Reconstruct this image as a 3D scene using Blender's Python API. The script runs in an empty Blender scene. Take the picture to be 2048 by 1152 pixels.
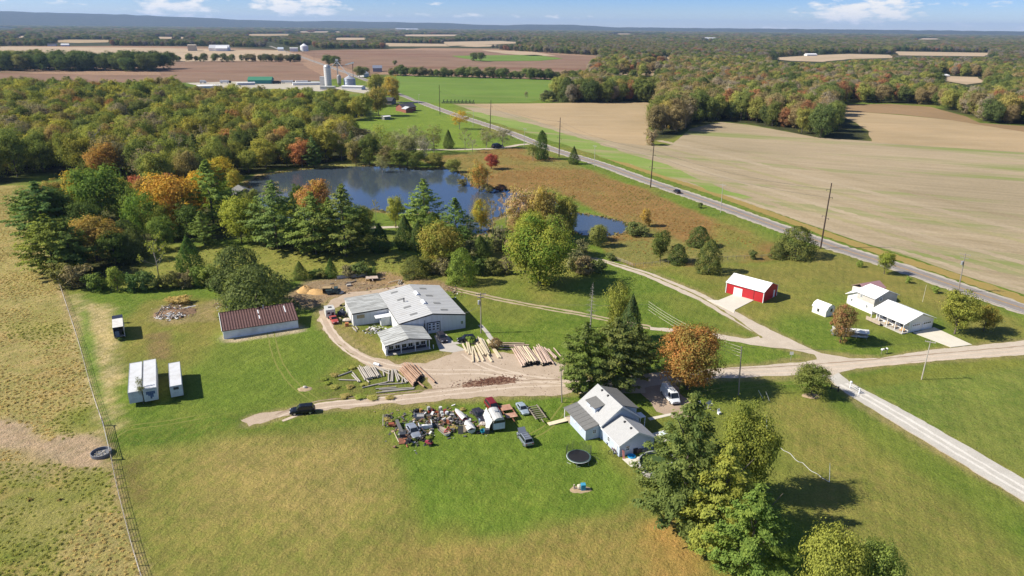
import bpy, bmesh, math, random
import numpy as np
from mathutils import Vector, Matrix
C = bpy.context.scene
COL = C.collection
R = math.radians
random.seed(7)
RNG = np.random.default_rng(11)

# ---------------------------------------------------------------- camera
FPX, CAMH = 1400.0, 66.0
PITCH, ROLL = math.atan(523 / FPX), 0.010
_f = Vector((0, math.cos(PITCH), -math.sin(PITCH)))
_u0 = Vector((0, math.sin(PITCH), math.cos(PITCH)))
_r = Vector((1, 0, 0)) * math.cos(ROLL) + _u0 * math.sin(ROLL)
_u = _u0 * math.cos(ROLL) - Vector((1, 0, 0)) * math.sin(ROLL)
cam_data = bpy.data.cameras.new("camera")
cam = bpy.data.objects.new("camera", cam_data)
COL.objects.link(cam)
cam_data.sensor_width = 36.0
cam_data.lens = 36.0 * FPX / 2048
cam_data.clip_start, cam_data.clip_end = 1.0, 90000.0
m = Matrix.Identity(4)
for i in range(3):
    m[i][0], m[i][1], m[i][2] = _r[i], _u[i], -_f[i]
m[2][3] = CAMH
cam.matrix_world = m
C.camera = cam

# ---------------------------------------------------------------- light
SUN_AZ, SUN_EL = 265.0, 40.0          # where the sun stands (clockwise from +Y)
sd = bpy.data.lights.new("sun", "SUN")
sd.energy, sd.angle, sd.color = 5.0, R(0.53), (1.0, 0.93, 0.80)
sun = bpy.data.objects.new("sun", sd)
COL.objects.link(sun)
_s = Vector((math.sin(R(SUN_AZ)) * math.cos(R(SUN_EL)), math.cos(R(SUN_AZ)) * math.cos(R(SUN_EL)), math.sin(R(SUN_EL))))
sun.rotation_euler = _s.to_track_quat('Z', 'Y').to_euler()
sun.location = (-200, 100, 300)

W = bpy.data.worlds.new("World")
C.world = W
W.use_nodes = True
wt = W.node_tree
wt.nodes.clear()
def wn(t, **kw):
    n = wt.nodes.new(t)
    for k, v in kw.items(): setattr(n, k, v)
    return n
def wl(a, b): wt.links.new(a, b)
def wmath(op, a, b=None, clamp=False):
    n = wn('ShaderNodeMath', operation=op, use_clamp=clamp)
    for i, v in enumerate((a, b)):
        if v is None: continue
        if isinstance(v, (int, float)): n.inputs[i].default_value = v
        else: wl(v, n.inputs[i])
    return n.outputs[0]
sky = wn('ShaderNodeTexSky', sky_type='NISHITA', sun_disc=False)
sky.sun_elevation, sky.sun_rotation = R(SUN_EL), R(SUN_AZ)
sky.altitude, sky.air_density, sky.dust_density, sky.ozone_density = 250, 0.9, 0.25, 2.5
# clouds: fair weather cumulus, in azimuth / elevation of the view ray
tc = wn('ShaderNodeTexCoord')
sep = wn('ShaderNodeSeparateXYZ'); wl(tc.outputs['Generated'], sep.inputs[0])
hsv = wn('ShaderNodeHueSaturation'); wl(sky.outputs[0], hsv.inputs['Color'])
hsv.inputs['Saturation'].default_value = 1.05
az = wmath('ARCTAN2', sep.outputs[0], sep.outputs[1])
el = wmath('ARCSINE', sep.outputs[2])
def wmap(v, a, b, c, d):
    n = wn('ShaderNodeMapRange', clamp=True); wl(v, n.inputs[0])
    for i, q in enumerate((a, b, c, d)): n.inputs[i + 1].default_value = q
    return n.outputs[0]
def wmix(fac, a, b, mode='MIX'):
    n = wn('ShaderNodeMixRGB', blend_type=mode)
    for i, q in enumerate((fac, a, b)):
        if isinstance(q, tuple): n.inputs[i].default_value = (*q, 1)
        elif isinstance(q, float): n.inputs[i].default_value = q
        else: wl(q, n.inputs[i])
    return n.outputs[0]
tint = wmix(wmap(el, 0.0, .042, 0, 1), (1.22, 1.30, 1.60), (.55, .88, 1.62))
tint = wmix(wmap(el, .06, .45, 0, 1), tint, (.80, .95, 1.18))
blue = wmix(1.0, hsv.outputs[0], tint, 'MULTIPLY')
cmb = wn('ShaderNodeCombineXYZ')
wl(wmath('MULTIPLY', az, 26.0), cmb.inputs[0]); wl(wmath('MULTIPLY', el, 75.0), cmb.inputs[1])
n1 = wn('ShaderNodeTexNoise'); wl(cmb.outputs[0], n1.inputs['Vector'])
n1.inputs['Scale'].default_value = 1.6; n1.inputs['Detail'].default_value = 9; n1.inputs['Roughness'].default_value = 0.58
def px_dir(px, py):
    d = (_f + _r * ((px - 1024) / FPX) + _u * ((576 - py) / FPX)).normalized()
    return math.atan2(d.x, d.y), math.asin(d.z)
total = None
# (centre px, centre py, half width px, half height px, strength) of each cumulus
for (cx, cy, hw, hh, st) in ((1720, 24, 135, 27, 1.25), (1770, 6, 70, 16, 1.0), (1570, 55, 70, 6, 0.8), (600, 14, 115, 22, 1.2), (565, -12, 150, 26, 1.1), (345, 14, 110, 19, 1.05), (385, 30, 60, 9, .9), (1900, 50, 45, 7, .6),
                             (120, 4, 140, 5, .35), (1000, 33, 330, 8, .42), (820, 8, 120, 6, .35), (1990, 8, 140, 6, .4), (2040, 58, 30, 6, .6), (1200, -60, 420, 40, .9), (2500, 0, 300, 40, 1.0), (-400, 10, 300, 30, 1.0)):
    a0, e0 = px_dir(cx, cy)
    dx = wmath('DIVIDE', wmath('SUBTRACT', az, a0), hw / FPX * .9)
    dy = wmath('DIVIDE', wmath('SUBTRACT', el, e0), hh / FPX * .95)
    r2 = wmath('ADD', wmath('MULTIPLY', dx, dx), wmath('MULTIPLY', dy, dy))
    w_ = wmath('MULTIPLY', wmath('SUBTRACT', 1.0, r2, True), st)
    total = w_ if total is None else wmath('MAXIMUM', total, w_)
# the rest of the sky carries scattered cloud of the same kind
n2 = wn('ShaderNodeTexNoise'); wl(tc.outputs['Generated'], n2.inputs['Vector'])
n2.inputs['Scale'].default_value = 3.2; n2.inputs['Detail'].default_value = 8
hi = wmath('MULTIPLY', wmath('MULTIPLY', wmath('SUBTRACT', n2.outputs[0], .52), 4.0, True), wmath('MULTIPLY', wmath('SUBTRACT', el, .09), 6.0, True))
cov = wmath('SUBTRACT', wmath('ADD', wmath('MULTIPLY', total, .62), wmath('MULTIPLY', n1.outputs[0], 2.3)), 1.42)
cov = wmath('MULTIPLY', wmath('MULTIPLY', cov, 2.4, True), wmath('MULTIPLY', total, 4.0, True))
cov = wmath('MAXIMUM', cov, wmath('MULTIPLY', hi, .8))
cc = wn('ShaderNodeMixRGB'); wl(n1.outputs[0], cc.inputs[0])
cc.inputs[1].default_value = (8.6, 9.0, 9.6, 1); cc.inputs[2].default_value = (12.5, 12.0, 11.2, 1)
mx = wn('ShaderNodeMixRGB'); wl(cov, mx.inputs[0]); wl(blue, mx.inputs[1]); wl(cc.outputs[0], mx.inputs[2])
bg = wn('ShaderNodeBackground'); wl(mx.outputs[0], bg.inputs[0]); bg.inputs[1].default_value = 0.060
wo = wn('ShaderNodeOutputWorld'); wl(bg.outputs[0], wo.inputs[0])

vs = C.view_settings
vs.view_transform, vs.look, vs.exposure, vs.gamma = 'Standard', 'None', 0.66, 1.0
vs.use_curve_mapping = False
C.render.engine = 'CYCLES'
C.cycles.max_bounces = 6; C.cycles.diffuse_bounces = 3; C.cycles.glossy_bounces = 3
C.cycles.transmission_bounces = 3; C.cycles.transparent_max_bounces = 6; C.cycles.volume_bounces = 0
C.cycles.use_denoising = True

# ---------------------------------------------------------------- where things stand
def G(px, py, z=0.0):
    """The point at height z seen at photograph pixel (px, py)."""
    d = _f + _r * ((px - 1024) / FPX) + _u * ((576 - py) / FPX)
    t = (z - CAMH) / d.z
    return Vector((d.x * t, d.y * t, z))
def PX(p):
    d = Vector(p) - Vector((0, 0, CAMH)); w = d.dot(_f)
    return 1024 + FPX * d.dot(_r) / w, 576 - FPX * d.dot(_u) / w
def HT(px, py, ytop):
    b = G(px, py); lo, hi_ = 0.0, 150.0
    for _ in range(40):
        md = (lo + hi_) / 2
        if PX((b.x, b.y, md))[1] > ytop: lo = md
        else: hi_ = md
    return lo
def MPP(px, py):
    """metres per photograph pixel at that ground point"""
    b = G(px, py); return (b - Vector((0, 0, CAMH))).dot(_f) / FPX

# ---------------------------------------------------------------- materials
def srgb(h):
    h = h.lstrip('#'); v = [int(h[i:i + 2], 16) / 255 for i in (0, 2, 4)]
    return tuple(c / 12.92 if c <= .04045 else ((c + .055) / 1.055) ** 2.4 for c in v)
class NT:
    """a small node-tree writer"""
    def __init__(s, name):
        s.m = bpy.data.materials.new(name); s.m.use_nodes = True; s.t = s.m.node_tree; s.t.nodes.clear()
    def n(s, t, **kw):
        n = s.t.nodes.new(t)
        for k, v in kw.items(): setattr(n, k, v)
        return n
    def l(s, a, b): s.t.links.new(a, b)
    def math(s, op, a, b=None, clamp=False):
        n = s.n('ShaderNodeMath', operation=op, use_clamp=clamp)
        for i, v in enumerate((a, b)):
            if v is None: continue
            if isinstance(v, (int, float)): n.inputs[i].default_value = v
            else: s.l(v, n.inputs[i])
        return n.outputs[0]
    def noise(s, vec, scale, detail=4, rough=.55):
        n = s.n('ShaderNodeTexNoise'); s.l(vec, n.inputs['Vector'])
        n.inputs['Scale'].default_value = scale; n.inputs['Detail'].default_value = detail; n.inputs['Roughness'].default_value = rough
        return n.outputs[0]
    def mapping(s, vec, scale=(1, 1, 1), rot=(0, 0, 0)):
        n = s.n('ShaderNodeMapping'); s.l(vec, n.inputs[0]); n.inputs['Scale'].default_value = scale; n.inputs['Rotation'].default_value = rot
        return n.outputs[0]
    def mix(s, fac, a, b, mode='MIX'):
        n = s.n('ShaderNodeMixRGB', blend_type=mode)
        for i, v in enumerate((fac, a, b)):
            if isinstance(v, (int, float)): n.inputs[i].default_value = v
            elif isinstance(v, tuple): n.inputs[i].default_value = (*v[:3], 1)
            else: s.l(v, n.inputs[i])
        return n.outputs[0]
    def ramp(s, fac, lo, hi):
        n = s.n('ShaderNodeMapRange', clamp=True); s.l(fac, n.inputs[0]); n.inputs[1].default_value = lo; n.inputs[2].default_value = hi
        return n.outputs[0]
    def bump(s, h, strength=.5, dist=.1):
        n = s.n('ShaderNodeBump'); s.l(h, n.inputs['Height']); n.inputs['Strength'].default_value = strength; n.inputs['Distance'].default_value = dist
        return n.outputs[0]
    def principled(s, col, rough=.8, metal=0, normal=None, spec=.3):
        b = s.n('ShaderNodeBsdfPrincipled')
        if isinstance(col, tuple): b.inputs['Base Color'].default_value = (*col[:3], 1)
        else: s.l(col, b.inputs['Base Color'])
        if isinstance(rough, (int, float)): b.inputs['Roughness'].default_value = rough
        else: s.l(rough, b.inputs['Roughness'])
        b.inputs['Metallic'].default_value = metal
        b.inputs['Specular IOR Level'].default_value = spec
        if normal is not None: s.l(normal, b.inputs['Normal'])
        return b.outputs[0]
    def out(s, sh):
        o = s.n('ShaderNodeOutputMaterial'); s.l(sh, o.inputs[0]); return s.m
    def pos(s): return s.n('ShaderNodeNewGeometry').outputs['Position']
    def obj(s): return s.n('ShaderNodeTexCoord').outputs['Object']
_mc = {}
def mat(name, col, rough=.7, metal=0, var=.12, scale=1.5, spec=.3, dirt=None, dscale=.6, bump=0):
    """plain material with mottling (var) and, if given, patches of a second colour (dirt)"""
    if name in _mc: return _mc[name]
    t = NT(name); v = t.obj()
    a = tuple(c * (1 - var) for c in col); b = tuple(min(1, c * (1 + var)) for c in col)
    nz = t.noise(v, scale, 5, .6)
    c = t.mix(t.ramp(nz, .3, .7), a, b)
    if dirt:
        c = t.mix(t.math('MULTIPLY', t.ramp(t.noise(v, dscale, 6, .65), .48, .68), .8), c, dirt)
    nm = t.bump(t.noise(v, scale * 6, 3), bump, .05) if bump else None
    _mc[name] = t.out(t.principled(c, rough, metal, nm, spec)); return _mc[name]

# ---------------------------------------------------------------- geometry
class MB:
    """collects boxes, prisms and tubes; build() links them as ONE mesh object"""
    def __init__(s): s.v, s.f, s.mi = [], [], []
    def face(s, pts, mi=0):
        k = len(s.v); s.v += [tuple(p) for p in pts]; s.f.append(tuple(range(k, k + len(pts)))); s.mi.append(mi); return s
    def box(s, x0, x1, y0, y1, z0, z1, mi=0):
        return s.hexa([(x0, y0, z0), (x1, y0, z0), (x1, y1, z0), (x0, y1, z0), (x0, y0, z1), (x1, y0, z1), (x1, y1, z1), (x0, y1, z1)], mi)
    def hexa(s, p, mi=0):
        k = len(s.v); s.v += [tuple(q) for q in p]
        for f in ((3, 2, 1, 0), (4, 5, 6, 7), (0, 1, 5, 4), (1, 2, 6, 5), (2, 3, 7, 6), (3, 0, 4, 7)):
            s.f.append(tuple(k + i for i in f)); s.mi.append(mi)
        return s
    def slab(s, q, t, mi=0):
        """a quad given by its four top corners, thickness t downward"""
        return s.hexa([(a, b, c - t) for a, b, c in q] + [tuple(p) for p in q], mi)
    def beam(s, p, q, w, h=None, mi=0):
        p, q = Vector(p), Vector(q); h = h or w; d = (q - p).normalized()
        a = d.cross(Vector((0, 0, 1))); a = a.normalized() if a.length > 1e-3 else Vector((1, 0, 0)); b = a.cross(d)
        a *= w / 2; b *= h / 2
        return s.hexa([p - a - b, p + a - b, q + a - b, q - a - b, p - a + b, p + a + b, q + a + b, q - a + b], mi)
    def tube(s, pts, rad, n=8, mi=0, cap=True):
        pts = [Vector(p) for p in pts]; k = len(s.v)
        rad = rad if isinstance(rad, (list, tuple)) else [rad] * len(pts)
        for i, p in enumerate(pts):
            d = (pts[min(i + 1, len(pts) - 1)] - pts[max(i - 1, 0)]).normalized()
            a = d.cross(Vector((0, 0, 1))) if abs(d.z) < .95 else d.cross(Vector((1, 0, 0)))
            a.normalize(); b = d.cross(a)
            for j in range(n):
                t = 2 * math.pi * j / n; s.v.append(tuple(p + a * (rad[i] * math.cos(t)) + b * (rad[i] * math.sin(t))))
        for i in range(len(pts) - 1):
            for j in range(n):
                s.f.append((k + i * n + j, k + i * n + (j + 1) % n, k + (i + 1) * n + (j + 1) % n, k + (i + 1) * n + j)); s.mi.append(mi)
        if cap:
            s.f.append(tuple(k + j for j in range(n))[::-1]); s.mi.append(mi)
            s.f.append(tuple(k + (len(pts) - 1) * n + j for j in range(n))); s.mi.append(mi)
        return s
    def lathe(s, prof, n=16, c=(0, 0), mi=0):
        k = len(s.v)
        for r_, z in prof:
            for j in range(n):
                t = 2 * math.pi * j / n; s.v.append((c[0] + r_ * math.cos(t), c[1] + r_ * math.sin(t), z))
        for i in range(len(prof) - 1):
            for j in range(n):
                s.f.append((k + i * n + j, k + i * n + (j + 1) % n, k + (i + 1) * n + (j + 1) % n, k + (i + 1) * n + j)); s.mi.append(mi)
        return s
    def prism(s, poly, y0, y1, mi=0):
        """polygon in the xz plane pushed from y0 to y1 (poly counter-clockwise seen from -y)"""
        k = len(s.v); n = len(poly)
        s.v += [(x, y0, z) for x, z in poly] + [(x, y1, z) for x, z in poly]
        s.f.append(tuple(k + i for i in range(n))); s.f.append(tuple(k + n + i for i in range(n))[::-1]); s.mi += [mi, mi]
        for i in range(n):
            j = (i + 1) % n; s.f.append((k + j, k + i, k + n + i, k + n + j)); s.mi.append(mi)
        return s
    def blob(s, c, r_, mi=0, n=8, seed=0, rough=.25):
        rg = random.Random(seed); k = len(s.v); m_ = n // 2
        for i in range(m_ + 1):
            th = math.pi * i / m_
            for j in range(n):
                ph = 2 * math.pi * j / n; q = 1 + rg.uniform(-rough, rough)
                s.v.append((c[0] + r_[0] * q * math.sin(th) * math.cos(ph), c[1] + r_[1] * q * math.sin(th) * math.sin(ph), c[2] + r_[2] * q * math.cos(th)))
        for i in range(m_):
            for j in range(n):
                s.f.append((k + i * n + j, k + (i + 1) * n + j, k + (i + 1) * n + (j + 1) % n, k + i * n + (j + 1) % n)); s.mi.append(mi)
        return s
    def mesh(s, name, mats, smooth=False):
        me = bpy.data.meshes.new(name); me.from_pydata(s.v, [], s.f)
        for m_ in (mats if isinstance(mats, (list, tuple)) else [mats]): me.materials.append(m_)
        me.polygons.foreach_set('material_index', s.mi)
        if smooth: me.polygons.foreach_set('use_smooth', [True] * len(s.f))
        me.update(); return me
    def build(s, name, mats, parent=None, smooth=False):
        return link(name, s.mesh(name, mats, smooth), parent)
def link(name, me, parent=None):
    o = bpy.data.objects.new(name, me); COL.objects.link(o)
    if parent is not None: o.parent = parent
    return o
def tag(o, label=None, cat=None, group=None, kind=None):
    if label: o['label'] = label
    if cat: o['category'] = cat
    if group: o['group'] = group
    if kind: o['kind'] = kind
    return o
def thing(name, label, cat, loc=(0, 0, 0), rz=0.0, group=None):
    o = bpy.data.objects.new(name, None); COL.objects.link(o)
    o.empty_display_size = .3; o.location = loc; o.rotation_euler = (0, 0, rz)
    return tag(o, label, cat, group)
_kids = {}
def kids(o):
    return [c for c in bpy.data.objects if c.parent == o]
def copy_tree(o, loc, rz=0.0, label=None, group=None, scale=None):
    """a copy of a thing with copies of its parts and sub-parts (mesh data shared)"""
    def cp(a, parent):
        c = a.copy(); COL.objects.link(c)
        if parent is not None: c.parent = parent
        if a.name not in _kids: _kids[a.name] = kids(a)
        for ch in _kids[a.name]: cp(ch, c)
        return c
    c = cp(o, None); c.location = loc; c.rotation_euler = (0, 0, rz)
    if label: c['label'] = label
    if group: c['group'] = group
    if scale: c.scale = scale
    return c
def frame(ox, oy, az_deg):
    return (Vector((ox, oy, 0)), R(az_deg))

# ---- shared colours
WHITE = mat('white_paint', (.74, .75, .76), .6, var=.06)
OFFWHITE = mat('weathered_white', (.50, .50, .48), .7, var=.1, dirt=(.36, .35, .32), dscale=.5)
BLACK = mat('black_rubber', (.02, .02, .022), .8)
DARK = mat('dark_steel', (.05, .05, .055), .6)
GLASS = mat('dark_glass', (.015, .02, .028), .06, spec=.6, var=.02)
STEEL = mat('galvanised', (.42, .44, .46), .45, .5, var=.1)
WOOD = mat('grey_wood', (.26, .22, .18), .9, var=.2, scale=3)
RUST = mat('rust', (.20, .085, .05), .9, var=.3)
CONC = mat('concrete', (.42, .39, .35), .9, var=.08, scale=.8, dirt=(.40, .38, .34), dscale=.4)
# ---------------------------------------------------------------- ground
def pip(poly, X, Y):
    inside = np.zeros(X.shape, bool); n = len(poly)
    for i in range(n):
        x0, y0 = poly[i]; x1, y1 = poly[(i + 1) % n]
        c = ((y0 > Y) != (y1 > Y))
        if y1 != y0: inside ^= c & (X < (x1 - x0) * (Y - y0) / (y1 - y0) + x0)
    return inside
def sdf(poly, X, Y):
    """signed distance to a polygon outline, positive inside"""
    d = np.full(X.shape, 1e18); n = len(poly)
    for i in range(n):
        x0, y0 = poly[i]; x1, y1 = poly[(i + 1) % n]; dx, dy = x1 - x0, y1 - y0
        t = np.clip(((X - x0) * dx + (Y - y0) * dy) / (dx * dx + dy * dy + 1e-12), 0, 1)
        d = np.minimum(d, (X - x0 - t * dx) ** 2 + (Y - y0 - t * dy) ** 2)
    return np.where(pip(poly, X, Y), 1, -1) * np.sqrt(d)
_tabs = {}
def vnoise(X, Y, scale, seed=0):
    """smooth value noise, 0..1"""
    if seed not in _tabs: _tabs[seed] = np.random.default_rng(100 + seed).random((256, 256))
    T = _tabs[seed]; x = X / scale; y = Y / scale
    xi = np.floor(x).astype(int); yi = np.floor(y).astype(int); fx = x - xi; fy = y - yi
    fx = fx * fx * (3 - 2 * fx); fy = fy * fy * (3 - 2 * fy)
    g = lambda a, b: T[a & 255, b & 255]
    return (g(xi, yi) * (1 - fx) + g(xi + 1, yi) * fx) * (1 - fy) + (g(xi, yi + 1) * (1 - fx) + g(xi + 1, yi + 1) * fx) * fy
def fbm(X, Y, scale, seed=0, o=3):
    s, a, t = 0, 1, 0
    for k in range(o): s = s + a * vnoise(X, Y, scale / 2 ** k, seed + k); t += a; a *= .55
    return s / t
def gp(pts, z=0): return [(p.x, p.y) for p in (G(a, b, z) for a, b in pts)]

def axis(lo, hi, step, far, grow=1.09):
    a = list(np.arange(lo, hi + step / 2, step)); s = step; x = hi
    while x < far: s *= grow; x += s; a.append(x)
    return a
xs = axis(0, 130, 1.0, 22000); xs = sorted(set([-x for x in xs] + xs))
ys = axis(50, 330, 1.0, 21500, 1.045)
s_, y_ = 2.0, 50.0; back = []
while y_ > -3000: s_ *= 1.35; y_ -= s_; back.append(y_)
ys = sorted(back) + ys
XX, YY = np.meshgrid(np.array(xs), np.array(ys)); NXg, NYg = len(xs), len(ys)
X, Y = XX.ravel(), YY.ravel()
dist = np.hypot(X, Y)
lin = lambda r, g, b: np.array((r, g, b))
# two tones per point; the material mixes them with fine noise
A = np.zeros((len(X), 3)); B = np.zeros((len(X), 3))
n30 = fbm(X, Y, 34, 1); n9 = fbm(X, Y, 9, 5); n80 = fbm(X, Y, 90, 9)
def put(mask, a, b):
    mk = np.clip(mask, 0, 1)[:, None]
    A[:] = A * (1 - mk) + np.asarray(a) * mk; B[:] = B * (1 - mk) + np.asarray(b) * mk
def region(pts, a, b, soft=1.0, jit=1.0, js=6.0, z=0, amt=1.0, seed=20):
    p = gp(pts, z); x0, x1 = min(q[0] for q in p), max(q[0] for q in p); y0, y1 = min(q[1] for q in p), max(q[1] for q in p)
    pad = soft * 2 + jit * 2 + 1
    i = np.where((X > x0 - pad) & (X < x1 + pad) & (Y > y0 - pad) & (Y < y1 + pad))[0]
    if not len(i): return
    d = sdf(p, X[i], Y[i]) + (fbm(X[i], Y[i], js, seed) - .5) * 2 * jit
    mk = np.zeros(len(X)); mk[i] = np.clip(d / (2 * soft) + .5, 0, 1); put(mk * amt, a, b)
LAWN_A, LAWN_B = lin(.088, .142, .017), lin(.138, .180, .030)
BRN_A, BRN_B = lin(.225, .180, .055), lin(.175, .165, .038)
STRAW_A, STRAW_B = lin(.33, .245, .10), lin(.22, .185, .055)
GOLD_A, GOLD_B = lin(.33, .26, .11), lin(.215, .205, .058)
DIRT_A, DIRT_B = lin(.38, .285, .19), lin(.29, .215, .13)
RED_A, RED_B = lin(.215, .115, .040), lin(.200, .145, .048)
FOR_A, FOR_B = lin(.030, .036, .014), lin(.055, .058, .022)
CROP_A, CROP_B = lin(.33, .255, .155), lin(.29, .215, .125)
put(np.ones(len(X)), LAWN_A, LAWN_B)
# mown grass browned off in broad patches
put(np.clip((n30 - .47) * 5, 0, 1) * .62, BRN_A, BRN_B)
put(np.clip((n9 - .56) * 6, 0, 1) * .25, lin(.070, .125, .014), lin(.10, .165, .020))
# everything far away that is not a field is woodland floor
put(np.clip((dist - 900) / 300, 0, 1), FOR_A, FOR_B)
# ---- far country
region([(0, 92), (330, 92), (460, 95), (610, 104), (700, 100), (860, 96), (1000, 98), (1210, 112), (1200, 140), (1130, 162), (760, 150), (640, 160), (0, 165)], lin(.24, .15, .10), lin(.28, .19, .125), 6, 8, 60)
# ---- left pasture, rank and straw coloured
region([(-700, 372), (48, 371), (102, 520), (160, 690), (207, 850), (238, 1000), (296, 1152), (340, 1260), (-700, 1260)], GOLD_A, GOLD_B, .6, .5, 4)
_past = sdf(gp([(-700, 372), (48, 371), (102, 520), (160, 690), (207, 850), (238, 1000), (296, 1152), (340, 1260), (-700, 1260)]), X, Y) > .5
put(_past * np.clip((fbm(X, Y, 22, 31) - .50) * 6, 0, 1) * .85 * np.clip((175 - Y) / 60, 0, 1), lin(.115, .165, .022), lin(.165, .175, .030))
put(_past * np.clip((fbm(X, Y, 7, 37) - .58) * 7, 0, 1) * .6, lin(.36, .26, .115), lin(.28, .20, .075))
region([(-40, 838), (40, 842), (95, 878), (120, 868), (208, 868), (222, 935), (175, 945), (120, 930), (40, 905), (-40, 900)], DIRT_A, DIRT_B, .9, 1.5, 3)
region([(-40, 900), (60, 895), (150, 955), (60, 960), (-40, 940)], lin(.26, .205, .085), lin(.34, .26, .14), 1.2, 2, 3, amt=.6)
# bare strip of the fence line
region([(92, 510), (104, 520), (166, 690), (212, 850), (246, 1000), (302, 1160), (286, 1160), (232, 1000), (202, 850), (156, 690)], lin(.34, .25, .145), lin(.27, .20, .10), .35, .4, 3)
# ---- worked yard, left of the lane
region([(135, 590), (230, 620), (235, 780), (240, 860), (205, 860), (160, 700)], lin(.47, .37, .20), lin(.27, .225, .085), 1.8, 2.8, 2.6, amt=.92)
region([(165, 600), (180, 640), (222, 860), (208, 850), (160, 690)], lin(.08, .17, .012), lin(.11, .19, .02), .6, .6, 3, amt=.8)
region([(235, 845), (620, 815), (780, 838), (760, 852), (250, 905)], lin(.07, .135, .014), lin(.14, .16, .03), 1, 1.2, 4, amt=.75)
region([(300, 600), (420, 595), (445, 640), (430, 690), (330, 660), (260, 720), (250, 640)], BRN_A, BRN_B, 2, 2.5, 6, amt=.7)
region([(290, 670), (340, 660), (345, 720), (300, 720)], lin(.19, .125, .065), lin(.18, .14, .05), 1, 1, 3, amt=.8)
region([(430, 670), (640, 645), (700, 720), (640, 800), (380, 830), (340, 770)], lin(.085, .150, .016), lin(.120, .180, .026), 3, 3, 8, amt=.65)
region([(440, 672), (602, 648), (615, 662), (590, 667), (450, 687)], lin(.36, .31, .22), lin(.28, .25, .13), .4, .6, 2.5)
region([(310, 620), (345, 598), (400, 612), (420, 600), (440, 600), (430, 640), (330, 650), (300, 640)], lin(.28, .21, .12), lin(.20, .165, .06), 1, 1.6, 3, amt=.7)
# front lawn: brown sward, green mown inner part
region([(236, 905), (760, 850), (800, 930), (850, 1080), (1300, 1020), (1420, 1160), (1420, 1300), (330, 1300)], lin(.235, .195, .060), lin(.165, .178, .038), 2, 3, 7, amt=.84)
region([(430, 880), (720, 870), (760, 980), (640, 1060), (420, 1030)], lin(.30, .225, .085), lin(.235, .20, .06), 4, 4, 12, amt=.7)
region([(770, 830), (1130, 790), (1210, 920), (1270, 960), (1260, 1010), (1000, 1075), (870, 1075), (800, 930)], lin(.084, .148, .016), lin(.122, .182, .026), 1.7, 2.4, 5, amt=.86)
region([(900, 930), (1080, 930), (1150, 1010), (950, 1040)], lin(.10, .16, .02), lin(.15, .18, .03), 3, 3, 7, amt=.5)
region([(240, 930), (285, 915), (295, 1000), (262, 1010)], lin(.16, .11, .05), lin(.14, .13, .03), 1.2, 1, 3, amt=.7)
region([(1290, 1050), (1350, 1040), (1420, 1160), (1560, 1160), (1560, 1300), (1300, 1300)], lin(.36, .20, .06), lin(.30, .19, .055), 2.0, 1.5, 3, amt=.85)
region([(760, 1075), (1000, 1085), (1280, 1035), (1420, 1160), (1420, 1300), (700, 1300)], lin(.28, .195, .065), lin(.22, .18, .05), 3, 4, 8, amt=.55)
# lawn right of the pines and the mown bank
region([(1540, 800), (1640, 790), (1760, 900), (2048, 1090), (2200, 1300), (1800, 1300), (1560, 950)], lin(.225, .185, .056), lin(.165, .172, .038), 3, 3.5, 8, amt=.75)
region([(1640, 780), (1700, 800), (2048, 1010), (2048, 1075), (1700, 850)], lin(.09, .14, .018), lin(.125, .165, .028), 1.5, 1.2, 5, amt=.7)
region([(1700, 765), (1800, 740), (2048, 715), (2300, 700), (2300, 1150), (2048, 960), (1760, 800)], lin(.115, .165, .028), lin(.165, .185, .044), 2, 2, 5, amt=.75)
region([(1700, 755), (2048, 705), (2048, 735), (1740, 775)], lin(.16, .16, .03), lin(.15, .17, .03), 1, 1, 5, amt=.7)
# lawn of the white house, browner towards the road
region([(1290, 535), (1500, 530), (1640, 500), (1760, 540), (2048, 640), (2048, 690), (1950, 690), (1850, 600), (1640, 560), (1420, 570)], lin(.205, .172, .048), lin(.17, .162, .040), 3, 3, 8, amt=.75)
region([(1390, 590), (1470, 640), (1600, 690), (1640, 720), (1560, 690), (1330, 570)], lin(.075, .15, .014), lin(.105, .165, .018), 2, 2, 6, amt=.6)
# scrubby meadow between the pond and the lane
region([(130, 500), (300, 490), (700, 500), (1000, 520), (1180, 500), (1200, 545), (1000, 560), (840, 555), (700, 552), (590, 560), (450, 570), (160, 575)], lin(.165, .185, .035), lin(.225, .21, .055), 2, 3, 8, amt=.85)
region([(760, 205), (900, 200), (1010, 300), (860, 310), (640, 330), (640, 260), (720, 240)], lin(.11, .185, .022), lin(.16, .20, .032), 4, 4, 14)
region([(610, 560), (760, 545), (880, 560), (940, 578), (700, 600), (600, 620), (560, 600)], lin(.25, .19, .13), lin(.235, .16, .085), 1.2, 2, 4)
region([(660, 555), (820, 545), (900, 570), (790, 572)], lin(.27, .165, .07), lin(.21, .16, .06), 1, 1.5, 3, amt=.5)
region([(650, 640), (700, 645), (770, 690), (790, 715), (860, 700), (915, 700), (900, 720), (830, 745), (770, 730), (690, 690)], lin(.24, .185, .075), lin(.165, .165, .035), 1, 1.2, 4, amt=.85)
region([(630, 760), (690, 738), (760, 735), (850, 770), (860, 785), (700, 800), (640, 785)], lin(.12, .12, .035), lin(.10, .15, .02), .8, .8, 2.5, amt=.8)
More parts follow.
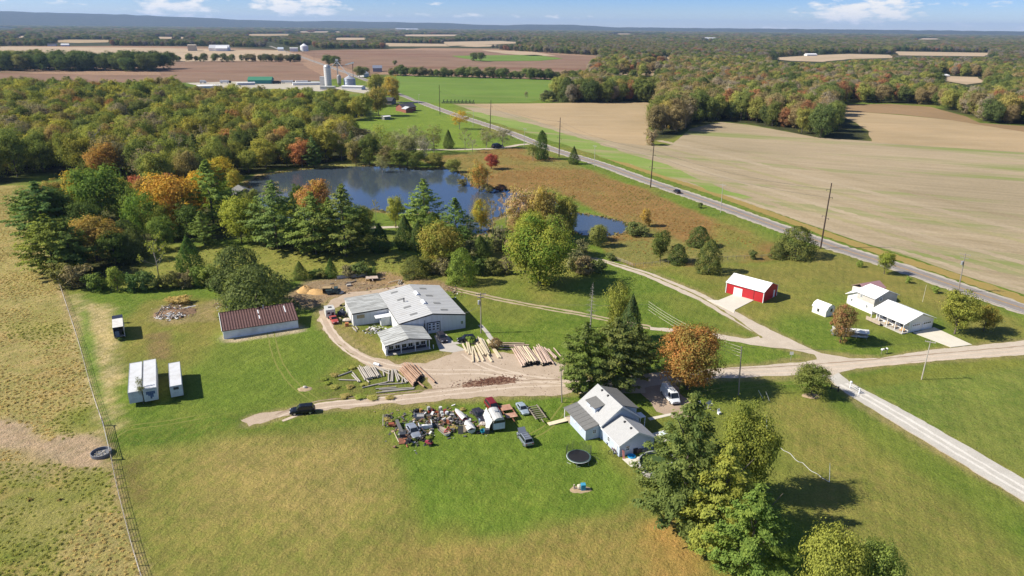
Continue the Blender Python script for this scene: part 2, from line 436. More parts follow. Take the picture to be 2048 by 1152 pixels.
# broomsedge meadow round the pond
region([(840, 318), (960, 300), (1040, 296), (1120, 318), (1300, 384), (1420, 438), (1560, 495), (1600, 512), (1510, 522), (1290, 536), (1225, 515), (1195, 470), (1230, 435), (1160, 405), (1100, 380), (1010, 385), (900, 345)], RED_A, RED_B, 2.0, 3.5, 9)
_bs = gp([(840, 318), (960, 300), (1040, 296), (1120, 318), (1300, 384), (1420, 438), (1560, 495), (1600, 512), (1510, 522), (1290, 536), (1225, 515), (1195, 470), (1230, 435), (1160, 405), (1100, 380), (1010, 385), (900, 345)])
put((sdf(_bs, X, Y) > 0) * np.clip((fbm(X, Y, 30, 45) - .49) * 6, 0, 1) * .88, lin(.19, .17, .05), lin(.155, .172, .045))
region([(860, 318), (1010, 305), (1080, 330), (900, 335)], lin(.18, .18, .045), lin(.21, .17, .055), 5, 5, 14, amt=.6)
region([(1440, 450), (1530, 480), (1520, 505), (1410, 490)], lin(.14, .17, .03), lin(.17, .17, .04), 3, 3, 8, amt=.7)
# dark floor of the near woods, shade under the trees put into its colour
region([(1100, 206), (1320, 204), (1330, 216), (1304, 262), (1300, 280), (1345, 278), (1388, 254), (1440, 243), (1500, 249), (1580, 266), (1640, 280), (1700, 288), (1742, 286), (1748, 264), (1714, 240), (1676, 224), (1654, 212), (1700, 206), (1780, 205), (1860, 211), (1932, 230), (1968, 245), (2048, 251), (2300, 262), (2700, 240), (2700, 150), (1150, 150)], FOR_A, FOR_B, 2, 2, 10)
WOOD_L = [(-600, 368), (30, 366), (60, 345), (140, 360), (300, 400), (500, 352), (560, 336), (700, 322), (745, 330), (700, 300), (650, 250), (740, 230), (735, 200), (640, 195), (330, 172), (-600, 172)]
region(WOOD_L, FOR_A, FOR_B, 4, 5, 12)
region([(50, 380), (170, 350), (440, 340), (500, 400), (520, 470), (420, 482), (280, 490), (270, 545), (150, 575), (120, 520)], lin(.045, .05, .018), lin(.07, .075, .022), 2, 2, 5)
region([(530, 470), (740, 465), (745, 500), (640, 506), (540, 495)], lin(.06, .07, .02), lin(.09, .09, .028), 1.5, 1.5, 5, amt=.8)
for pts in ([(1290, 535), (1400, 580), (1540, 655), (1640, 702), (1760, 712), (1860, 696), (2048, 676), (2200, 655), (2200, 705), (2048, 716), (1840, 728), (1745, 740), (1680, 750), (1800, 818), (2048, 962), (2048, 1010), (1890, 918), (1720, 818), (1650, 760), (1440, 764), (1300, 782), (1300, 745), (1500, 728), (1610, 712), (1560, 698), (1420, 668), (1420, 660), (1520, 676)],
            [(480, 852), (486, 834), (640, 800), (820, 784), (866, 770), (740, 738), (694, 710), (632, 652), (626, 622), (660, 596), (760, 575), (812, 562), (836, 578), (770, 594), (670, 622), (660, 640), (740, 708), (800, 724), (918, 694), (965, 702), (1085, 706), (1140, 728), (1196, 764), (1190, 792), (940, 804), (640, 826), (580, 836), (500, 858)]):
    region(pts, lin(.26, .205, .10), lin(.20, .18, .06), .5, .9, 1.8, amt=.75)
# pond margin
PONDS = [[(492, 366), (520, 352), (600, 340), (700, 333), (770, 332), (850, 340), (905, 338), (930, 352), (950, 372), (1005, 378), (1060, 392), (1150, 412), (1100, 430), (1020, 425), (985, 440), (975, 470), (930, 470), (860, 425), (800, 430), (745, 420), (700, 445), (560, 440), (500, 400)],
         [(1135, 424), (1160, 427), (1200, 433), (1256, 446), (1252, 466), (1210, 474), (1165, 470), (1130, 455)]]
for P_ in PONDS:
    cx = sum(p[0] for p in P_) / len(P_); cy = sum(p[1] for p in P_) / len(P_)
    region([(cx + (a - cx) * 1.025, cy + (b - cy) * 1.07) for a, b in P_], lin(.30, .225, .125), lin(.20, .17, .06), .8, 1, 4)
region([(490, 372), (500, 358), (620, 330), (720, 322), (735, 332), (600, 344), (520, 358)], lin(.235, .22, .075), lin(.20, .20, .055), 1, 1.2, 5)

A *= 1.12; B *= 1.12
me = bpy.data.meshes.new('ground')
Z = np.zeros(len(X))
Z += np.where(dist < 1500, 0, 0)
me.vertices.add(len(X)); me.vertices.foreach_set('co', np.stack([X, Y, Z], 1).ravel())
ii = np.arange(NXg * NYg).reshape(NYg, NXg)
q = np.stack([ii[:-1, :-1], ii[:-1, 1:], ii[1:, 1:], ii[1:, :-1]], -1).reshape(-1, 4)
me.loops.add(q.size); me.loops.foreach_set('vertex_index', q.ravel().astype(np.int32))
me.polygons.add(len(q)); me.polygons.foreach_set('loop_start', (np.arange(len(q)) * 4).astype(np.int32))
me.update(calc_edges=True)
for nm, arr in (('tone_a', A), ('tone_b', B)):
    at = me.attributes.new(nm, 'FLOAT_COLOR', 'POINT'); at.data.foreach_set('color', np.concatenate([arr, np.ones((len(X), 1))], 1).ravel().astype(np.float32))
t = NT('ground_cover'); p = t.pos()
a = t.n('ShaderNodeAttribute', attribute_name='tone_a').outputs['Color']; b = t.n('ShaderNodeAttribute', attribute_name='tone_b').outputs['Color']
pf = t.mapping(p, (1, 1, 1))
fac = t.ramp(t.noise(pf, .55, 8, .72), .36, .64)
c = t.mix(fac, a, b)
fine = t.noise(pf, 3.2, 5, .75)
c = t.mix(1.0, c, t.mix(t.ramp(fine, .28, .72), (.58, .61, .57), (1.38, 1.34, 1.34)), 'MULTIPLY')
c = t.mix(1.0, c, t.mix(t.ramp(t.noise(pf, .16, 5, .7), .32, .68), (.80, .84, .80), (1.2, 1.14, 1.16)), 'MULTIPLY')
mw = t.n('ShaderNodeTexWave', wave_type='BANDS', bands_direction='X'); t.l(t.mapping(pf, (1, 1, 1), (0, 0, R(24))), mw.inputs['Vector'])
mw.inputs['Scale'].default_value = .16; mw.inputs['Distortion'].default_value = 2.2; mw.inputs['Detail'].default_value = 3; mw.inputs['Detail Scale'].default_value = .5
c = t.mix(1.0, c, t.mix(mw.outputs[0], (.95, .96, .95), (1.05, 1.04, 1.05)), 'MULTIPLY')
spk = t.ramp(t.noise(pf, 1.1, 6, .8), .60, .72)
c = t.mix(t.math('MULTIPLY', spk, .32), c, t.mix(1.0, c, (1.8, 1.55, 1.5), 'MULTIPLY'))
big = t.noise(pf, .045, 4, .6)
c = t.mix(1.0, c, t.mix(t.ramp(big, .3, .7), (.88, .92, .9), (1.1, 1.06, 1.08)), 'MULTIPLY')
h = t.math('ADD', t.noise(pf, 2.4, 6, .7), t.math('MULTIPLY', t.noise(pf, .5, 4, .6), 1.6))
me.materials.append(t.out(t.principled(c, .95, 0, t.bump(h, .9, .35), .1)))
tag(link('ground', me), kind='structure')

# ---------------------------------------------------------------- sheets: fields, roads, water
def densify(pts, step):
    out = []
    n = len(pts)
    for i in range(n):
        a = Vector(pts[i]); b = Vector(pts[(i + 1) % n]); k = max(1, min(400, int((b - a).length / step)))
        for j in range(k): out.append(a + (b - a) * (j / k))
    return out
def sheet(name, pts, z, material, step=1.0, jit=.25, js=1.5, world=False, seed=60, smooth=False):
    P_ = [Vector((p[0], p[1])) for p in (pts if world else gp(pts))]
    if smooth:
        n = len(P_); o = []
        for i in range(n):
            p0, p1, p2, p3 = P_[i - 1], P_[i], P_[(i + 1) % n], P_[(i + 2) % n]
            for k in range(6):
                s = k / 6; o.append(.5 * ((2 * p1) + (p2 - p0) * s + (2 * p0 - 5 * p1 + 4 * p2 - p3) * s * s + (3 * p1 - p0 - 3 * p2 + p3) * s ** 3))
        P_ = o
    D = densify(P_, step)
    xa = np.array([p.x for p in D]); ya = np.array([p.y for p in D])
    xa = xa + (vnoise(xa, ya, js, seed) - .5) * 2 * jit + (vnoise(xa, ya, js * 4, seed + 1) - .5) * 2 * jit
    ya = ya + (vnoise(xa, ya, js, seed + 2) - .5) * 2 * jit + (vnoise(xa, ya, js * 4, seed + 3) - .5) * 2 * jit
    from mathutils.geometry import delaunay_2d_cdt
    v2 = [Vector((x, y)) for x, y in zip(xa, ya)]; n = len(v2)
    vs_, es_, fs_, _a, _b, _c = delaunay_2d_cdt(v2, [], [list(range(n))], 1, 1e-6)
    me = bpy.data.meshes.new(name); me.from_pydata([(v.x, v.y, z) for v in vs_], [], [f for f in fs_]); me.materials.append(material); me.update()
    for pl in me.polygons:
        if pl.normal.z < 0: pl.flip()
    return tag(link(name, me), kind='structure')
def strip(name, line, width, z, material, world=False, jit=.0, kind='structure', off=0.0, js=2.0, widths=None):
    """a ribbon along a line of pixels, smoothed; off shifts it sideways"""
    L = [Vector((p[0], p[1])) for p in (line if world else gp(line))]
    o = []
    for i in range(len(L) - 1):
        p0 = L[max(i - 1, 0)]; p1, p2 = L[i], L[i + 1]; p3 = L[min(i + 2, len(L) - 1)]
        k = max(2, min(60, int((p2 - p1).length / 1.2)))
        for j in range(k):
            s = j / k; o.append(.5 * ((2 * p1) + (p2 - p0) * s + (2 * p0 - 5 * p1 + 4 * p2 - p3) * s * s + (3 * p1 - p0 - 3 * p2 + p3) * s ** 3))
    o.append(L[-1]); v, f = [], []
    for i, p in enumerate(o):
        d = (o[min(i + 1, len(o) - 1)] - o[max(i - 1, 0)]).normalized(); nr = Vector((-d.y, d.x))
        w = width if widths is None else widths[0] + (widths[1] - widths[0]) * i / (len(o) - 1)
        j1 = (random.random() - .5) * 2 * jit; j2 = (random.random() - .5) * 2 * jit
        a_, b_ = p + nr * (off + w / 2 + j1), p + nr * (off - w / 2 + j2)
        v += [(a_.x, a_.y, z), (b_.x, b_.y, z)]
        if i: f.append((2 * i - 2, 2 * i - 1, 2 * i + 1, 2 * i))
    me = bpy.data.meshes.new(name); me.from_pydata(v, [], f); me.materials.append(material); me.update()
    for pl in me.polygons:
        if pl.normal.z < 0: pl.flip()
    return tag(link(name, me), kind=kind)

def crop_mat(name, a, b, rowdir, green=None, gamt=.5, rows=.35, gs=.02):
    t = NT(name); p = t.pos()
    st = t.mapping(p, (1, 1, 1), (0, 0, R(rowdir)))
    sx = t.mapping(st, (.012, .30, 1)); n_ = t.noise(sx, 1.0, 8, .76)
    c = t.mix(t.ramp(n_, .36, .64), a, b)
    f = t.noise(p, .9, 5, .75)
    c = t.mix(1.0, c, t.mix(t.ramp(f, .25, .75), (.80, .80, .80), (1.2, 1.2, 1.2)), 'MULTIPLY')
    bg_ = t.noise(p, .012, 5, .6)
    c = t.mix(1.0, c, t.mix(t.ramp(bg_, .35, .65), (.9, .9, .88), (1.12, 1.1, 1.1)), 'MULTIPLY')
    if green:
        s2 = t.mapping(st, (gs * .22, gs * 1.6, 1)); g_ = t.ramp(t.noise(s2, 1.0, 7, .66), .52, .66)
        c = t.mix(t.math('MULTIPLY', g_, gamt), c, green)
    return t.out(t.principled(c, .95, 0, t.bump(n_, rows, .2), .08))
TAN = crop_mat('bean_stubble', (.275, .222, .140), (.350, .285, .190), 22, (.17, .215, .055), .8)
TAN2 = crop_mat('bean_stubble_gold', (.315, .232, .130), (.375, .290, .178), 8)
CORN = crop_mat('corn_standing', (.22, .15, .085), (.27, .185, .10), 75)
BROWN = crop_mat('brown_stubble', (.175, .108, .072), (.245, .165, .112), 3, (.16, .075, .045), .7, gs=.008)
PALE = crop_mat('pale_field', (.35, .27, .18), (.42, .325, .22), 5)
HAY = crop_mat('green_field', (.105, .175, .030), (.14, .21, .040), 12, (.18, .21, .06), .4)
BRIGHT = crop_mat('green_cover_strip', (.15, .235, .045), (.215, .265, .075), 22, (.31, .25, .14), .85, gs=.06)
ROADLINE = [(3600, 1150), (2900, 910), (2500, 773), (2200, 670), (2048, 618), (1920, 576), (1790, 532), (1640, 484), (1420, 405), (1300, 364), (1200, 328), (1100, 297), (1010, 262), (930, 236), (880, 219), (840, 204), (800, 188), (742, 164), (700, 148), (660, 134), (600, 113), (540, 92)]
sheet('crop_field', [(3600, 1090), (2900, 866), (2500, 738), (2048, 590), (1800, 508), (1650, 460), (1430, 385), (1320, 350), (1215, 313), (1120, 284), (1060, 262), (990, 238), (930, 216), (905, 208), (1060, 207), (1290, 204), (1325, 215), (1300, 250), (1290, 276), (1310, 292), (1340, 290), (1380, 258), (1440, 244), (1500, 250), (1640, 276), (1740, 282), (1900, 283), (2048, 285), (2600, 330), (4200, 560)], .03, TAN, 6, .8, 9)
sheet('harvested_field', [(1660, 222), (1720, 224), (1800, 230), (1900, 240), (2048, 256), (2300, 275), (2500, 320), (2048, 305), (1900, 296), (1740, 284), (1738, 262), (1700, 240)], .06, TAN2, 8, 1.0, 12)
sheet('harvested_field', [(905, 208), (1060, 207), (1290, 204), (1325, 215), (1296, 255), (1288, 292), (1230, 285), (1120, 258), (1040, 232), (960, 214)], .06, TAN2, 8, 1.0, 12)
sheet('corn_field', [(1655, 214), (1700, 209), (1780, 208), (1860, 214), (1930, 232), (1960, 246), (2048, 252), (2300, 268), (2300, 280), (2048, 264), (1900, 240), (1800, 229), (1720, 224), (1668, 221)], .10, CORN, 8, .8, 12)
sheet('green_strip', [(926, 221), (962, 225), (1012, 237), (1090, 255), (1195, 287), (1290, 318), (1390, 352), (1500, 396), (1480, 398), (1370, 362), (1262, 334), (1172, 303), (1100, 282), (1044, 263), (980, 243), (945, 230)], .09, BRIGHT, 4, 2.2, 10)
sheet('green_field', [(775, 152), (850, 151), (1000, 156), (1172, 162), (1110, 178), (1090, 198), (1060, 205), (860, 206), (832, 200), (800, 186), (778, 165)], .10, HAY, 10, 1, 20)
sheet('brown_field', [(-300, 166), (0, 163), (120, 164), (300, 166), (560, 163), (640, 162), (655, 158), (600, 126), (460, 122), (320, 122), (320, 150), (200, 150), (0, 146), (-300, 146)], .10, BROWN, 14, 2, 30)
sheet('pale_field', [(-300, 110), (0, 108), (0, 93), (330, 96), (480, 100), (560, 101), (590, 108), (600, 120), (330, 124), (200, 122), (0, 120)], .25, PALE, 18, 3, 40)
sheet('brown_field', [(620, 101), (700, 99), (850, 101), (1000, 103), (1070, 107), (1205, 114), (1170, 142), (1130, 146), (900, 138), (800, 137), (742, 150), (690, 136), (640, 118), (600, 106)], .25, BROWN, 18, 3, 40)
sheet('green_field', [(900, 112), (1070, 110), (1130, 118), (1080, 122), (960, 123)], .5, HAY, 18, 4, 40)
sheet('pale_field', [(960, 100), (1070, 104), (1110, 112), (1060, 112), (1000, 107)], .5, PALE, 18, 3, 40)
for q_, m_ in (([(1530, 117), (1620, 111), (1700, 108), (1780, 110), (1790, 116), (1700, 118), (1640, 124), (1580, 122)], PALE), ([(1785, 103), (1980, 106), (1970, 113), (1800, 111)], PALE), ([(1880, 152), (1960, 155), (1975, 165), (1940, 170), (1890, 162)], PALE),
               ([(880, 84), (1000, 82), (1060, 86), (900, 92)], PALE), ([(760, 86), (890, 88), (900, 93), (780, 93)], PALE), ([(1280, 118), (1340, 114), (1340, 119), (1290, 122)], TAN2), ([(1240, 140), (1330, 142), (1310, 152), (1230, 150)], TAN2)):
    sheet('distant_field', q_, .4, m_, 20, 3, 40)

for i, (o_, w_) in enumerate(((-15, 3), (-22, 4), (-30, 3.5), (-39, 4), (-50, 5), (-63, 4), (-78, 5), (-95, 5))):
    strip('field_pass', ROADLINE[2:12], w_, .05, crop_mat('pass_%d' % (i % 3), *(((.30, .245, .16), (.365, .30, .205)), ((.255, .205, .125), (.325, .265, .17)), ((.25, .225, .115), (.315, .27, .15)))[i % 3], 22), jit=.5, off=o_)
def gravel_mat(name, a, b, spk=(.2, .16, .12), track=0):
    t = NT(name); p = t.pos()
    c = t.mix(t.ramp(t.noise(p, .35, 7, .7), .3, .7), a, b)
    c = t.mix(t.math('MULTIPLY', t.ramp(t.noise(p, .9, 8, .75), .56, .70), .55), c, spk)
    c = t.mix(1.0, c, t.mix(t.ramp(t.noise(p, 5, 3, .8), .25, .75), (.8, .8, .8), (1.2, 1.2, 1.2)), 'MULTIPLY')
    return t.out(t.principled(c, .95, 0, t.bump(t.noise(p, 2.5, 6, .75), .6, .12), .1))
GRAVEL = gravel_mat('yard_dirt', (.365, .285, .21), (.455, .365, .28), (.22, .155, .105))
GRAVEL_W = gravel_mat('white_gravel', (.41, .385, .34), (.50, .475, .425), (.31, .28, .23))
GRAVEL_R = gravel_mat('lane_gravel', (.42, .355, .28), (.51, .44, .36), (.31, .24, .17))
TRACKM = gravel_mat('track_dirt', (.34, .27, .17), (.42, .34, .23), (.17, .17, .05))
t = NT('asphalt'); p = t.pos()
c = t.mix(t.ramp(t.noise(p, .5, 6, .7), .3, .7), (.20, .18, .165), (.26, .235, .215))
ASPH = t.out(t.principled(c, .85, 0, t.bump(t.noise(p, 6, 4), .3, .03), .2))
LINEW = mat('road_paint_white', (.62, .60, .56), .7, var=.15); LINEY = mat('road_paint_yellow', (.50, .28, .07), .7, var=.15)
VERGE = gravel_mat('verge_stone', (.36, .31, .24), (.46, .41, .34), (.20, .19, .06))
strip('road_verge', ROADLINE, 8.8, .055, VERGE, jit=.5)
strip('road', ROADLINE, 6.6, .085, ASPH)
def marks(nm, off, m_, w=.16): strip(nm, ROADLINE[:16], w, .115, m_, off=off)
marks('road_marking', 2.95, LINEW); marks('road_marking', -2.95, LINEW); marks('road_marking', .16, LINEY); marks('road_marking', -.16, LINEY)
# the tawny grass bank along the far side of the road
strip('road_bank', [(3600, 1120), (2900, 888), (2500, 755), (2200, 655), (2048, 600), (1920, 556), (1790, 514), (1640, 464), (1430, 388), (1320, 352), (1215, 316)], 5.0, .075, gravel_mat('bank_grass', (.31, .215, .075), (.25, .20, .06), (.15, .16, .04)), jit=.5)
# unpaved lane through the frame
sheet('gravel_lane', [(2250, 660), (2048, 680), (1960, 690), (1860, 700), (1760, 716), (1700, 717), (1640, 706), (1590, 684), (1540, 660), (1470, 622), (1400, 585), (1300, 545), (1210, 520), (1150, 505), (1150, 508), (1210, 526), (1290, 553), (1390, 598), (1460, 638), (1520, 672), (1490, 678), (1420, 664), (1300, 654), (1300, 660), (1420, 674), (1500, 690), (1570, 697), (1628, 708), (1636, 719), (1600, 725), (1520, 731), (1440, 737), (1350, 742), (1280, 748), (1180, 768), (1160, 786), (1290, 786), (1290, 775), (1350, 764), (1440, 757), (1520, 753), (1600, 750), (1655, 755), (1672, 772), (1730, 812), (1800, 853), (1900, 915), (2048, 1004), (2200, 1095), (2200, 1040), (2048, 958), (1930, 890), (1830, 832), (1750, 790), (1700, 765), (1676, 745), (1740, 734), (1840, 722), (1950, 716), (2048, 710), (2250, 700)], .020, GRAVEL_R, 1.0, .22, 1.2)
sheet('gravel_yard', [(1290, 786), (1160, 786), (1060, 792), (940, 798), (800, 810), (700, 818), (640, 820), (580, 830), (500, 850), (488, 838), (520, 826), (600, 818), (640, 806), (720, 800), (820, 790), (872, 776), (862, 752), (800, 745), (740, 735), (700, 712), (668, 680), (640, 650), (632, 625), (660, 600), (690, 585), (760, 580), (810, 568), (830, 575), (770, 590), (690, 604), (664, 622), (654, 640), (690, 688), (730, 712), (790, 730), (850, 724), (890, 712), (915, 700), (960, 706), (1080, 710), (1130, 730), (1180, 762), (1190, 768)], .014, GRAVEL, .8, .75, 2.0)
sheet('white_gravel_drive', [(1676, 745), (1700, 765), (1750, 790), (1830, 832), (1930, 890), (2048, 958), (2200, 1044), (2700, 1330), (2700, 1390), (2200, 1092), (2048, 1002), (1900, 913), (1800, 851), (1730, 811), (1676, 773), (1658, 756)], .026, GRAVEL_W, .9, .15, 1.2)
for pts in ([(1300, 545), (1390, 592), (1470, 640), (1500, 690), (1440, 690), (1310, 660)],): pass
DRIVE2 = [(1262, 772), (1280, 750), (1350, 744), (1352, 768), (1366, 790), (1392, 812), (1384, 832), (1340, 836), (1312, 822), (1296, 800), (1280, 788)]
sheet('dirt_drive', DRIVE2, .017, gravel_mat('drive_dirt', (.33, .25, .185), (.40, .315, .24), (.20, .15, .09)), .8, .4, 1.5)
RUT = gravel_mat('wheel_rut', (.48, .39, .30), (.55, .46, .37), (.36, .27, .19)); RUTD = gravel_mat('damp_rut', (.27, .20, .14), (.34, .26, .19), (.18, .12, .08))
for i, ln in enumerate(([(560, 838), (640, 812), (760, 800), (900, 785), (1040, 770), (1180, 766), (1300, 756), (1440, 747), (1560, 742), (1660, 735), (1760, 727), (1900, 714), (2100, 696)], [(648, 636), (662, 664), (690, 694), (736, 721), (800, 738), (870, 744), (960, 744), (1060, 756), (1160, 768)], [(930, 706), (960, 726), (1010, 745), (1090, 762)])):
    for o_ in (-.85, .85): strip('wheel_rut', ln, .55, .0225 + i * .003, RUT, jit=.14, off=o_)
    if i == 0: strip('wheel_rut', ln, .35, .0315, RUTD, jit=.12, off=1.9)
for o_ in (-.75, .75): strip('wheel_rut', [(1686, 768), (1742, 800), (1815, 842), (1915, 903), (2048, 981), (2180, 1058), (2680, 1348)], .6, .034, gravel_mat('white_rut', (.54, .51, .46), (.62, .59, .54), (.42, .38, .32)), jit=.12, off=o_)
LAWNT = gravel_mat('pressed_grass', (.165, .185, .04), (.20, .20, .055), (.10, .15, .02))
for ln in ([(528, 612), (540, 660), (556, 720), (590, 770), (640, 806)], [(420, 830), (330, 846), (250, 858), (222, 880)], [(1140, 800), (1100, 850), (1062, 872)], [(1350, 800), (1440, 780), (1560, 766), (1650, 762)]):
    for o_ in (-.7, .7): strip('wheel_track', ln, .26, .006, LAWNT, jit=.1, off=o_)
# two-wheel track over the lawn
TR = [(905, 578), (960, 590), (1020, 603), (1090, 616), (1160, 628), (1230, 642), (1300, 655)]
strip('wheel_track', TR, .75, .018, TRACKM, jit=.2, off=.75); strip('wheel_track', TR, .75, .018, TRACKM, jit=.2, off=-.75)
LN = [(1524, 676), (1462, 632), (1395, 592), (1296, 549), (1212, 523), (1150, 506)]
GRM = gravel_mat('track_grass', (.16, .17, .04), (.22, .18, .06), (.30, .25, .14))
strip('wheel_track', LN, .55, .030, GRM, jit=.2)
strip('garden_path', [(960, 650), (972, 662), (985, 680), (1000, 694)], 1.0, .022, CONC, jit=.1)
for pts in ([(886, 688), (962, 676), (968, 679), (896, 692)],): sheet('kerb_strip', pts, .05, CONC, 1, .05)
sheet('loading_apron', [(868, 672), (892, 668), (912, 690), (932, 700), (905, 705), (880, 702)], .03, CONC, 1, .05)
# concrete at the red barn and white house
def slab(name, pts, z=.10):
    P_ = gp(pts); mb = MB(); n = len(P_)
    k = 0; mb.v = [(x, y, -.05) for x, y in P_] + [(x, y, z) for x, y in P_]
    mb.f = [tuple(range(n, 2 * n))] + [(i, (i + 1) % n, n + (i + 1) % n, n + i) for i in range(n)]; mb.mi = [0] * len(mb.f)
    me = mb.mesh(name, PALECONC)
    bm = bmesh.new(); bm.from_mesh(me); bmesh.ops.recalc_face_normals(bm, faces=bm.faces); bm.to_mesh(me); bm.free()
    return tag(link(name, me), kind='structure')
PALECONC = mat('new_concrete', (.58, .54, .46), .9, var=.05, scale=.5)
slab('barn_apron', [(1413, 600), (1437, 601), (1469, 588), (1509, 600), (1470, 620), (1468, 626), (1440, 612)])
slab('driveway', [(1826, 666), (1868, 655), (1944, 690), (1902, 695)])
slab('patio', [(1244, 918), (1292, 912), (1300, 920), (1276, 934), (1262, 934)], .06)
slab('garden_path', [(1295, 836), (1345, 826), (1350, 829), (1300, 841)], .04)
sheet('mow_line', [(1530, 640), (1532, 640), (1532, 641)], .003, GRM, 1, .01) if False else None
slab('patio', [(1302, 868), (1330, 860), (1345, 880), (1316, 886)], .06)
# water
t = NT('pond_water'); p = t.pos()
nz = t.noise(t.mapping(p, (1, 2.2, 1)), .9, 5, .6)
WATER = t.out(t.principled((.050, .068, .090), .09, 0, t.bump(nz, .08, .06), .55))
for P_ in PONDS: sheet('pond', P_, .035, WATER, 1.5, .35, 3)
# bark litter on the yard, oil-dark stain by the poles
t = NT('bark_litter'); p = t.pos()
c = t.mix(t.ramp(t.noise(p, 1.2, 7, .75), .35, .65), (.10, .045, .03), (.30, .20, .14))
BARKM = t.out(t.principled(c, .95, 0, t.bump(t.noise(p, 3, 5), .8, .1), .05))
sheet('bark_patch', [(918, 768), (960, 760), (1010, 753), (1036, 758), (1032, 766), (985, 772), (925, 776)], .040, BARKM, .6, .5, .8)
# ---------------------------------------------------------------- trees
def leaf_material():
    t = NT('leaves')
    ta = t.n('ShaderNodeAttribute', attribute_type='INSTANCER', attribute_name='tint').outputs['Color']
    tb = t.n('ShaderNodeAttribute', attribute_type='INSTANCER', attribute_name='tint2').outputs['Color']
    v = t.n('ShaderNodeAttribute', attribute_name='leafvar').outputs['Vector']
    s = t.n('ShaderNodeSeparateXYZ'); t.l(v, s.inputs[0])
    c = t.mix(s.outputs[0], ta, tb)                      # clump: first or second colour of the tree
    c = t.mix(1.0, c, t.mix(s.outputs[1], (.72, .75, .72), (1.30, 1.26, 1.2)), 'MULTIPLY')   # leaf to leaf
    b = t.n('ShaderNodeBsdfDiffuse'); t.l(c, b.inputs[0])
    tr = t.n('ShaderNodeBsdfTranslucent'); t.l(t.mix(1.0, c, (1.15, 1.15, .7), 'MULTIPLY'), tr.inputs[0])
    mx_ = t.n('ShaderNodeMixShader'); mx_.inputs[0].default_value = .38; t.l(b.outputs[0], mx_.inputs[1]); t.l(tr.outputs[0], mx_.inputs[2])
    return t.out(mx_.outputs[0])
LEAF = leaf_material()
BARK = mat('bark', (.13, .105, .085), .95, var=.25, scale=4)
BARKG = mat('bark_grey', (.27, .245, .22), .95, var=.2, scale=4)

def leaves_mesh(name, P_, N_, L_, W_, A_, clump, rg, extra=None):
    """a mesh of leaf sprays: centre, normal, length, width, long-axis hint; clump = 0..1 second-colour share"""
    n = len(P_)
    N_ = N_ / (np.linalg.norm(N_, axis=1, keepdims=True) + 1e-9)
    t = A_ - N_ * (A_ * N_).sum(1, keepdims=True); t /= (np.linalg.norm(t, axis=1, keepdims=True) + 1e-9)
    b = np.cross(N_, t)
    l = (L_[:, None] * t) / 2; w = (W_[:, None] * b) / 2
    V = np.stack([P_ - l, P_ + w * 1.0 - l * .1, P_ + l, P_ - w * 1.0 - l * .1], 1).reshape(-1, 3)
    me = bpy.data.meshes.new(name); nv = len(V)
    me.vertices.add(nv); me.vertices.foreach_set('co', V.ravel().astype(np.float32))
    me.loops.add(nv); me.loops.foreach_set('vertex_index', np.arange(nv, dtype=np.int32))
    me.polygons.add(n); me.polygons.foreach_set('loop_start', np.arange(n, dtype=np.int32) * 4)
    me.update(calc_edges=True)
    at = me.attributes.new('leafvar', 'FLOAT_VECTOR', 'POINT')
    vv = np.stack([np.clip(clump, 0, 1), rg.random(n), rg.random(n)], 1).repeat(4, 0)
    at.data.foreach_set('vector', vv.ravel().astype(np.float32)); me.materials.append(LEAF)
    return me
def rnd(rg, n): 
    v = rg.normal(size=(n, 3)); return v / np.linalg.norm(v, axis=1, keepdims=True)
def crown_broad(name, seed, lobes=9, clumps=110, per=60, leaf=.037, base=.16, top_heavy=.55, open_=.0):
    """broadleaf crown in a unit box: radius .5, height base..1"""
    rg = np.random.default_rng(seed); P_, N_, K_ = [], [], []
    Lc = []
    mid = (base + 1) / 2 + (top_heavy - .5) * .12
    Lc.append((np.array([0, 0, mid]), np.array([.35, .35, (1 - base) * .47])))
    for i in range(lobes):
        a = rg.uniform(0, 6.28) if i > 2 else i * 2.1; z = rg.uniform(-1.0, .85); q = rg.uniform(.16, .27) * math.sqrt(max(.15, 1 - z * z)) * 1.15
        Lc.append((np.array([math.cos(a) * q, math.sin(a) * q, mid + z * (1 - base) * .33]), np.array([rg.uniform(.15, .24)] * 2 + [rg.uniform(.14, .21)])))
    for c in range(clumps):
        ctr, rad = Lc[0] if rg.random() < .3 else Lc[rg.integers(1, len(Lc))]
        d = rnd(rg, 1)[0]; d[2] = abs(d[2]) * .95 if rg.random() < .5 else d[2]
        p = ctr + rad * d * (rg.uniform(.70, 1.08) if rg.random() < .85 else rg.uniform(1.05, 1.28))
        if p[2] < base * .7: continue
        n = max(4, int(per * rg.uniform(.55, 1.5) * (1 - open_)))
        s = rg.uniform(.034, .085)
        q = rg.normal(size=(n, 3)) * np.array([s, s, s * .62])
        P_.append(p + q); out = p - np.array([0, 0, mid - .08]); out /= np.linalg.norm(out) + 1e-6
        N_.append(out * .45 + np.array([0, 0, .35]) + q / s * .62 + rnd(rg, n) * .5); K_.append(np.full(n, np.clip(rg.normal(.42, .33), 0, 1)) + rg.normal(size=n) * .13)
    P_, N_, K_ = np.concatenate(P_), np.concatenate(N_), np.concatenate(K_); n = len(P_)
    r_ = np.hypot(P_[:, 0], P_[:, 1]); over = r_ > .53; P_[over, :2] *= (.53 / r_[over])[:, None]; P_[:, 2] = np.minimum(P_[:, 2], 1.0 + rg.normal(size=n) * .008)
    L_ = leaf * rg.uniform(.7, 1.4, n)
    return leaves_mesh(name, P_, N_, L_, L_ * rg.uniform(.6, .9, n), rnd(rg, n), K_, rg)
